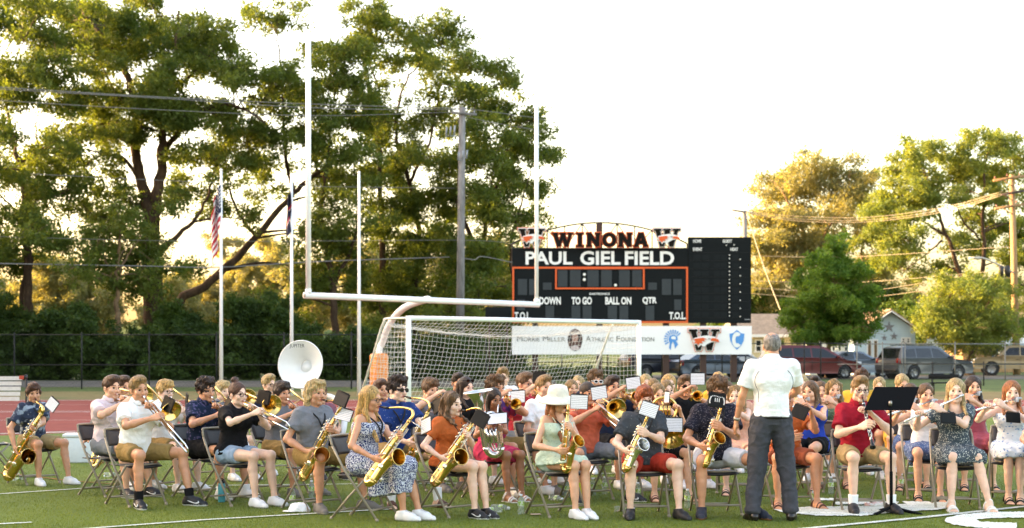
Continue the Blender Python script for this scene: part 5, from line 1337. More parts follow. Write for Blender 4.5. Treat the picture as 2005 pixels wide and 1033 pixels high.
# utility poles
def insul(m, q): m.lathe([(.03, 0), (.05, .03), (.03, .06), (.05, .09), (.02, .13)], q, (0, 0, 1), 8)
UP = Vector((gx(900, 82), 82, ground_z(82))); UT = P(905, 210, 82); rt = empty('utility_pole', UP); m = MB(); m.tube([UP, UT], [.24, .17], 14); wb(m, 'pole', GREYW, rt)
m = MB(); c = UT - Vector((0, 0, .35)); m.bar(c + Vector((-.55, -.5, 0)), c + Vector((.75, .2, 0)), .12, .12); wb(m, 'crossarm', GREYW, rt)
for k in (-.5, .15, .65): m = MB(); insul(m, c + Vector((k, -.25 + k * .4, .06))); wb(m, 'insulator', mat('grey_porcelain', '#8a8f93', .3), rt)
for px, py, s_ in ((884, 258, 1), (908, 305, .9)):
    m = MB(); c = P(px, py, 81.4); 
    for k in range(3): m = MB(); m.tube([c + Vector((k * .22 - .3, -.1 * k, -.25 * s_ + k * .03)), c + Vector((k * .22 - .25, -.1 * k, .25 * s_ + k * .03))], .05, 8); wb(m, 'fuse_cutout', mat('grey_porcelain', '#8a8f93', .3), rt)
    m = MB(); m.bar(c + Vector((-.3, 0, -.2)), Vector((UT.x, 82, c.z - .15)), .06, .06); wb(m, 'bracket', mat('grey_porcelain', '#8a8f93', .3), rt)
m = MB(); c = P(899, 672, 81.7); m.box(c, (.28, .2, .62)); wb(m, 'meter_box', mat('brown_sign', '#8d6a48', .6), rt, False)
tag(rt, 'grey weathered wooden utility pole between the goal uprights', 'utility pole', 'utility poles')
PO = Vector((gx(1991, 97), 97, ground_z(97))); PT = P(1981, 342, 97); rt = empty('utility_pole', PO); WOODL = ramp_ground('sunlit_pole', '#8e6f50', '#a8845c', 3, fine=12, bump=.6, stretch=(1, 1, .15))
m = MB(); m.tube([PO, PT], [.24, .17], 14); wb(m, 'pole', WOODL, rt)
for py, x0, x1, mt in ((350, 1945, 2022, WOODL), (378, 1960, 2022, mat('dark_arm', '#4a3d36', .8)), (405, 1948, 2022, WOODL)):
    m = MB(); m.bar(P(x0, py + 3, 96.6), P(x1, py - 8, 96.9), .15, .15); m.bar(P(1965, py + 2, 96.7), P(1982, py + 14, 96.8), .05, .05); wb(m, 'crossarm', mt, rt)
for x, y in ((1948, 349), (1972, 344), (1996, 342), (1951, 404), (1990, 396)): m = MB(); insul(m, P(x, y, 96.6)); wb(m, 'insulator', mat('red_porcelain', '#8f4a38', .3), rt)
m = MB(); m.tube(spl([P(1985, 534, 96.8), P(1955, 518, 96.6), P(1925, 505, 96.4), P(1908, 504, 96.2)], 4), .06, 8); m.box(P(1909, 505, 96.2), (.7, .3, .16)); wb(m, 'street_light', mat('pale_metal', '#b6aea0', .4, .3), rt)
for k in (0, 1): m = MB(); c = P(1960, 530, 96.2); m.lathe([(.0, -.4), (.16, -.38), (.16, .3), (0, .36)], c + Vector((k * .4, 0, 0)), (0, 0, 1), 10); wb(m, 'transformer', mat('dark_steel', '#33302e', .5, .4), rt)
tag(rt, 'sunlit wooden utility pole with crossarms and street light at right', 'utility pole', 'utility poles')
QO = Vector((gx(1459, 110), 110, ground_z(110))); QT = P(1458, 412, 110); rt = empty('utility_pole', QO); m = MB(); m.tube([QO, QT], [.24, .17], 12); wb(m, 'pole', GREYW, rt)
m = MB(); m.bar(P(1434, 411, 109.5), P(1474, 417, 110), .12, .12); wb(m, 'crossarm', GREYW, rt)
tag(rt, 'distant grey utility pole standing up behind the black board', 'utility pole', 'utility poles')
# wires
def wire(pts, label, r_=.022, mt=None, n=8):
    m = MB(); m.tube(spl([P(*p) for p in pts], n), r_, 5); o = m.build('power_line', mt or mat('wire_grey', '#77736c', .5, .4, var=0)); tag(o, label, 'power line', 'power lines over the field edge'); return o
GW = mat('wire_pale', '#a39478', .5, .3, var=0)
wire([(-40, 168, 70), (300, 189, 75), (600, 203, 79), (895, 212, 82)], 'topmost power line crossing the left trees')
wire([(-40, 172, 70.5), (330, 193, 75), (620, 211, 79), (912, 215, 82.4)], 'second power line, just under the topmost on the left')
wire([(-40, 194, 71), (300, 214, 75), (620, 226, 79), (895, 219, 82)], 'third power line across the left trees, a little lower', .018)
wire([(60, 340, 74), (300, 352, 77), (600, 364, 80), (890, 368, 82)], 'thin dark wire crossing the left trunks at mid height', .016)
wire([(-40, 515, 74), (300, 521, 77), (430, 523, 78), (620, 512, 80), (880, 503, 82)], 'thick cable crossing low behind the striped flag', .032)
wire([(-40, 462, 75), (400, 472, 78), (900, 470, 82), (1010, 478, 83)], 'faint low wire crossing left of the scoreboard', .014)
wire([(910, 212, 82), (1000, 224, 84), (1100, 245, 86), (1300, 330, 96), (1435, 411, 109)], 'wire running down from the grey pole to the distant pole', .018)
wire([(908, 228, 82), (1000, 246, 84), (1110, 262, 87)], 'short wire sloping right from the grey pole', .016)
wire([(905, 505, 82), (930, 508, 82.5), (945, 502, 83), (1010, 515, 84)], 'looped cable hanging right of the grey pole', .03)
for i, (dy, lab) in enumerate(((0, 'upper of the three pale wires sagging to the right pole'), (5, 'middle of the three pale wires sagging to the right pole'), (9, 'lowest of the three pale wires sagging to the right pole'))):
    wire([(1460, 414 + dy * .3, 109.5), (1560, 423 + dy, 108), (1700, 425 + dy, 105), (1850, 405 + dy, 101), (1962, 375 + dy * .8, 97)], lab, .018, GW)
for i, (y0, y1, y2, lab) in enumerate(((500, 503, 500, 'pale wire just above the dense green tree'), (548, 553, 545, 'pale wire behind the middle of the dense tree'), (561, 570, 540, 'thick pale wire passing behind the dense green tree'), (572, 583, 560, 'lowest pale wire behind the dense green tree'))):
    wire([(1440, y0, 108), (1600, y1, 106), (1720, y1 - 3, 103), (1985, y2 - 18, 97)], lab, .02, GW)
wire([(1462, 420, 109.5), (1495, 520, 105), (1530, 612, 101)], 'steep guy wire going down from the distant pole', .035, GW)

# fences
def fence(name, label, x0, x1, D, ztop, zmid, posts, mt, mesh_=True, r_=.022, zg=None):
    rt = empty(name, (x0, D, ground_z(D))); g = ground_z(D) if zg is None else zg
    for i, x in enumerate(posts):
        m = MB(); m.tube([(x, D, g - .05), (x, D, ztop + .05)], r_ * 1.4, 8); m.lathe([(r_ * 1.6, 0), (r_ * 1.6, .04), (0, .09)], (x, D, ztop + .03), (0, 0, 1), 8); wb(m, 'post', mt, rt)
    for z in (ztop, zmid):
        if z: m = MB(); m.tube([(x0, D, z), (x1, D, z)], r_, 8); wb(m, 'rail', mt, rt)
    if mesh_:       # diamond wire
        m = MB(); H = ztop - g; s_ = .16; V = []; F = []; w = .0015
        for k in range(int((x1 - x0 + H) / s_) + 1):
            for dr in (1, -1):
                a = x0 - H + k * s_ if dr == 1 else x0 + k * s_; b = a + H * 1.0 * (1 if dr == 1 else -1) 
                p, q = [a, g], [a + H if dr == 1 else a - H, ztop]
                if dr == -1: p[0] = a; q[0] = a - H
                # clip to the panel
                def cl(p, q):
                    t0 = (x0 - p[0]) / (q[0] - p[0]); t1 = (x1 - p[0]) / (q[0] - p[0]); lo_, hi_ = max(0, min(t0, t1)), min(1, max(t0, t1))
                    return (lo_, hi_)
                lo_, hi_ = cl(p, q)
                if hi_ <= lo_: continue
                A = (lerp(p[0], q[0], lo_), lerp(p[1], q[1], lo_)); B = (lerp(p[0], q[0], hi_), lerp(p[1], q[1], hi_)); n = len(V)
                V += [(A[0] - w, D - w, A[1]), (A[0] + w, D, A[1]), (B[0] + w, D, B[1]), (B[0] - w, D - w, B[1]), (A[0], D + w, A[1]), (B[0], D + w, B[1])]
                F += [(n, n + 1, n + 2, n + 3), (n + 1, n + 4, n + 5, n + 2), (n + 4, n, n + 3, n + 5)]
        m.add(V, F); wb(m, 'wire_mesh', mt, rt, False)
    tag(rt, label, 'fence'); return rt
BF = mat('black_fence', '#1b1b19', .8, 0, var=.1); GF = mat('galvanised', '#7c7a74', .6, .2, var=.12)
D = 63.0; fence('fence', 'black chain-link fence with two rails behind the left track', gx(-60, D), gx(995, D), D, P(0, 655, D).z, P(0, 714, D).z, [gx(x, D) for x in (-40, 28, 160, 292, 424, 556, 688, 820, 952)], BF)
D = 74.0; fence('fence', 'galvanised chain-link fence in front of the parked cars', gx(1640, D), gx(2060, D), D, P(0, 673, D).z, P(0, 713, D).z, [gx(x, D) for x in (1678, 1728, 1766, 1772, 1870, 1968, 2050)], GF, zg=.35)
D = 71.5; fence('fence', 'dark low chain-link fence behind the scoreboard posts', gx(1000, D), gx(1650, D), D, P(0, 672, D).z, P(0, 709, D).z, [gx(x, D) for x in (1010, 1100, 1190, 1296, 1331, 1414, 1460, 1575, 1607)], BF)
D = 66; fence('fence', 'low black fence beyond the bench at right', gx(1730, D), gx(2060, D), D, P(0, 712, D).z, None, [gx(x, D) for x in (1826, 1926, 2030)], BF, mesh_=False, r_=.02)

# ------------------------------------------------------------------ scoreboard
SB = 70.0
BDK = mat('board_black', '#14191a', .8, var=.12, vs_=1.5, spec=.15); BOR = mat('board_orange', '#e0591c', .45, var=.03); BWH = mat('board_white', '#e8e8e2', .5, var=.02); DIG = mat('digit_panel', '#3a4042', .8, var=.08, vs_=3, spec=.2); BRW = mat('brown_steel', '#3d2318', .6, var=.15)
sb = empty('scoreboard', (gx(1236, SB), SB, ground_z(SB)))
def bpnt(px, py, dz=0): return P(px, py, SB) - Vector((0, dz, 0))
def panel(x0, y0, x1, y1, dz, th, mt, name, parent=None, b=None, back=False):
    a, c = bpnt(x0, y1, dz), bpnt(x1, y0, dz); m = MB(); m.box(((a.x + c.x) / 2, a.y + th / 2, (a.z + c.z) / 2), (c.x - a.x, th, c.z - a.z))
    p_ = parent or sb; o = wbm(m, name, mt, p_); 
    if b: bev(o, b)
    return o
def world_loc(o):
    l = o.location.copy(); 
    while o.parent: o = o.parent; l += o.location
    return l
def wbm(m, name, mt, parent, smooth=False):
    l = np.array(world_loc(parent))
    for i in range(len(m.V)): m.V[i] = m.V[i] - l
    return m.build(name, mt, parent, smooth)
main_ = panel(1003, 486, 1347, 632, 0, .35, BDK, 'main_panel'); 
def frame_(x0, y0, x1, y1, t, dz, mt, name):
    m = MB()
    for q in ((x0, y0, x1, y0 + t), (x0, y1 - t, x1, y1), (x0, y0 + t, x0 + t, y1 - t), (x1 - t, y0 + t, x1, y1 - t)):
        a, c = bpnt(q[0], q[3], dz), bpnt(q[2], q[1], dz); m.box(((a.x + c.x) / 2, a.y + .02, (a.z + c.z) / 2), (c.x - a.x, .05, c.z - a.z))
    return wbm(m, name, mt, sb)
frame_(1003, 522, 1347, 632, 3.6, .03, BOR, 'orange_frame'); frame_(1087, 523.5, 1262, 566, 3.2, .06, BOR, 'clock_frame')
for x0, x1 in ((1092, 1111), (1116, 1137), (1150, 1172), (1177, 1198), (1212, 1233), (1238, 1257)): panel(x0, 528, x1, 561, .02, .03, DIG, 'digit_panel')
for x0, x1 in ((1014, 1032), (1036, 1053), (1296, 1314), (1318, 1335)): panel(x0, 546, x1, 577, .02, .03, DIG, 'digit_panel')
for x0, x1 in ((1063, 1080), (1269, 1286)): panel(x0, 553, x1, 567, .02, .03, DIG, 'digit_panel')
for x0, x1 in ((1068, 1085), (1119, 1136), (1141, 1158), (1190, 1208), (1213, 1230), (1264, 1281)): panel(x0, 598, x1, 627, .02, .03, DIG, 'digit_panel')
panel(1320, 586, 1334, 607, .02, .03, DIG, 'digit_panel'); panel(1012, 586, 1028, 607, .02, .03, DIG, 'digit_panel')
LAMP = mat('lamp_lens', '#f0efe4', .3, var=0)
def dots(lst, r_, name, dz=.05):
    for x, y in lst: m = MB(); m.lathe([(r_, 0), (r_, .04), (0, .05)], bpnt(x, y, dz), (0, -1, 0), 12); wbm(m, name, LAMP, sb)
dots([(1144, 537), (1144, 547), (1205, 558)], .065, 'clock_dot')
def text(body, x0, x1, y0, y1, D, mt, parent, name='lettering', off=0.0, ex=.02, shear=0, space=1.0):
    """lettering fitted to a picture-size box on a vertical board at distance D"""
    cu = bpy.data.curves.new(name, 'FONT'); cu.body = body; cu.size = 1; cu.offset = off; cu.extrude = .01; cu.resolution_u = 3; cu.space_character = space; cu.shear = shear
    o = bpy.data.objects.new(name, cu); COL.objects.link(o); bpy.context.view_layer.update()
    me = bpy.data.meshes.new_from_object(o.evaluated_get(bpy.context.evaluated_depsgraph_get())); bpy.data.objects.remove(o)
    n = len(me.vertices); co = np.empty(n * 3, dtype=np.float32); me.vertices.foreach_get('co', co); co = co.reshape(-1, 3); lo, hi = co.min(0), co.max(0)
    A, B = P(x0, y1, D), P(x1, y0, D); out = np.empty_like(co)
    out[:, 0] = A.x + (co[:, 0] - lo[0]) / (hi[0] - lo[0]) * (B.x - A.x); out[:, 2] = A.z + (co[:, 1] - lo[1]) / (hi[1] - lo[1]) * (B.z - A.z); out[:, 1] = D - (co[:, 2] - lo[2]) / (hi[2] - lo[2]) * ex
    out -= np.array(world_loc(parent), dtype=np.float32); me.vertices.foreach_set('co', out.ravel()); me.materials.clear(); me.materials.append(mt); me.update()
    ob = bpy.data.objects.new(name, me); COL.objects.link(ob); ob.parent = parent; return ob
text('PAUL', 1029, 1121, 492, 518, SB - .01, BWH, sb, off=.028); text('GIEL', 1136, 1215, 491, 518.5, SB - .01, BWH, sb, off=.028); text('FIELD', 1223.5, 1320, 491.5, 518.5, SB - .01, BWH, sb, off=.028)
for w_, a, b, y0, y1 in (('DOWN', 1056, 1098, 581, 596), ('TO GO', 1119, 1159, 581, 596), ('BALL ON', 1185, 1236, 581, 596), ('QTR', 1258, 1286, 581, 596), ('T.O.L.', 1007, 1040, 610.5, 625), ('T.O.L.', 1310, 1343, 610.5, 625)):
    text(w_, a, b, y0, y1, SB - .01, BWH, sb, off=.038)
text('DAKTRONICS', 1154, 1194, 573, 577, SB - .01, BWH, sb, off=.03)
# right-hand swim timing board
panel(1348, 464, 1470.5, 632, .02, .32, BDK, 'side_panel')
for w_, a, b, y0, y1 in (('HOME', 1357, 1373, 468.5, 475), ('GUEST', 1415, 1433, 468.5, 475), ('EVENT', 1357, 1375, 484.5, 491), ('HEAT', 1430, 1445, 484.5, 491)): text(w_, a, b, y0, y1, SB - .03, BWH, sb, off=.02)
dots([(1428, 499 + 16 * i) for i in range(8)] + [(1428, 506 + 16 * i) for i in range(8)] + [(1449, 507.5 + 16 * i) for i in range(8)] + [(1422, 480), (1437, 479.5)], .026, 'indicator_lamp', .04)
for i in range(9): 
    m = MB(); m.box(bpnt(1409, 494 + 16 * i, .024), (2.75, .01, .012)); wbm(m, 'panel_seam', mat('seam_dark', '#080a0a', .7), sb)
for x0, x1 in ((1358, 1372), (1374, 1388), (1398, 1410), (1411, 1423), (1434, 1446)):
    for i in range(8): 
        m = MB(); m.box(bpnt((x0 + x1) / 2, 503.5 + 16 * i, .022), ((x1 - x0) / FPX * SB, .012, .24)); wbm(m, 'lane_digit', mat('digit_dim', '#191e1f', .8, var=.1, spec=.15), sb)
panel(1458, 624.5, 1469, 626, .03, .02, mat('grey_badge', '#8b8f90', .5), 'maker_plate')
# posts
for x in (1048, 1174, 1305, 1378, 1438):
    m = MB(); a = bpnt(x, 0, -.22); z1 = P(0, 434 if x == 1174 else 600, SB).z; m.box((a.x, a.y + .03, (ground_z(SB) + z1) / 2 - .05), (.27, .25, z1 - ground_z(SB) + .1)); wbm(m, 'steel_post', BRW, sb)
# arched truss
m = MB(); arc = [bpnt(1003 + 343 * t, 476 - 41 * math.sin(math.pi * t) ** .85, -.15) for t in np.linspace(0, 1, 21)]
m.tube(arc, .035, 6); m.tube([bpnt(1003, 486, -.15), bpnt(1347, 486, -.15)], .04, 6)
for i in range(0, 21, 2): m.tube([arc[i], Vector((arc[i].x, arc[i].y, bpnt(0, 486).z))], .028, 6)
for i in range(2, 18, 4): m.tube([Vector((arc[i].x, arc[i].y, bpnt(0, 486).z)), arc[i + 2]], .022, 6); m.tube([Vector((arc[i + 4].x, arc[i].y, bpnt(0, 486).z)), arc[i + 2]], .022, 6)
wbm(m, 'truss', mat('truss_dark', '#2b2721', .6), sb)
# slab letters and crest shapes ---------------------------------------------------
def strokes(ch):
    S = .07
    d = {'W': ([((.13, .97), (.32, .03)), ((.32, .03), (.5, .93)), ((.5, .93), (.68, .03)), ((.68, .03), (.87, .97))], [((0, .94), (.28, .94)), ((.36, .94), (.64, .94)), ((.72, .94), (1, .94))]),
         'I': ([((.5, .03), (.5, .97))], [((.12, .06), (.88, .06)), ((.12, .94), (.88, .94))]),
         'N': ([((.2, .03), (.2, .97)), ((.2, .95), (.8, .05)), ((.8, .03), (.8, .97))], [((0, .06), (.38, .06)), ((0, .94), (.3, .94)), ((.62, .94), (1, .94))]),
         'A': ([((.16, .05), (.47, .97)), ((.53, .97), (.84, .05)), ((.3, .34), (.7, .34))], [((0, .06), (.34, .06)), ((.66, .06), (1, .06)), ((.34, .94), (.56, .94))])}
    return d[ch]
def slab(ch, x0, x1, y0, y1, D, w, o, mt, parent, ex, name='lettering'):
    """letter from thick strokes, in board millimetres; o = extra outline"""
    X = lambda u: lerp(x0, x1, u); Y = lambda v: lerp(y1, y0, v); m = MB(); H = (y1 - y0)
    def st(a, b, hw, dd):
        A, B = Vector((X(a[0]), Y(a[1]))), Vector((X(b[0]), Y(b[1]))); t = (B - A).normalized(); n = Vector((-t.y, t.x)); A = A - t * o; B = B + t * o; hw += o
        q = [A + n * hw, B + n * hw, B - n * hw, A - n * hw]; V = [P(p.x, p.y, D - dd) for p in q] + [P(p.x, p.y, D + .02) for p in q]
        m.add([tuple(v) for v in V], [(0, 1, 2, 3), (7, 6, 5, 4), (0, 4, 5, 1), (1, 5, 6, 2), (2, 6, 7, 3), (3, 7, 4, 0)])
    if ch == 'O':
        n_ = 28; cx, cy = (x0 + x1) / 2, (y0 + y1) / 2; ra, rb_ = (x1 - x0) / 2 + o, H / 2 + o; ia, ib = (x1 - x0) / 2 - w * 2 - o, H / 2 - w * 1.7 - o
        V = []
        for k in range(n_):
            t = 2 * math.pi * k / n_; V += [P(cx + ra * math.cos(t), cy + rb_ * math.sin(t), D - ex), P(cx + ia * math.cos(t), cy + ib * math.sin(t), D - ex), P(cx + ra * math.cos(t), cy + rb_ * math.sin(t), D + .02), P(cx + ia * math.cos(t), cy + ib * math.sin(t), D + .02)]
        F = []
        for k in range(n_):
            a, b = 4 * k, 4 * ((k + 1) % n_); F += [(a, b, b + 1, a + 1), (a + 2, a + 3, b + 3, b + 2), (a, a + 2, b + 2, b), (a + 1, b + 1, b + 3, a + 3)]
        m.add([tuple(v) for v in V], F)
    else:
        s1, s2 = strokes(ch)
        for i, (a, b) in enumerate(s1): st(a, b, w * (1 if i % 2 == 0 or ch != 'W' else .75), ex + i * .003)
        for i, (a, b) in enumerate(s2): st(a, b, H * .055, ex + .012 + i * .002)
    return wbm(m, name, mt, parent)
LBK = mat('letter_black', '#1a1510', .8, spec=.15)
xs_ = [(1080, 1124), (1125, 1146), (1147, 1177), (1178, 1208), (1209, 1239), (1240, 1270)]
for ch, (a, b) in zip('WINONA', xs_):
    slab(ch, a + 1, b - 1, 455, 483, SB - .20, 3.8, 1.8, BOR, sb, .03, 'letter_outline'); slab(ch, a + 1, b - 1, 455, 483, SB - .25, 3.8, 0, LBK, sb, .03)
def poly(pts, cx, cy, sx, sy, D, mt, parent, th=.02, name='crest'):
    V = [P(cx + x * sx, cy - y * sy, D) for x, y in pts]; n = len(V); m = MB(); m.add([tuple(v) for v in V] + [tuple(v + Vector((0, th, 0))) for v in V], [tuple(range(n)), tuple(range(2 * n - 1, n - 1, -1))] + [((i + 1) % n, i, n + i, n + (i + 1) % n) for i in range(n)])
    return wbm(m, name, mt, parent)
def eagleW(cx, cy, w, h, D, parent):
    slab('W', cx - w / 2, cx + w / 2, cy - h / 2, cy + h / 2, D, w * .085, w * .045, BOR, parent, .03, 'crest_outline'); slab('W', cx - w / 2, cx + w / 2, cy - h / 2, cy + h / 2, D - .045, w * .085, w * .028, BWH, parent, .03, 'crest_outline'); slab('W', cx - w / 2, cx + w / 2, cy - h / 2, cy + h / 2, D - .09, w * .085, 0, LBK, parent, .03, 'crest_letter')
    s_ = w * .43; hy = s_ * .55
    poly([(-.95, -.15), (-.75, .25), (-.3, .5), (.25, .62), (.75, .45), (1.05, .15), (1.15, -.35), (.8, -.28), (.5, -.35), (.2, -.6), (.0, -1.0), (-.25, -.7), (-.45, -1.05), (-.55, -.6), (-.85, -.7), (-.75, -.35)], cx, cy, s_, hy, D - .16, BWH, parent, name='crest_head')
    poly([(-.85, .05), (-.5, .22), (-.1, .30), (.2, .1), (-.05, .0), (.1, -.2), (-.2, -.2), (-.1, -.5), (-.35, -.45), (-.4, -.8), (-.6, -.45), (-.8, -.5), (-.65, -.2)], cx, cy, s_, hy, D - .19, BOR, parent, name='crest_feathers')
    poly([(.55, .25), (.9, .22), (1.1, .0), (1.13, -.35), (.85, -.2), (.5, -.12)], cx, cy, s_, hy, D - .19, BOR, parent, name='crest_beak')
    poly([(.3, .22), (.5, .18), (.48, .10), (.3, .12)], cx, cy, s_, hy, D - .20, LBK, parent, name='crest_eye')
eagleW(1041, 465, 52, 36, SB - .12, sb); eagleW(1306, 465, 52, 36, SB - .12, sb)
# sponsor banner
ban = panel(1002.5, 638, 1471.5, 693.5, .06, .12, mat('banner_white', '#efeeea', .55, var=.03, vs_=1), 'banner'); SBB = SB - .07
GT = mat('banner_grey_ink', '#5e5d54', .6, var=0); BLU = mat('banner_blue', '#3f8fd0', .5, var=0)
text('M', 1012.5, 1023, 657.5, 668, SBB, GT, ban, ex=.006); text('ORRIE', 1024.5, 1057, 660, 668, SBB, GT, ban, ex=.006); text('M', 1063, 1073.5, 657.5, 668, SBB, GT, ban, ex=.006); text('ILLER', 1075, 1107, 660, 668, SBB, GT, ban, ex=.006)
text('A', 1147, 1157, 657.5, 668, SBB, GT, ban, ex=.006); text('THLETIC', 1158, 1201, 660, 668, SBB, GT, ban, ex=.006); text('F', 1207, 1214, 657.5, 668, SBB, GT, ban, ex=.006); text('OUNDATION', 1215.5, 1281, 660, 668, SBB, GT, ban, ex=.006)
def ellp(n=28): return [(math.cos(t), math.sin(t)) for t in np.linspace(0, 2 * math.pi, n, endpoint=False)]
poly(ellp(), 1126, 665, 14.5, 22, SBB - .006, mat('portrait_brown', '#5a3a34', .6, col2='#2c1d20', ps=5, pt=.5), ban, .01, 'portrait_oval'); poly(ellp(14), 1126, 661, 6.5, 9, SBB - .013, mat('portrait_face', '#b08878', .6), ban, .006, 'portrait_face'); poly([(-1, -1), (-.8, -.1), (-.3, .3), (.3, .3), (.8, -.1), (1, -1)], 1126, 678, 9, 7, SBB - .012, mat('portrait_coat', '#c9b7b4', .6), ban, .006, 'portrait_coat')
# helmet crest
for k in range(11):
    t = R(35 + k * 17); a, b = (math.cos(t), math.sin(t)), (math.cos(t + .16), math.sin(t + .16)); r1, r2 = .56, 1.0
    poly([(a[0] * r1, a[1] * r1), (a[0] * r2, a[1] * r2), (b[0] * r2, b[1] * r2), (b[0] * r1, b[1] * r1)], 1318, 664, 18, 19, SBB - .004, BLU, ban, .006, 'helmet_plume')
poly([(-.45, .35), (.0, .52), (.4, .3), (.45, -.1), (.25, -.15), (.5, -.5), (.15, -.95), (.05, -.5), (-.1, -.2), (-.25, -.6), (-.3, -1.1), (-.5, -.9), (-.42, -.4), (-.55, 0)], 1319, 664, 18, 19, SBB - .004, BLU, ban, .006, 'helmet_crest')
poly([(-.3, .2), (.0, .36), (.25, .2), (.2, .0), (-.2, .02)], 1319, 664, 18, 19, SBB - .011, BWH, ban, .006, 'helmet_visor')
eagleW(1379, 665, 60, 42, SBB + .02, ban)
poly([(-.95, .62), (-.5, .68), (0, 1), (.5, .68), (.95, .62), (.85, -.1), (.5, -.6), (0, -1.0), (-.5, -.6), (-.85, -.1)], 1443, 665, 15.5, 19.5, SBB - .004, BLU, ban, .006, 'shield')
cpts = [(.62 * math.cos(t), .78 * math.sin(t)) for t in np.linspace(R(42), R(318), 22)] + [(.20 * math.cos(t), .38 * math.sin(t)) for t in np.linspace(R(300), R(60), 16)]
poly(cpts, 1443, 665, 15.5, 19.5, SBB - .011, BWH, ban, .006, 'shield_letter')
tag(sb, 'large black scoreboard with orange frame, arched top and white banner', 'scoreboard')
m = MB(); a, c = P(950, 628, 69), P(1001, 600, 69); m.box(((a.x + c.x) / 2, 69.4, (a.z + c.z) / 2), (c.x - a.x, .4, c.z - a.z)); o = m.build('cabinet', BDK, None, False); bev(o, .02)
rtc = empty('equipment_box', ((a.x + c.x) / 2, 69.4, ground_z(69))); o.parent = rtc; o.matrix_parent_inverse = Matrix.Translation(rtc.location).inverted(); m = MB()
for k in (-.4, .4): m.tube([(rtc.location.x + k, 69.4, ground_z(69)), (rtc.location.x + k, 69.4, a.z)], .04, 8)
wb(m, 'leg', BRW, rtc); tag(rtc, 'dark equipment cabinet just left of the scoreboard frame', 'cabinet')
# ------------------------------------------------------------------ wardrobe
def cm(name, c, **k): return mat('cloth_' + name, c, k.pop('rough', .85), var=k.pop('var', .10), bump=.45, bs=16, bd=.03, spec=.2, **k)
WHITE = cm('white', '#ececea', var=.03); PINKW = cm('pale_pink', '#d9c5c6'); KHAKI = cm('khaki', '#8f7446'); KHAKI2 = cm('khaki_light', '#a08a62'); GREYS = cm('grey_shorts', '#6f747a'); BLACK = cm('black', '#121214'); DENIM = cm('denim', '#8fa4b8', var=.2)
GREYT = cm('grey_tee', '#73757a', var=.1); NAVYF = cm('navy_floral', '#2c3547', col2='#8e9aa6', pat='noise', ps=14, pt=.56); TROP = cm('tropical_navy', '#17253a', col2='#4f4a6a', pat='petals', ps=26, pt=.36); DOTN = cm('navy_dots', '#18356b', col2='#c8cdd8', pat='dots', ps=42, pt=.10)
FLOR = cm('navy_white_floral', '#c9ccd4', col2='#1c2c62', pat='dots', ps=74, pt=.50); RUST = cm('rust_orange', '#b25a2c'); MAROON = cm('faded_maroon', '#82505a'); PINKD = cm('hot_pink', '#c23a5a', var=.15); TIED = cm('tie_dye', '#4a2c5c', col2='#a03050', ps=9, pt=.5, pat='noise'); REDT = cm('red_print', '#b5323a', col2='#d8a070', pat='noise', ps=20, pt=.66)
MINT = cm('mint', '#b9cdb9', col2='#93b09a', pat='petals', ps=40, pt=.2); CORAL = cm('coral', '#cc6248'); NAVY_ = cm('navy', '#1b2438'); SLATE = cm('slate_print', '#3c4146', col2='#6b6f6c', pat='petals', ps=34, pt=.16); REDSH = cm('red_shorts', '#a23325'); DPRINT = cm('dark_print', '#20202c', col2='#6e6a74', pat='petals', ps=60, pt=.26); WSH = cm('white_shorts', '#d5d8de')
BLKFL = cm('black_floral', '#141318', col2='#b5a8a0', pat='dots', ps=48, pt=.22); COBALT = cm('cobalt', '#1c3fa0'); GREEND = cm('green_dots', '#5c7058', col2='#b9c2a8', pat='dots', ps=55, pt=.20); REDP = cm('red_polo', '#96182a'); YEL = cm('yellow', '#cfa03a'); YELD = cm('yellow_dress', '#d6a548'); BLUSK = cm('blue_print_skirt', '#4c6188', col2='#9aa6b8', pat='petals', ps=50, pt=.3); GRFL = cm('grey_floral', '#3e4a52', col2='#b5b8b0', pat='petals', ps=52, pt=.33); ROSE = cm('dusty_rose', '#9d4a55'); WBFL = cm('white_blue_floral', '#d3d8dc', col2='#6f8fb8', pat='petals', ps=24, pt=.27); CHAR = cm('charcoal', '#414248', rough=.8); RUSTSH = cm('rust_shorts', '#9c5238'); PEACH = cm('peach', '#d6a58c')
SOLE = mat('sole_offwhite', '#b5b2ab', .6); SW, SBL, SGR, SDK = mat('shoe_white', '#dedddb', .5, var=.04), mat('shoe_black', '#141416', .55), mat('shoe_grey', '#6c665e', .7), mat('shoe_navy', '#1e2330', .7); GUM = mat('gum_sole', '#8c5a34', .6); LACEO = mat('lace_orange', '#c98a2a', .7); LACEW = mat('lace_white', '#cfcfcf', .7); LTH = mat('brown_leather', '#5a3322', .5); LTHW = mat('white_leather', '#dcd8d2', .5); LTHB = mat('black_leather', '#17130f', .4)
SHOE = {'w': ('sneaker', SW, SOLE, mat('lace_shadow', '#9a9a9a', .7)), 'b': ('sneaker', SBL, SW, mat('lace_dark', '#33343a', .7)), 'bb': ('sneaker', SBL, SBL, SBL), 'g': ('sneaker', SGR, mat('sole_grey', '#9a958c', .7), SBL), 'n': ('canvas', SDK, GUM, LACEO), 'sb': ('sandal', LTH), 'sk': ('sandal', LTHB), 'sw': ('strap', LTHW), 'c': ('clog', LTH), 'sl': ('slide', LTH), 'bw': ('canvas', SBL, SW, LACEW)}
HC = {'br': '#4a2e1c', 'db': '#2c1b12', 'bl': '#a88e60', 'sb': '#87683f', 'lb': '#5f4329', 'rd': '#8f441c', 'gold': '#b78e52', 'cb': '#b39868', 'au': '#4e2e20', 'gy': '#857e77', 'rb': '#93592f'}
seedn = [0]
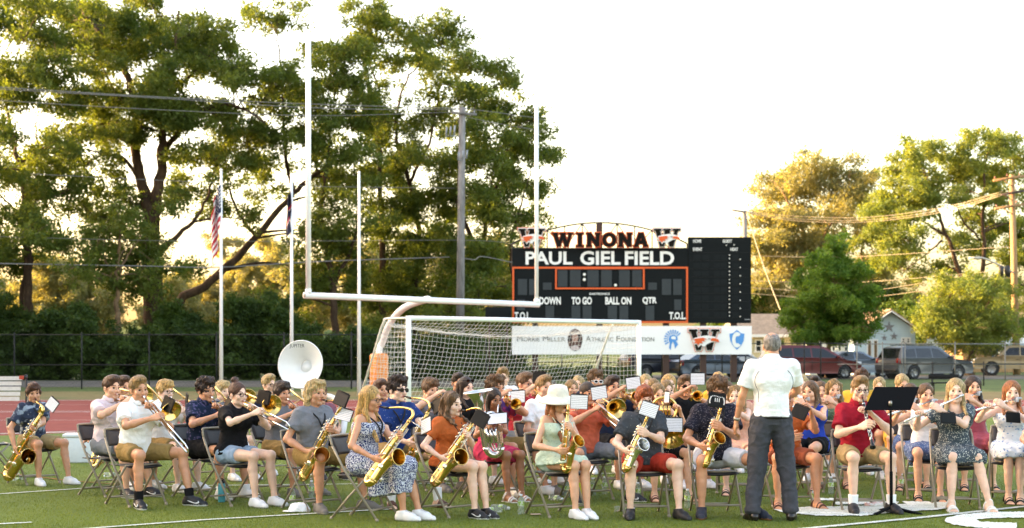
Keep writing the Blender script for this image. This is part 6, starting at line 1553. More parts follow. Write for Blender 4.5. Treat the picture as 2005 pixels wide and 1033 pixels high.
def reach(M, px, py, L, near=True):
    C = Vector((0, 0, CAMZ)); d = (P(px, py, 10) - C).normalized(); b = (M - C).dot(d); c2 = (M - C).length_squared - L * L; q = b * b - c2
    t = b if q < 0 else b + (-1 if near else 1) * math.sqrt(q); X = C + d * t; return M + (X - M).normalized() * L
def pp(who, hx, hy, D, phi, fem, skin, hair, hc, top, bottom, shoes, legs=None, lean=.03, look=(0, 0), inst=None, ch=True, chl=None, **kw):
    seedn[0] += 1; sh_ = who.split('|')[0]; who = who.replace('|', '')
    sp = dict(fem=fem, skin=skin, hair=hair, haircol=HC[hc], top=top if isinstance(top, tuple) else ('tee', top), bottom=bottom if isinstance(bottom, tuple) else ('shorts', bottom), shoes=SHOE[shoes], seed=seedn[0], **kw)
    sp['brow'] = {'#c08a48': '#8f6434', '#b08a50': '#80602f', '#c0965c': '#8f6c3c'}.get(HC[hc], HC[hc])
    rv = random.Random(seedn[0] * 7); sp['fat'] = rv.uniform(.90, 1.07) if not fem else rv.uniform(.93, 1.03); sp['roll'] = rv.uniform(-5, 5)
    if inst is None: look = (look[0] + rv.uniform(-12, 12), look[1] + rv.uniform(-4, 5))
    if shoes == 'b' and D < 17: sp['swoosh'] = SW
    sp.setdefault('h', .0085 if D < 17.5 else .0105)
    p = person(who, hx, hy, D, phi, sp, legs, lean, look)
    if ch: chair(p['X'], p['Y'], phi + random.Random(seedn[0]).uniform(-5, 5), chl or ('folding chair under the ' + sh_))
    full = who; p['who'] = sh_
    if inst: inst(p)
    else: arms(p)
    finish(p, who)
    return p
def fwd(p, a=0): t = R(p['phi'] + a); return Vector((math.sin(t), -math.cos(t), 0))
def left(p): t = R(p['phi']); return Vector((math.cos(t), math.sin(t), 0))
def saxp(kind, ax, ay, da, bx, by, db, fa=0, metal=None, bellmat=None, fol=None, noR=False, short=None):
    def f(p):
        M = mouth(p); A = P(ax, ay, p['D'] + da); B = P(bx, by, p['D'] + db)
        gl, gr, u, ff = sax(kind, A, B, fwd(p, fa), M, (short or kind) + ' saxophone played by the ' + p['who'], metal, bellmat)
        lw = (p['Mi'].to_3x3() @ u).normalized(); lf = (p['Mi'].to_3x3() @ ff).normalized()
        arms(p, None if noR else gr, gl, ('keys', 'grip'), (Vector((-.7, .35, -.8)), Vector((.7, .1, -1))), (Vector((.8, -.2, .2)), Vector((-.5, .2, .1))))
        if fol: folder(fol[0], fol[1], p['D'] + da - .05, fol[2], fol[3], (fol[6] if len(fol) > 6 else ('white sheets' if fol[5] == 'white' else 'black folder')) + ' on the saxophone of the ' + short_who(p), roll=(fol[7] if len(fol) > 7 else 0), front=fol[5], to=A, marks=len(fol) > 8)
    return f
def short_who(p): return p['who']
def bone(px, py, L=1.0, ext=.5, fol=None, metal=None, far=False, up=.45):
    def f(p):
        M = mouth(p); S = reach(M, px, py, L, not far); d = (S - M).normalized()
        g1, g2, d, e = trombone(M, S, left(p) * 1.0 + Vector((0, 0, up)), 'brass trombone played by the ' + p['who'], ext, metal, .135)
        arms(p, g2, g1, ('grip', 'grip'), (Vector((-.9, .2, -.6)), Vector((.8, .1, -.8))), (Vector((.8, 0, -.3)), Vector((-.9, 0, .1))))
        if fol: folder(fol[0], fol[1], (M + d * .35).y + .02, fol[2], fol[3], ('white sheets' if fol[5] == 'white' else 'black folder') + ' on the trombone of the ' + p['who'], roll=fol[4], front=fol[5], to=M + d * .32 + left(p) * .05)
    return f
def tpt(px, py, fol=None, metal=None):
    def f(p):
        M = mouth(p); S = reach(M, px, py, .5); d = (S - M).normalized(); g1, g2, d, e = trumpet(M, d, 'brass trumpet played by the ' + p['who'], metal)
        arms(p, g2, g1, ('keys', 'grip'), (Vector((-1, .1, -.55)), Vector((1, .1, -.55))), (Vector((.3, 0, -1)), Vector((-.9, 0, .1))))
        if fol: folder(fol[0], fol[1], e.y + (fol[6] if len(fol) > 6 else .1), fol[2], fol[3], ('white sheets' if fol[5] == 'white' else 'black folder') + ' on the trumpet of the ' + p['who'], roll=fol[4], front=fol[5], to=M + d * .3)
    return f
def flt(px, py, guard=True, far=False, L=.62, fol=None):
    def f(p):
        M = mouth(p) + (p['M'].to_3x3() @ (p['J']['headM'].to_3x3() @ Vector((0, -.012, -.006)))); B = reach(M, px, py, L, not far); u = (B - M).normalized(); A = M - u * .09
        u, up = woodwind('flute', A, B, 'silver flute played by the ' + p['who'])
        arms(p, M + u * (L * .70), M + u * (L * .42), ('keys', 'keys'), (Vector((-.9, .2, -.8)), Vector((.9, -.2, -.8))), (Vector((0, -.6, -.5)), Vector((0, .6, -.4))))
        if guard: wind_guard(M - u * .055 + Vector((0, -.015, -.008)), -u, up, 'grey wind guard on the flute of the ' + p['who'])
        if fol: folder(fol[0], fol[1], p['D'] - .42, fol[2], fol[3], 'black folder strapped to the forearm of the ' + p['who'], roll=fol[4], front='black', w=.16, h=.11)
    return f
def clar(px, py):
    def f(p):
        M = mouth(p); B = reach(M, px, py, .66); woodwind('clarinet', M, B, 'black clarinet played by the ' + p['who'])
        arms(p, M.lerp(B, .58), M.lerp(B, .30), ('keys', 'keys'), (Vector((-.8, .1, -1)), Vector((.9, .1, -.9))), (Vector((.8, -.2, 0)), Vector((-.8, -.2, 0))))
    return f

# ------------------------------------------------------------------ the band, left to right
pp('boy in navy leaf-print shirt| at the far left with long baritone sax', 66, 748, 18.5, 50, False, 'tan', 'mop', 'au', ('polo', NAVYF), (KHAKI2), 'w', [(14, .02), (10, .10)], .03, (-25, 4), saxp('bari', 82, 808, -.45, 8, 930, -.15, -8, fol=(102, 791, -25, -15, 0, 'white', 'white sheets', 32)), strap=True)
pp('boy in dark tee| hidden behind the boy in pale pink polo', 240, 735, 17.9, 50, False, 'tan', 'short', 'br', BLACK, BLACK, 'w', inst=lambda p: arms(p, P(182, 868, p['D'] - .1), None, poles=(Vector((-.3, .5, -1)), Vector((1, 0, -1)))))
B_ = P(178, 917, 17.6); r_ = sax('alto', P(190, 865, 17.7), B_, Vector((.9, -.4, 0)), P(196, 850, 17.65), 'gold alto saxophone held low beside the chair of the boy in pink')
pp('boy in pale pink polo| playing trombone', 219, 734, 16.9, 55, False, 'light', 'short', 'br', ('polo', PINKW), GREYS, 'b', [(6, .02), (8, .05)], .05, (-5, 0), bone(318, 800, 1.0, .25))
pp('boy in white short-sleeved shirt| with black socks playing trombone', 272, 735, 15.8, 48, False, 'tan', 'short', 'sb', ('polo', WHITE), KHAKI, 'b', [(18, -.02), (26, .12)], .06, (-8, 2), bone(368, 876, 1.02, .45, (328, 791, -35, -10, 18, 'black')), socks=(BLACK, .09))
pp('boy with long blond fringe and glasses| behind the white shirt', 323, 743, 17.6, 55, False, 'fair', 'mop', 'gold', ('polo', WHITE), KHAKI, 'w', lean=.03, look=(0, 0), inst=bone(420, 850, 1.0, .3, (365, 783, -70, -5, 10, 'black')), glasses='thin')
pp('boy in dark tropical-print shirt| and black shorts playing trombone', 403, 738, 16.7, 55, False, 'tan', 'curly', 'db', ('polo', TROP), BLACK, 'w', [(10, .02), (12, .04)], .04, (-5, 6), bone(488, 870, .98, .3, (446, 793, -50, -15, 25, 'black')), socks=(WHITE, .06))
pp('blond boy half hidden| behind the girl in black tee', 436, 745, 19.2, 50, False, 'fair', 'mop', 'cb', GREYT, KHAKI, 'w', inst=bone(500, 800, 1.0, .2))
pp('girl in black tee and denim shorts| with red-brown hair bun', 466, 746, 15.9, 50, True, 'fair', 'bun', 'au', BLACK, ('denim', DENIM), 'w', [(2, .03), (4, .06)], .05, (0, 0), bone(565, 828, .98, .42, (516, 778, -30, -8, 6, 'plastic')), glasses='thin', belt=True)
pp('blond boy with glasses behind the wavy-haired trombonist', 527, 732, 20.2, 35, False, 'fair', 'short', 'bl', NAVY_, KHAKI, 'w', glasses='thin')
pp('boy with dark wavy hair| in grey tee playing trombone', 552, 746, 17.1, 48, False, 'tan', 'mop', 'db', GREYT, KHAKI, 'g', [(8, -.02), (10, .03)], .03, (0, 0), bone(640, 850, 1.0, .25, metal=BRASS))
pp('hidden tuba player behind the curly blond boy', 629, 752, 19.3, 30, False, 'light', 'short', 'br', MAROON, BLACK, 'bw')
pp('boy with long curly blond hair| in grey tee with tenor sax', 618, 743, 15.4, 42, False, 'tan', 'mullet', 'cb', GREYT, KHAKI, 'g', [(14, -.02), (32, .05)], .03, (8, -2), saxp('tenor', 661, 808, -.42, 588, 935, -.22, -18, fol=(668, 781, -30, -12, 0, 'plastic', 'dark plastic folder', 18)), strap=True)
folder(673, 811, 14.95, -20, -20, 'white sheets hanging below the plastic folder of the curly blond boy', roll=12, w=.19, h=.12)
pp('boy in faded maroon shirt behind the boy in sunglasses', 745, 742, 18.6, 35, False, 'tan', 'short', 'au', MAROON, BLACK, 'bw')
pp('boy in sunglasses and dotted navy shirt| with tenor sax', 778, 736, 15.9, 28, False, 'fair', 'curly', 'db', ('polo', DOTN), KHAKI, 'c', [(16, .0), (20, .10)], .03, (22, 0), saxp('tenor', 838, 806, -.50, 795, 905, -.30, 15, fol=(858, 792, -40, -15, 0, 'black', 'black folder', -35)), strap=True, glasses='sun', socks=(WHITE, .11))
pp('girl with very long blonde hair| in navy floral dress', 727, 753, 14.5, 62, True, 'tan', 'vlong', 'gold', ('dress', FLOR), ('skirt', FLOR, .30), 'w', [(-4, .02, -.02), (-2, .10, .03)], .05, (0, 4), saxp('tenor', 802, 822, -.30, 712, 948, -.38, -25, fol=(834, 832, -55, -10, 0, 'white', 'white sheets', -18)), glasses='thin', strap=True)
pp('boy with swept brown hair| in grey shirt playing trumpet', 842, 739, 17.7, 45, False, 'light', 'mop', 'lb', GREYT, KHAKI, 'g', lean=.03, look=(0, 4), inst=tpt(880, 790, (853, 794, -55, -10, 30, 'black', .3)))
pp('girl in rust orange tee| and black shorts with tenor sax', 886, 765, 14.8, 44, True, 'fair', 'wavy', 'lb', RUST, ('denim', BLACK, .40), 'b', [(-4, .03), (-3, .06)], .04, (10, 2), saxp('tenor', 932, 818, -.32, 843, 948, -.30, -18, fol=(940, 820, -25, -15, 0, 'black', 'black folder', 26)), strap=True, socks=(BLACK, .01))
pp('dark-haired boy at the back left of the net', 897, 729, 21.2, 20, False, 'tan', 'short', 'db', NAVY_, BLACK, 'w')
pp('woman with sunglasses pushed up on long dark hair', 913, 736, 18.6, 35, True, 'fair', 'long', 'db', BLACK, BLACK, 'w', glasses='top')
def euph(p):
    D = p['D'] - .33; rt = empty('euphonium', P(958, 880, D)); top = P(936, 766, D - .04); bot = P(952, 875, D); m = MB(); up = (top - bot).normalized(); side = Vector((1, -.1, 0)); bt = bot + side * .0
    n_ = 16; L = (top - bot).length; rr = [lerp(.040, .058, i / n_) + .098 * (i / n_) ** 9 for i in range(n_ + 1)]
    m.tube([bt + up * (L * i / n_) for i in range(n_ + 1)], rr, 24, caps=False); m.tube([bt + up * (L * i / n_) for i in range(8, n_ + 1)], [q * .96 for q in rr[8:]], 24, caps=False)
    x = up.orthogonal().normalized(); y = up.cross(x); m.tube([top + (x * math.cos(a) + y * math.sin(a)) * rr[-1] for a in np.linspace(0, 6.283, 28, endpoint=False)], .005, 6, closed=True); wb(m, 'bell', SILV, rt)
    m = MB(); m.tube([bt + side * (.08 - .08 * math.cos(t)) - up * (.085 * math.sin(t)) for t in np.linspace(0, math.pi, 11)], rsamp([.040, .034], 11), 14)
    q = bt + side * .16; m.tube(spl([q, q + up * .28, q + up * .36 - side * .05, q + up * .30 - side * .12, q + up * .0 - side * .11], 5), rsamp([.034, .016], 21), 12)
    for k in range(2): c = q + Vector((-.03 * k, -.05 - .02 * k, 0)); m.tube(spl([c + up * .22, c + up * .02, c - side * .035 - up * .03, c - side * .07 + up * .02, c - side * .07 + up * .24], 5), .009, 8)
    m.tube(spl([q + up * .30, mouth(p).lerp(q + up * .3, .35) + Vector((0, 0, .06)), mouth(p)], 5), .006, 8); wb(m, 'tubing', SILV, rt)
    for k in range(3): m = MB(); c = bt + side * (.03 + .038 * k) + Vector((0, -.10, .05)); m.tube([c, c + up * .15], .016, 12); m.tube([c + up * .15, c + up * .18], .004, 6); wb(m, 'valve', SILV, rt)
    tag(rt, 'silver euphonium with upright bell held by the girl in pink', 'euphonium'); arms(p, bt + side * .07 + Vector((0, -.1, .22)), P(975, 838, p['D'] - .40), ('keys', 'grip'), None, (Vector((.6, .3, -.4)), Vector((-.5, .6, .2))))
pp('dark-haired girl in hot pink dress| with silver euphonium', 967, 758, 16.5, 35, True, 'brown', 'long', 'db', ('dress', PINKD), ('skirt', PINKD, 0, .82), 'sw', [(-1, .02), (2, .02)], .04, (0, 8), euph)
folder(974, 819, 16.0, -10, -48, 'grey sheets held flat in front of the girl in pink', roll=-8, w=.21, h=.16)
pp('curly-haired boy in tie-dye shirt| playing trumpet', 970, 734, 17.1, 48, False, 'tan', 'curly', 'lb', TIED, KHAKI, 'w', [(8, .0), (22, .14)], .03, (0, 4), tpt(1010, 792, (1014, 776, -20, -12, -5, 'white', .12)))
pp('blond boy in white shirt standing highest at the back', 984, 716, 21.8, 10, False, 'fair', 'short', 'sb', ('polo', WHITE), KHAKI, 'w')
pp('boy in red print tee and glasses| playing trumpet', 1028, 728, 18.4, 50, False, 'light', 'short', 'lb', REDT, GREYS, 'w', inst=tpt(1064, 770, (1056, 739, -25, -8, -4, 'black', .2)), glasses='thin')
pp('boy in white shirt mostly hidden by the sun hat', 1066, 734, 17.4, 35, False, 'light', 'short', 'sb', ('polo', WHITE), GREYS, 'g')
p = pp('girl in white bucket hat| and mint dress with alto sax', 1094, 757, 14.8, 30, True, 'light', 'vlong', 'rb', ('dress', MINT), ('skirt', MINT, 0.02, .80), 'w', [(-4, .02), (-3, .03)], .03, (10, 3), saxp('alto', 1112, 806, -.34, 1101, 925, -.30, 12, fol=(1134, 786, -12, -8, 0, 'white', 'white sheets', 2)), strap=True)
m = MB(); m.lathe([(.0, .150), (.050, .149), (.088, .136), (.103, .085), (.108, .050), (.112, .040), (.155, .022), (.192, -.010), (.197, -.020), (.186, -.014), (.110, .036)], (0, .012, 0), (0, -.06, 1), 32)
for i in range(len(m.V)): m.V[i] = xf(m.V[i] + np.array([0, 0, .008]), p['J']['headM'])
m.build('bucket_hat', cm('hat_cream', '#ddd6c4', var=.12), p['root'])
pp('girl in the back row, left of the white-sunglasses boy', 1120, 742, 21.4, 10, True, 'light', 'long', 'sb', PEACH, BLACK, 'w')
pp('blonde girl far back between the net and the sun hat', 1132, 734, 22.6, 0, True, 'fair', 'long', 'bl', WHITE, BLACK, 'w')
pp('boy in white-framed sunglasses near the net', 1166, 724, 20.4, 15, False, 'light', 'curly', 'lb', NAVY_, BLACK, 'w', glasses='wsun')
pp('boy in coral polo| with yellow socks playing trombone', 1151, 746, 16.5, 22, False, 'tan', 'buzz', 'db', ('polo', CORAL), GREYS, 'b', [(22, .0), (30, .12)], .03, (8, 0), bone(1222, 832, .95, .1, (1173, 768, -12, -8, -10, 'white'), up=.2), socks=(cm('yellow_sock', '#b8b83a'), .13))
pp('short-haired boy in navy tee| playing trumpet', 1199, 734, 18.1, 28, False, 'tan', 'short', 'db', NAVY_, BLACK, 'w', inst=tpt(1246, 776, (1240, 749, -10, -8, -8, 'white', .15)))
pp('red-haired boy in grey shirt| and red shorts with alto sax', 1262, 754, 14.8, 8, False, 'fair', 'mop', 'rd', ('polo', SLATE), REDSH, 'bb', [(16, -.04), (20, .06)], .04, (2, 8), saxp('alto', 1266, 820, -.36, 1218, 924, -.38, 12, bellmat=SILV, fol=(1271, 801, -8, -16, 0, 'white', 'white sheets', 18)), strap=True)
def horn(p):
    D = p['D'] - .40; c = P(1317, 857, D); rt = empty('french_horn', c); m = MB(); d = Vector((.15, -.75, -.65)).normalized(); n_ = 12; L = .30; b0 = c - d * L
    rr = [lerp(.02, .05, i / n_) + .105 * (i / n_) ** 4 for i in range(n_ + 1)]; m.tube([b0 + d * (L * i / n_) for i in range(n_ + 1)], rr, 26, caps=False); m.tube([b0 + d * (L * i / n_) for i in range(5, n_ + 1)], [q * .96 for q in rr[5:]], 26, caps=False)
    x = d.orthogonal().normalized(); y = d.cross(x); m.tube([c + (x * math.cos(a) + y * math.sin(a)) * rr[-1] for a in np.linspace(0, 6.283, 28, endpoint=False)], .004, 6, closed=True); wb(m, 'bell', BRASS, rt)
    m = MB(); cc = b0 + Vector((-.02, 0, .10)); m.tube([cc + Vector((.13 * math.cos(t), .01 * t, .13 * math.sin(t))) for t in np.linspace(-1.2, 9, 40)], rsamp([.018, .010], 40), 10); m.tube(spl([cc + Vector((-.12, .05, .04)), cc.lerp(mouth(p), .5), mouth(p)], 5), .006, 8)
    for k in range(3): m.tube([cc + Vector((-.03 + .04 * k, -.02, -.06)), cc + Vector((-.03 + .04 * k, -.02, .04))], .017, 10)
    wb(m, 'tubing', BRASS, rt); tag(rt, 'brass french horn resting on the lap of the girl in black floral', 'french horn'); arms(p, cc + Vector((-.1, -.03, -.05)), cc + Vector((.12, -.02, .02)), ('grip', 'grip'))
pp('fair-haired girl in black floral dress| between the two alto saxes', 1289, 749, 16.6, 12, True, 'light', 'tied', 'sb', ('dress', BLKFL), ('skirt', BLKFL, 0, .8), 'sb', [(10, 0), (16, .04)], .03, (0, 0), horn)
folder(1320, 831, 15.95, -4, -8, 'white sheets above the french horn bell', roll=1, w=.18, h=.15)
for a in (('girl at the back left of the redhead', 1264, 731, 21.8, 0, 'bl', 'long', PEACH), ('girl with tied fair hair behind the redhead', 1281, 740, 20.3, 5, 'sb', 'tied', NAVY_), ('girl with long straight blonde hair in the back row', 1310, 731, 20.9, 15, 'gold', 'long', WHITE), ('girl in navy behind the french horn player', 1306, 743, 18.9, 10, 'sb', 'tied', DOTN), ('girl far behind the curly-haired saxophonist', 1406, 727, 21.5, -5, 'gold', 'tied', YEL), ('girl at the back right of the dark print shirt', 1424, 745, 20.6, -5, 'lb', 'long', ROSE), ('fair girl just left of the conductor in the back', 1448, 752, 21.2, -10, 'bl', 'long', PEACH), ('girl with light hair just right of the conductor', 1570, 733, 20.6, -10, 'bl', 'long', WHITE), ('dark-haired boy low behind the girl in blue', 1597, 736, 21.6, -10, 'db', 'short', BLACK), ('blonde girl behind the music stand', 1722, 737, 20.2, -8, 'bl', 'tied', WHITE)):
    pp(a[0], a[1], a[2], a[3], a[4], a[6] != 'short', 'fair' if a[5] != 'db' else 'tan', a[6], a[5], a[7], BLACK, 'w')
pp('boy in sunglasses and black tee| playing trumpet', 1341, 733, 18.2, 12, False, 'tan', 'short', 'lb', BLACK, BLACK, 'w', look=(0, 0), inst=tpt(1366, 776, (1366, 741, -3, -6, 0, 'white', .15)), glasses='sun')
pp('curly boy in dark print shirt| and white shorts', 1404, 737, 14.9, 6, False, 'tan', 'curly', 'lb', ('polo', DPRINT), WSH, 'n', [(16, -.02), (24, .10)], .03, (0, 14), saxp('alto', 1409, 806, -.34, 1372, 916, -.36, 12, fol=(1404, 783, 4, -14, 0, 'black', 'black folder with white marks', 8, 1)), strap=True)
pp('blonde girl in pink top| playing flute left of the conductor', 1440, 753, 17.3, -5, True, 'fair', 'wavy', 'sb', ('tank', PEACH), ('skirt', PEACH, 0, .8), 'sk', [(6, .02), (8, .03)], inst=flt(1395, 800, True, L=.6), look=(-12, 0))
def leanfolder(p): arms(p, P(1560, 855, p['D'] - .3), P(1580, 800, p['D'] - .35)); folder(1566, 806, p['D'] - .5, -30, -20, 'black folder with white edge right of the conductor', front='black', roll=20)
pp('person in rust shorts and sandals hidden behind the conductor', 1540, 752, 15.8, 6, False, 'tan', 'short', 'br', RUST, (RUSTSH), 'sb', [(14, .02), (16, .02)], .03, (0, 0), leanfolder)
pp('girl in cobalt blue top| playing flute', 1586, 744, 17.5, -28, True, 'light', 'long', 'lb', ('tank', COBALT), ('denim', BLACK, .5), 'sb', [(6, .02), (8, 0)], look=(-6, 0), inst=flt(1545, 800, True))
pp('girl peering between the blue top and the green dress', 1607, 745, 19.2, -12, True, 'light', 'long', 'lb', PEACH, BLACK, 'w')
pp('girl in green dotted dress| with long loose hair playing flute', 1633, 741, 18.2, -12, True, 'light', 'wavy', 'sb', ('dress', GREEND), ('skirt', GREEND, 0, .9), 'sb', look=(12, 0), inst=flt(1596, 792, True, far=False))
pp('boy with brown hair in yellow tee standing behind the clarinet', 1686, 716, 19.5, -3, False, 'light', 'mop', 'br', YEL, BLACK, 'w')
pp('boy in red polo| and glasses playing clarinet', 1684, 735, 15.4, 4, False, 'fair', 'short', 'sb', ('polo', REDP), KHAKI2, 'bb', [(10, -.02), (12, .02)], .03, (-2, 2), clar(1709, 876), glasses='thin', socks=(WHITE, .09))
pp('blonde girl in yellow dress| behind the music stand', 1767, 731, 18.9, -10, True, 'light', 'tied', 'bl', ('tank', YELD), ('skirt', YELD, 0, .9), 'sk', inst=flt(1722, 792, False), look=(15, 8))
pp('brown-haired girl| just above the music stand edge', 1783, 749, 17.9, -10, True, 'light', 'long', 'lb', ('tank', WHITE), ('skirt', BLUSK, 0, .6), 'sk', inst=flt(1738, 800, True))
pp('girl in blue print skirt| and white top playing flute', 1813, 749, 16.6, -10, True, 'light', 'tied', 'lb', ('tank', WHITE), ('skirt', BLUSK, 0, .60), 'sk', [(2, .0), (4, .05)], look=(15, 0), inst=flt(1740, 812, True), h=.0085)
pp('girl in grey floral dress| with shoulder-length blonde hair', 1871, 739, 15.6, -4, True, 'fair', 'long', 'bl', ('sdress', GRFL), ('skirt', GRFL, .10, .92), 'sw', [(2, .02, .02), (4, .04, .10)], look=(-6, -3), inst=flt(1770, 826, False, L=.66, fol=(1857, 818, 8, -18, 2)))
pp('girl in dusty rose dress| with dark hair behind the floral dresses', 1906, 734, 17.9, -8, True, 'light', 'long', 'db', ('dress', ROSE), ('skirt', ROSE, 0, .95), 'sk', look=(6, 0), inst=flt(1868, 792, True))
pp('red-blonde girl in blue floral dress| playing flute', 1981, 743, 16.3, -14, True, 'fair', 'long', 'rb', ('dress', WBFL), ('skirt', WBFL, .08, .95), 'sk', [(-5, .0), (-4, .02)], look=(6, 0), inst=flt(1912, 803, True, fol=(1984, 817, 10, -15, 4)))
pp('person in navy cut off by the right edge', 2052, 745, 15.6, -20, True, 'light', 'long', 'br', ('tank', NAVY_), ('skirt', NAVY_, 0, .8), 'sb')
folder(1506 - 200, 777, 16.3, -60, -5, 'narrow white sheet edge beside the fair-haired girl', w=.09, h=.12)
# sousaphone -------------------------------------------------------------
D = 19.6; c = P(588, 713, D); rt = empty('sousaphone', P(612, 840, D)); FG = mat('white_fibreglass', '#e6e6e2', .35, var=.02); d = Vector((-.30, -1, .10)).normalized(); n_ = 22; L = .20
rr = [lerp(.070, .11, i / n_) + .195 * (i / n_) ** 1.7 for i in range(n_ + 1)]; b0 = c - d * L; m = MB()
m.tube([b0 + d * (L * i / n_) for i in range(n_ + 1)], rr, 40, caps=False); m.tube([b0 + d * (L * i / n_) for i in range(0, n_ + 1)], [q * .975 for q in rr], 40, caps=False)
x = d.orthogonal().normalized(); y = d.cross(x); m.tube([c + (x * math.cos(a) + y * math.sin(a)) * rr[-1] for a in np.linspace(0, 6.283, 44, endpoint=False)], .009, 8, closed=True); wb(m, 'bell', FG, rt)
m = MB(); pts = spl([b0 + d * .02, b0 - d * .10 + Vector((.01, 0, -.05)), P(600, 752, D + .30), P(604, 790, D + .25), P(606, 850, D + .05), P(632, 885, D - .18), P(668, 852, D - .22), P(672, 800, D - .05), P(640, 775, D + .25), P(600, 800, D + .30)], 6)
m.tube(pts, rsamp([.085, .075, .055, .04, .03], len(pts)), 16); wb(m, 'tubing', FG, rt)
o = text('JUPITER', 567, 596, 673, 682, D - .16, mat('black_print', '#1a1a1a', .5, var=0), rt, off=.0, ex=.004)
tag(rt, 'white sousaphone whose big round bell rises above the trombones', 'sousaphone')

# ------------------------------------------------------------------ conductor
sp = dict(fem=False, skin='tan', hair='balding', haircol=HC['gy'], brow='#8d867e', top=('polo', WHITE), bottom=('pants', CHAR), shoes=('dress', mat('dress_shoe', '#17110e', .3), mat('dress_sole', '#0c0a09', .5)), h=.008, seed=77, fat=1.0, wr=.0045)
J = standing(); Dc = 14.35; X = gx(1511, Dc); J['headM'] = head_matrix(J, -6, 4); rt = empty('person', (X, Dc, 0), R(180), 1.015)
Mx = Matrix.Translation((X, Dc, 0)) @ Matrix.Rotation(math.pi, 4, 'Z') @ Matrix.Scale(1.015, 4); pc = dict(root=rt, M=Mx, Mi=Mx.inverted(), J=J, spec=sp, phi=180, D=Dc, who='conductor')
E, W = stretch_arm(J, 'L', Vector((.33, -.10, .86)), Vector((.4, .5, -.2))); J['handL'] = ('relax', Vector((-.9, 0, .1)), Vector((.05, -.25, -1)))
E, W = stretch_arm(J, 'R', Vector((-.16, -.34, 1.10)), Vector((-1, .4, -.6))); J['handR'] = ('grip', Vector((.3, 0, -1)), None)
J['thumbL'] = Vector((-.2, -1, 0)); figure(rt, J, sp)
m = MB()
for k in range(1): m.tube([Vector((  .176 * math.cos(t), .126 * math.sin(t), .962)) for t in np.linspace(0, 6.283, 30, endpoint=False)], .014, 6, closed=True)
m.build('belt', LTHB, rt)
m = MB()      # dark piping seams over the back of the shirt
for sx in (-1, 1): m.tube(spl([(sx * .085, .105, 1.43), (sx * .155, .115, 1.36), (sx * .175, .125, 1.28), (sx * .150, .155, 1.20), (sx * .145, .152, 1.10)], 6), .0028, 5)
m.build('piping', mat('dark_piping', '#33363c', .7), rt)
u = (J['wrL'] - J['elL']).normalized(); m = MB(); q = J['wrL'] - u * .02; m.tube([q - u * .012, q + u * .012], .032, 14); m.build('watch', mat('steel_band', '#a8a294', .3, .8), rt)
tag(rt, 'grey-haired conductor in white polo and charcoal trousers seen from behind', 'person')

# ------------------------------------------------------------------ loose things on the turf
D = 14.95; ms = empty('music_stand', (gx(1745, D), D, 0)); m = MB(); q = Vector((gx(1745, D), D, 0)); BM = mat('stand_black', '#050506', .65, 0, var=.05, spec=.12)
m.tube([q + Vector((0, 0, .06)), P(1744, 800, D)], .011, 8); m.tube([q + Vector((0, 0, .06)), q + Vector((0, 0, .42))], .016, 8); wb(m, 'column', BM, ms)
for a in (100, 218, 342): m = MB(); e = q + Vector((math.cos(R(a)) * .30, math.sin(R(a)) * .30, .006)); m.tube(spl([q + Vector((0, 0, .075)), q.lerp(e, .5) + Vector((0, 0, .035)), e], 4), [.016] * 8 + [.012], 6); wb(m, 'leg', BM, ms)
m = MB(); cs = [P(1692, 802, D - .06), P(1783, 802, D - .06), P(1800, 757, D + .08), P(1713, 757, D + .08)]; n = (cs[1] - cs[0]).cross(cs[3] - cs[0]).normalized()
m.add([tuple(c) for c in cs] + [tuple(c - n * .004) for c in cs], [(0, 1, 2, 3), (7, 6, 5, 4), (0, 4, 5, 1), (1, 5, 6, 2), (2, 6, 7, 3), (3, 7, 4, 0)])
m.bar(cs[0] - n * .004, cs[1] - n * .004, .05, .004); wb(m, 'desk', BM, ms, False)
m = MB(); m.tube([P(1744, 803, D + .0), P(1744, 785, D - .05)], .014, 8); m.box(P(1743, 790, D - .04), (.03, .02, .05)); wb(m, 'bracket', mat('stand_steel', '#8a857c', .3, .8), ms); tag(ms, 'black conductor music stand with wide desk and tripod base', 'music stand')
bl = [(573, 995, 'upright water bottle beside the white cap', {}), (610, 977, 'upright water bottle just behind the curly blond boy\'s foot', {}), (1020, 1008, 'upright water bottle left of the girl in the sun hat', {}), (1022, 968, 'water bottle standing under the pink-dress girl\'s neighbour', {}), (1249, 981, 'water bottle standing between the redhead\'s chair legs', {}), (1346, 996, 'upright water bottle right of the redhead', {}), (1161, 971, 'water bottle behind the white sneakers of the sun-hat girl', {}), (1184, 968, 'second bottle behind the sun-hat girl, nearer the yellow socks', {}), (1110, 975, 'bottle half hidden by the sun-hat girl\'s shins', {}), (1595, 991, 'green-labelled bottle right of the conductor\'s shoes', {}), (1627, 968, 'bottle standing left of the red polo boy\'s chair', {}), (1737, 953, 'bottle behind the music stand column', {}), (1765, 961, 'bottle left of the blue print skirt girl', {}), (1927, 979, 'bottle beside the white strappy sandals', {}), (1866, 943, 'small bottle seen behind the grey floral dress', {}), (438, 3000, '', {})]
for x, y, l, k in bl:
    if y < 2000: bottle(x, y, l)
for x, y, a, l in ((20, 941, 80, 'crumpled bottle lying below the baritone sax'), (983, 1005, -80, 'bottle lying on its side right of the black sneakers'), (963, 999, 60, 'bottle lying just behind the black sneakers'), (1203, 1003, 95, 'bottle lying on the turf left of the redhead'), (205, 934, 70, 'clear bottle lying under the pink polo boy\'s chair'), (274, 961, 20, 'bottle lying under the white shirt boy\'s chair'), (1077, 980, 40, 'crushed bottle lying under the sun-hat girl\'s chair')): bottle(x, y, l, lying=a)
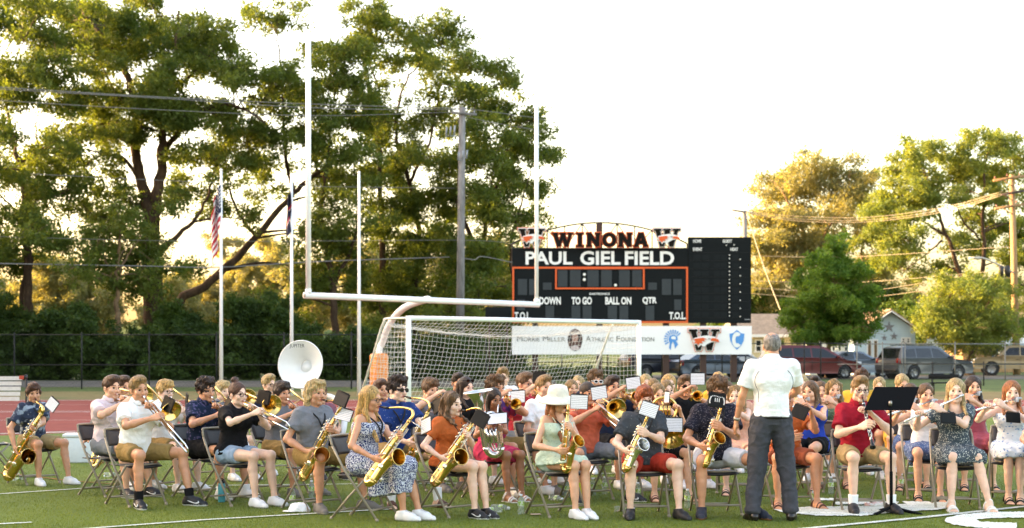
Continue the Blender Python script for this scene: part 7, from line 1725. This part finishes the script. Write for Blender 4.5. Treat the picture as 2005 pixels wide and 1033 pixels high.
D = gd(984); rt = empty('drink_bottle', (gx(434, D), D, 0)); m = MB(); m.lathe([(0, .002), (.036, .004), (.038, .015), (.038, .19), (.034, .205)], n=20); m.build('flask', mat('turquoise_steel', '#3f9fb0', .35, .2), rt); m = MB(); m.lathe([(.034, .205), (.034, .225), (.020, .230), (.018, .245), (0, .247)], n=16); m.tube([Vector((.022 * math.cos(t), 0, .235 + .022 * math.sin(t))) for t in np.linspace(0, math.pi, 8)], .004, 6); m.build('lid', BLK, rt); tag(rt, 'turquoise steel drink bottle with black lid on the turf', 'drink bottle')
D = gd(986); rt = empty('drink_bottle', (gx(1747, D), D + .05, 0)); m = MB(); m.lathe([(0, .002), (.031, .004), (.033, .02), (.033, .075)], n=18); m.build('drink', mat('orange_drink', '#d8641c', .2), rt); m = MB(); m.lathe([(.033, .076), (.033, .13), (.015, .17), (.013, .19), (0, .192)], n=18); m.build('bottle', mat('clear_plastic', '#ffffff'), rt); tag(rt, 'bottle with orange drink behind the foot of the music stand', 'drink bottle')
D = gd(1003); rt = empty('baseball_cap', (gx(586, D), D, 0)); s = Sdf(); s.ell((0, 0, .02), (.095, .105, .085)); s.plane((0, 0, .012), (0, 0, -1)); V, F = s.mesh(.008); V = cloth(V, F, .007, 5, 30); npobj('crown', V, F, WHITE, rt); m = MB(); out = [(-.075, -.04)] + [(.085 * math.cos(t), -.06 - .11 * math.sin(t)) for t in np.linspace(math.pi, 0, 12)] + [(.075, -.04)]
m.prism([(x, y) for x, y in out], .004, Matrix(((1, 0, 0, 0), (0, 0, 1, 0), (0, 1, 0, 0), (0, 0, 0, 1)))); o = m.build('brim', WHITE, rt); o.location.z = .018; rt.rotation_euler = (0, 0, R(-62)); tag(rt, 'white baseball cap lying on the turf beside a bottle', 'cap')
D = 22.0; c = P(150, 906, D); rt = empty('cooler_box', (c.x, D + .2, 0), R(8)); m = MB(); m.box((0, 0, .19), (.42, .36, .38), taper=1.04); bev(m.build('box', mat('white_plastic_box', '#d7d9d8', .5, var=.04), rt), .03, 3); m = MB(); m.box((0, 0, .40), (.46, .40, .05)); bev(m.build('lid', mat('white_plastic_box', '#d7d9d8'), rt), .015); tag(rt, 'white plastic cooler box standing behind the left chairs', 'cooler box')
D = gd(1011); m = MB(); m.box((0, 0, .004), (.095, .07, .004)); o = m.build('card', mat('beige_card', '#c4a590', .6), None, False); o.location = (gx(1049, D), D, .02); o.rotation_euler = (0, 0, R(12)); tag(o, 'small beige card lying left of the sun-hat girl\'s chair leg', 'card')
D = gd(993); s = Sdf(); rg = random.Random(2); [s.ell((rg.uniform(-.09, .09), rg.uniform(-.03, .03), .02), (rg.uniform(.02, .04), .03, rg.uniform(.015, .03))) for k in range(9)]; V, F = s.mesh(.008); V = cloth(V, F, .008, 3, 60); o = npobj('wrapper', V, F, mat('pink_wrapper', '#d8b0a8', .5, col2='#e0dcd8', ps=14)); o.location = (gx(1713, D), D, .01); tag(o, 'crumpled pink and white wrapper at the clarinet boy\'s feet', 'wrapper')
D = gd(973); s = Sdf(); [s.ell((rg.uniform(-.04, .04), rg.uniform(-.03, .03), .03), (rg.uniform(.02, .035), .03, rg.uniform(.02, .035))) for k in range(6)]; V, F = s.mesh(.007); V = cloth(V, F, .008, 7, 80); o = npobj('foil_ball', V, F, mat('crumpled_foil', '#a8a8a8', .3, .8)); o.location = (gx(1990, D), D, .01); tag(o, 'ball of crumpled foil on the turf near the right edge', 'foil')
chair(gx(-8, 19.6), 19.6, 120, 'empty folding chair with shiny seat at the far left edge')
# stacked hurdles at the track edge, bench
D = 33.0; c = Vector((gx(14, D), D, 0)); rt = empty('hurdle_stack', c)
for k in range(5): m = MB(); m.box((c.x - .10, D + .15 * k * .3, .62 + .11 * k), (.72, .03, .085)); o = wb(m, 'board', mat('hurdle_white', '#d4cfc4', .5, var=.08), rt, False)
for k in (0, 1): m = MB(); x = c.x - .42 + .80 * k; m.tube([(x, D - .25, .03), (x, D + .35, .03)], .02, 8); m.tube([(x, D + .1, .03), (x, D + .1, 1.15)], .02, 8); m.box((x, D + .02, 1.09), (.08, .10, .08)); wb(m, 'frame', mat('hurdle_black', '#1a1a1a', .5), rt)
m = MB(); m.box((c.x + .32, D - .03, 1.08), (.10, .03, .08)); wb(m, 'red_tab', mat('hurdle_red', '#b8452c', .5), rt, False)
tag(rt, 'stack of white hurdle boards at the left end of the track', 'hurdles')
D = 58.5; c = Vector((gx(1850, D), D, ground_z(D))); rt = empty('bench', c); m = MB(); m.box((c.x, D, c.z + .46), (1.15, .32, .05)); o = wb(m, 'seat', BLK, rt, False); bev(o, .01); m = MB(); m.box((c.x, D + .18, c.z + .70), (1.15, .05, .16)); bev(wb(m, 'backrest', BLK, rt, False), .01)
for k in (-.45, .45): m = MB(); m.tube([(c.x + k, D - .12, c.z), (c.x + k, D - .12, c.z + .45)], .025, 6); m.tube([(c.x + k, D + .16, c.z), (c.x + k, D + .18, c.z + .75)], .025, 6); wb(m, 'leg', BLK, rt)
tag(rt, 'low black bench on the far side of the track at right', 'bench')
# ------------------------------------------------------------------ parked vehicles
TYRE = mat('tyre_rubber', '#141414', .8); RIM = mat('alloy_rim', '#8c8c8a', .35, .8); GLS = mat('car_glass', '#0a0e10', .08, var=0, spec=.45); TRIM = mat('car_trim', '#151515', .5); HL = mat('headlight_lens', '#cfd4d6', .08, var=0); TL = mat('taillight_lens', '#7a1512', .2, var=0)
def vehicle(kind, px, D, yaw, paint, label, cat, gz=.35, sc=1.0):
    K = {'suv': dict(L=4.9, W=1.93, low=[(-2.45, .55), (-2.42, 1.02), (-2.30, 1.12), (1.0, 1.10), (1.35, 1.08), (2.15, .98), (2.38, .86), (2.45, .55), (2.40, .32), (-2.36, .32)], belt=1.06, top=[(-2.36, 1.08), (-2.08, 1.66), (-1.7, 1.76), (.05, 1.76), (.35, 1.70), (1.22, 1.09)], win=[[(-2.08, 1.17), (-1.92, 1.56), (-1.28, 1.62), (-1.28, 1.15)], [(-1.2, 1.15), (-1.2, 1.63), (-.25, 1.63), (-.25, 1.14)], [(-.17, 1.14), (-.17, 1.63), (.22, 1.60), (.98, 1.14)]], wh=(-1.42, 1.48), wr=.37),
         'sedan': dict(L=4.7, W=1.82, low=[(-2.35, .5), (-2.32, .88), (-2.15, 1.0), (-1.5, 1.0), (1.0, .93), (1.9, .84), (2.25, .70), (2.35, .48), (2.3, .28), (-2.28, .28)], belt=.92, top=[(-1.9, .96), (-1.15, 1.38), (-.7, 1.45), (.0, 1.45), (.25, 1.41), (1.15, .93)], win=[[(-1.45, 1.02), (-1.02, 1.33), (-.45, 1.36), (-.45, 1.0)], [(-.38, 1.0), (-.38, 1.36), (.12, 1.34), (.85, .98)]], wh=(-1.38, 1.40), wr=.33),
         'van': dict(L=5.0, W=1.95, low=[(-2.5, .5), (-2.48, 1.05), (-2.4, 1.12), (1.2, 1.06), (1.5, 1.02), (2.2, .88), (2.45, .72), (2.5, .45), (2.45, .28), (-2.42, .28)], belt=1.02, top=[(-2.42, 1.06), (-2.25, 1.66), (-1.9, 1.75), (.2, 1.72), (.55, 1.64), (1.55, 1.04)], win=[[(-2.2, 1.16), (-2.08, 1.56), (-1.3, 1.60), (-1.3, 1.13)], [(-1.22, 1.13), (-1.22, 1.60), (-.3, 1.60), (-.3, 1.11)], [(-.22, 1.11), (-.22, 1.60), (.45, 1.55), (1.2, 1.09)]], wh=(-1.5, 1.55), wr=.34),
         'pickup': dict(L=5.6, W=2.0, low=[(-2.8, .62), (-2.78, 1.14), (-2.7, 1.20), (-.35, 1.18), (1.1, 1.16), (1.5, 1.14), (2.5, 1.08), (2.75, .95), (2.8, .55), (2.75, .42), (-2.72, .42)], belt=1.14, top=[(-.75, 1.16), (-.62, 1.70), (-.35, 1.82), (.65, 1.82), (.85, 1.76), (1.45, 1.15)], win=[[(-.58, 1.24), (-.50, 1.66), (.08, 1.70), (.08, 1.22)], [(.16, 1.22), (.16, 1.70), (.72, 1.67), (1.18, 1.22)]], wh=(-1.75, 1.75), wr=.41)}[kind]
    rt = empty('parked_' + {'suv': 'suv', 'sedan': 'car', 'van': 'van', 'pickup': 'pickup_truck'}[kind], (gx(px, D), D, gz), R(yaw), sc); W = K['W'] / 2
    hw = lambda z: W if z <= K['belt'] else W - (z - K['belt']) * .36
    # lower body with wheel arches cut out of its outline
    low = K['low'][:-2]; bl, br = K['low'][-1], K['low'][-2]; bottom = [br]; wr = K['wr'] * 1.16
    for wx in (K['wh'][1], K['wh'][0]): bottom += [(wx + wr * math.cos(t), max(br[1], K['wr'] + wr * math.sin(t))) for t in np.linspace(-.2, math.pi + .2, 11)]
    bottom.append(bl); prof = low + bottom; n = len(prof); m = MB()
    yk = [0, .06, 1]; V = []; 
    ins = [(-W + .02, .965), (-W, 1.0), (W, 1.0), (W - .02, .965)]
    for y, k in ins: V += [(x * (k if abs(x) > 2 else 1), y, z) for x, z in prof]
    F = [tuple(range(n)), tuple(range(4 * n - 1, 3 * n - 1, -1))]
    for r_ in range(3):
        for i in range(n): j = (i + 1) % n; F.append((r_ * n + j, r_ * n + i, (r_ + 1) * n + i, (r_ + 1) * n + j))
    m.add(V, F); o = m.build('body', paint, rt, False); bev(o, .035, 3)
    top = K['top']; n = len(top); m = MB(); V = [(x, -hw(z), z) for x, z in top] + [(x, hw(z), z) for x, z in top]; F = [tuple(range(n)), tuple(range(2 * n - 1, n - 1, -1))] + [((i + 1) % n, i, n + i, n + (i + 1) % n) for i in range(n)]
    m.add(V, F); o = m.build('cabin', paint, rt, False); bev(o, .04, 3)
    for w_ in K['win']:
        for s_ in (-1, 1):
            m = MB(); q = [(x, s_ * (hw(z) + .006), z) for x, z in w_]; m.add(q, [tuple(range(len(q)))[::-s_]]); m.build('side_window', GLS, rt, False)
    for (a, b), nm in (((top[-2], top[-1]), 'windshield'), ((top[0], top[1]), 'rear_window')):
        m = MB(); A, B = Vector((a[0], 0, a[1])), Vector((b[0], 0, b[1])); t = (B - A); nn = Vector((t.z, 0, -t.x)).normalized(); 
        if nn.x * (1 if nm == 'windshield' else -1) < 0: nn = -nn
        A2, B2 = A + t * .06, A + t * .92; q = [A2 + nn * .008, B2 + nn * .008]; m.add([(q[0].x, -hw(q[0].z) + .10, q[0].z), (q[0].x, hw(q[0].z) - .10, q[0].z), (q[1].x, hw(q[1].z) - .08, q[1].z), (q[1].x, -hw(q[1].z) + .08, q[1].z)], [(0, 1, 2, 3)]); m.build(nm, GLS, rt, False)
    for wx in K['wh']:
        for s_ in (-1, 1):
            w = empty('wheel', (wx, s_ * (W - .12), K['wr'])); w.parent = rt; r = K['wr']; m = MB(); m.lathe([(r * .62, -.11), (r * .93, -.12), (r, -.08), (r, .08), (r * .93, .12), (r * .62, .11)], (0, 0, 0), (0, 1, 0), 24); m.build('tyre', TYRE, w)
            m = MB(); m.lathe([(r * .64, .10), (r * .60, .06), (r * .55, .05), (.0, .05)], (0, 0, 0), (0, s_, 0), 20)
            for k in range(5): a = k * 2 * math.pi / 5; m.bar((math.cos(a) * r * .12, s_ * .085, math.sin(a) * r * .12), (math.cos(a) * r * .6, s_ * .085, math.sin(a) * r * .6), .05, .03, (0, 1, 0))
            m.lathe([(r * .16, .11), (0, .115)], (0, 0, 0), (0, s_, 0), 10); m.build('rim', RIM, w)
            m = MB(); m.lathe([(wr * .99, 0), (0, .01)], (wx, s_ * (W - .26), K['wr']), (0, s_, 0), 20); m.build('wheel_well', TRIM, rt)
    fx = max(x for x, z in K['low']); zb = K['belt']
    for s_ in (-1, 1):
        m = MB(); m.box((fx - .17, s_ * (W - .22), zb - .20), (.30, .36, .15)); o = m.build('headlight', HL, rt); bev(o, .04, 3)
        m = MB(); m.box((-fx + .10, s_ * (W - .13), zb - .10), (.16, .24, .30)); o = m.build('taillight', TL, rt); bev(o, .03)
        m = MB(); mx = K['win'][-1][-1][0] - .05; m.box((mx, s_ * (W + .10), zb + .12), (.12, .22, .15)); o = m.build('mirror', paint, rt); bev(o, .03)
        m = MB(); dz = zb + .04
        for w_ in K['win'][-2:]: x = w_[-1][0] if w_ is not K['win'][-1] else K['win'][-1][0][0]; m.box((w_[0][0] + .12, s_ * (W + .006), zb - .16), (.16, .025, .03))
        m.build('door_handle', TRIM, rt)
        for x in [K['win'][-1][0][0] - .04, K['win'][-1][-1][0] + .02] + ([K['win'][-2][0][0]] if len(K['win']) > 1 else []): m = MB(); m.box((x, s_ * (W + .001), (zb + .42) / 2), (.012, .012, zb - .45)); m.build('door_seam', TRIM, rt)
    m = MB(); m.box((fx - .02, 0, zb - .25), (.06, W * 1.0, .16)); bev(m.build('grille', TRIM, rt, False), .02)
    m = MB(); m.box((fx - .0, 0, .46), (.08, W * 1.7, .14)); m.box((-fx + .0, 0, .48), (.08, W * 1.7, .14)); bev(m.build('bumper', TRIM if kind != 'pickup' else mat('chrome_bumper', '#b8b4aa', .25, .8), rt, False), .02)
    m = MB(); m.box((fx + .035, 0, .52), (.012, .34, .12)); m.build('licence_plate', mat('plate_white', '#c8ccd0', .5), rt, False)
    if kind in ('suv',): m = MB(); [m.tube([(-1.7, s_ * (hw(1.76) - .06), 1.80), (-.0, s_ * (hw(1.76) - .06), 1.80)], .018, 6) for s_ in (-1, 1)]; m.build('roof_rails', TRIM, rt)
    tag(rt, label, cat, 'cars parked behind the fence'); return rt
def paint(n, c, met=.2): return mat('paint_' + n, c, .38, met, var=.05, vs_=2, coat=.3)
vehicle('suv', 1810, 79, 24, paint('dark_grey', '#42474b'), 'dark grey suv parked nose to the right behind the galvanised fence', 'suv', .33, .98)
vehicle('pickup', 1998, 92, 168, paint('champagne', '#8d7a58'), 'champagne gold pickup truck cut off by the right edge', 'pickup truck', .35)
vehicle('van', 1585, 79.5, 12, paint('dark_red', '#5c1416'), 'dark red minivan parked just right of the conductor', 'minivan', .35, 1.0)
vehicle('sedan', 1668, 84, 24, paint('blue_grey', '#5c6874', .5), 'blue-grey car with pale windscreen behind the dense green tree trunk', 'car', .34)
vehicle('suv', 1432, 92, 10, paint('white', '#c9cbca', 0), 'white suv half hidden under the right end of the banner', 'suv', .35)
vehicle('sedan', 1400, 80, 18, paint('steel_blue', '#3a4654', .5), 'steel blue car parked under the right half of the banner', 'car', .35)
vehicle('suv', 1300, 82, 16, paint('midnight', '#191d26'), 'very dark blue suv parked behind the goal post and banner posts', 'suv', .35, .95)
# ------------------------------------------------------------------ houses across the street
def siding(name, c, gap=.14):
    if name in _M: return _M[name]
    m = mat(name, c, .75, var=.06, vs_=2); nt = m.node_tree; N = nt.nodes; L = nt.links; tc = [x for x in N if x.type == 'TEX_COORD'][0]; sp = N.new('ShaderNodeSeparateXYZ'); L.new(tc.outputs['Object'], sp.inputs[0]); a = N.new('ShaderNodeMath'); a.operation = 'PINGPONG'; a.inputs[1].default_value = gap / 2; L.new(sp.outputs['Z'], a.inputs[0])
    bp = N.new('ShaderNodeBump'); bp.inputs['Strength'].default_value = .6; bp.inputs['Distance'].default_value = .1; L.new(a.outputs[0], bp.inputs['Height']); L.new(bp.outputs[0], N['Principled BSDF'].inputs['Normal']); return m
ROOFG = ramp_ground('grey_shingle', '#6f665c', '#857a6c', 3, fine=10, bump=.6); CREAM = siding('cream_siding', '#c9bd98'); BLUS = siding('pale_blue_siding', '#b4c8cc'); WSID = siding('white_siding', '#d4d3cc'); TRW = mat('white_trim', '#dedcd4', .6); WGL = mat('window_glass', '#20282c', .08, var=0); TEAL = mat('teal_roof', '#3f8a84', .6)
def window(x0, y0, x1, y1, D, parent, mull=1):
    a, c = P(x0, y1, D), P(x1, y0, D); m = MB(); w, h = c.x - a.x, c.z - a.z; cx, cz = (a.x + c.x) / 2, (a.z + c.z) / 2
    f = MB(); t = .09
    for q in (((cx, D - .03, c.z - t / 2), (w, .08, t)), ((cx, D - .03, a.z + t / 2), (w + .12, .12, t)), ((a.x + t / 2, D - .03, cz), (t, .08, h - 2 * t)), ((c.x - t / 2, D - .03, cz), (t, .08, h - 2 * t)), ((cx, D - .03, cz), (w - 2 * t, .05, .05))): f.box(*q)
    o = wbm(f, 'window', TRW, parent); m.box((cx, D - .005, cz), (w - 2 * t + .01, .02, h - 2 * t)); wbm(m, 'pane', WGL, o)
def house(name, x, D, label): return empty(name, (gx(x, D), D, .35))
def wallbox(rt, x0, x1, ytop, D, depth, mt, name='wall', zb=.3): 
    a, c = P(x0, 0, D), P(x1, ytop, D); m = MB(); m.box(((a.x + c.x) / 2, D + depth / 2, (zb + c.z) / 2), (c.x - a.x, depth, c.z - zb)); return wbm(m, name, mt, rt)
D = 100.0; h1 = house('house', 1500, D, ''); wallbox(h1, 1440, 1590, 654, D, 8, CREAM)
m = MB(); e0, e1, r0, r1 = P(1430, 656, D - .5), P(1600, 656, D - .5), P(1440, 614, D + 4), P(1545, 614, D + 4); b0, b1 = e0 + Vector((0, 9, 0)), e1 + Vector((0, 9, 0))
m.add([tuple(v) for v in (e0, e1, r1, r0, b0, b1)], [(0, 1, 2, 3), (1, 5, 2), (3, 2, 5, 4), (4, 0, 3), (0, 4, 5, 1)]); wbm(m, 'roof', ROOFG, h1)
m = MB(); m.box(P(1515, 657, D - .55), (5.8, .12, .18)); wbm(m, 'gutter', TRW, h1); window(1478, 664, 1492, 690, D, h1); window(1512, 664, 1530, 690, D, h1)
tag(h1, 'cream house with low grey hip roof behind the conductor', 'house', 'houses across the street')
h2 = house('house', 1630, 97, ''); wallbox(h2, 1585, 1680, 655, 97, 6, WSID); m = MB(); q = [P(1575, 657, 96.5), P(1690, 657, 96.5), P(1690, 628, 100), P(1575, 628, 100)]; m.add([tuple(v) for v in q] + [tuple(v + Vector((0, 0, -.15))) for v in q], [(0, 1, 2, 3), (7, 6, 5, 4), (0, 4, 5, 1), (1, 5, 6, 2), (2, 6, 7, 3), (3, 7, 4, 0)]); wbm(m, 'roof', ROOFG, h2)
for x in (1632, 1644, 1656): window(x - 5, 668, x + 5, 689, 97, h2)
window(1600, 668, 1612, 690, 97, h2)
tag(h2, 'white house wing with a row of three narrow windows', 'house', 'houses across the street')
D = 95.0; h3 = house('house', 1735, D, ''); m = MB(); pts = [P(1672, 0, D), P(1792, 0, D), P(1792, 645, D), P(1745, 613, D), P(1700, 643, D), P(1672, 662, D)]; pts[0].z = pts[1].z = .3; n = 6
m.add([tuple(v) for v in pts] + [tuple(v + Vector((0, 8, 0))) for v in pts], [tuple(range(n)), tuple(range(2 * n - 1, n - 1, -1))] + [((i + 1) % n, i, n + i, n + (i + 1) % n) for i in range(n)]); wbm(m, 'wall', BLUS, h3)
for (a, b) in (((1745, 609), (1690, 647)), ((1745, 609), (1802, 647))):
    A, B = P(*a, D - .5), P(*b, D - .5); m = MB(); up = Vector((0, 0, .16)); dpt = Vector((0, 9, 0)); q = [A, B, B + dpt, A + dpt]; m.add([tuple(v) for v in q] + [tuple(v + up) for v in q], [(3, 2, 1, 0), (4, 5, 6, 7), (0, 1, 5, 4), (1, 2, 6, 5), (2, 3, 7, 6), (3, 0, 4, 7)]); wbm(m, 'roof', ramp_ground('tan_shingle', '#8a6f58', '#a08468', 3, fine=10, bump=.6), h3)
    m = MB(); m.bar(A - Vector((0, .03, 0)), B - Vector((0, .03, 0)), .06, .20, (0, 1, 0)); wbm(m, 'barge_board', TRW, h3)
for x, y, r_ in ((1741, 640, .36), (1731.5, 661, .20), (1750.5, 658, .26)):
    c = P(x, y, D - .04); m = MB(); st = []
    for k in range(10): a = math.pi / 2 + k * math.pi / 5; rr_ = r_ if k % 2 == 0 else r_ * .4; st.append((rr_ * math.cos(a), rr_ * math.sin(a)))
    m.prism(st, .05, Matrix.Translation(c)); wbm(m, 'star', mat('star_iron', '#7c7a7c', .5, .3), h3)
window(1764, 660, 1773, 673, D, h3); window(1773.5, 660, 1783, 673, D, h3)
for x in (1702, 1714): 
    a, c = P(x - 5, 704, D), P(x + 5, 664, D); m = MB(); m.box(((a.x + c.x) / 2, D - .02, (a.z + c.z) / 2), (c.x - a.x, .06, c.z - a.z)); o = wbm(m, 'door', TRW, h3); m = MB(); m.box(((a.x + c.x) / 2, D - .06, (a.z + c.z) / 2), ((c.x - a.x) * .55, .03, (c.z - a.z) * .85)); wbm(m, 'pane', mat('warm_glass', '#6a5238', .15), o)
tag(h3, 'pale blue gabled house with three metal stars on the gable', 'house', 'houses across the street')
h4 = house('house', 1790, 108, ''); wallbox(h4, 1772, 1850, 640, 108, 6, WSID); m = MB(); q = [P(1768, 638, 107.5), P(1855, 640, 107.5), P(1840, 625, 111), P(1778, 624, 111)]; m.add([tuple(v) for v in q] + [tuple(v + Vector((0, 0, -.15))) for v in q], [(0, 1, 2, 3), (7, 6, 5, 4), (0, 4, 5, 1), (1, 5, 6, 2), (2, 6, 7, 3), (3, 7, 4, 0)]); wbm(m, 'roof', TEAL, h4); window(1800, 650, 1812, 668, 108, h4); tag(h4, 'small white house with teal roof behind the blue gable', 'house', 'houses across the street')
h5 = house('house', 1940, 112, ''); wallbox(h5, 1895, 2060, 672, 112, 6, mat('tan_wall', '#b38a5c', .8)); m = MB(); q = [P(1885, 674, 111), P(2070, 674, 111), P(2060, 655, 115), P(1895, 655, 115)]; m.add([tuple(v) for v in q] + [tuple(v + Vector((0, 0, -.15))) for v in q], [(0, 1, 2, 3), (7, 6, 5, 4), (0, 4, 5, 1), (1, 5, 6, 2), (2, 6, 7, 3), (3, 7, 4, 0)]); wbm(m, 'roof', mat('pale_blue_roof', '#9fb0b8', .7), h5)
a, c = P(1942, 700, 111.9), P(1955, 683, 111.9); m = MB(); m.box(((a.x + c.x) / 2, 111.95, (a.z + c.z) / 2), (c.x - a.x, .08, c.z - a.z)); wbm(m, 'door', mat('blue_door', '#2f6ea0', .5), h5); tag(h5, 'low tan building with pale roof behind the gold pickup', 'house', 'houses across the street')
# ------------------------------------------------------------------ unseen covered stand, added left of the field to shade band and trees
gs = empty('added_shade_stand', (-46, 22, 0)); GC = mat('concrete', '#8d8980', .85, var=.1, vs_=1)
m = MB()
for k in range(14): m.box((-42 - .9 * k, 32, .35 + .4 * k), (.9, 156, .7 + .8 * k))
wb(m, 'tiers', GC, gs, False)
for k in range(15): m = MB(); y = -45 + 11 * k; m.tube([(-43, y, 0), (-43, y, 13)], .2, 8); wb(m, 'column', GC, gs)
m = MB(); m.box((-49, 32, 13.4), (15, 158, .5)); wb(m, 'roof', mat('roof_sheet', '#7e8286', .6, .3), gs, False); m = MB(); m.box((-55.2, 32, 6.9), (.5, 156, 13.6)); wb(m, 'back_wall', GC, gs, False)
tag(gs, 'long covered concrete stand added out of view to shade the field', 'added_shade_stand')
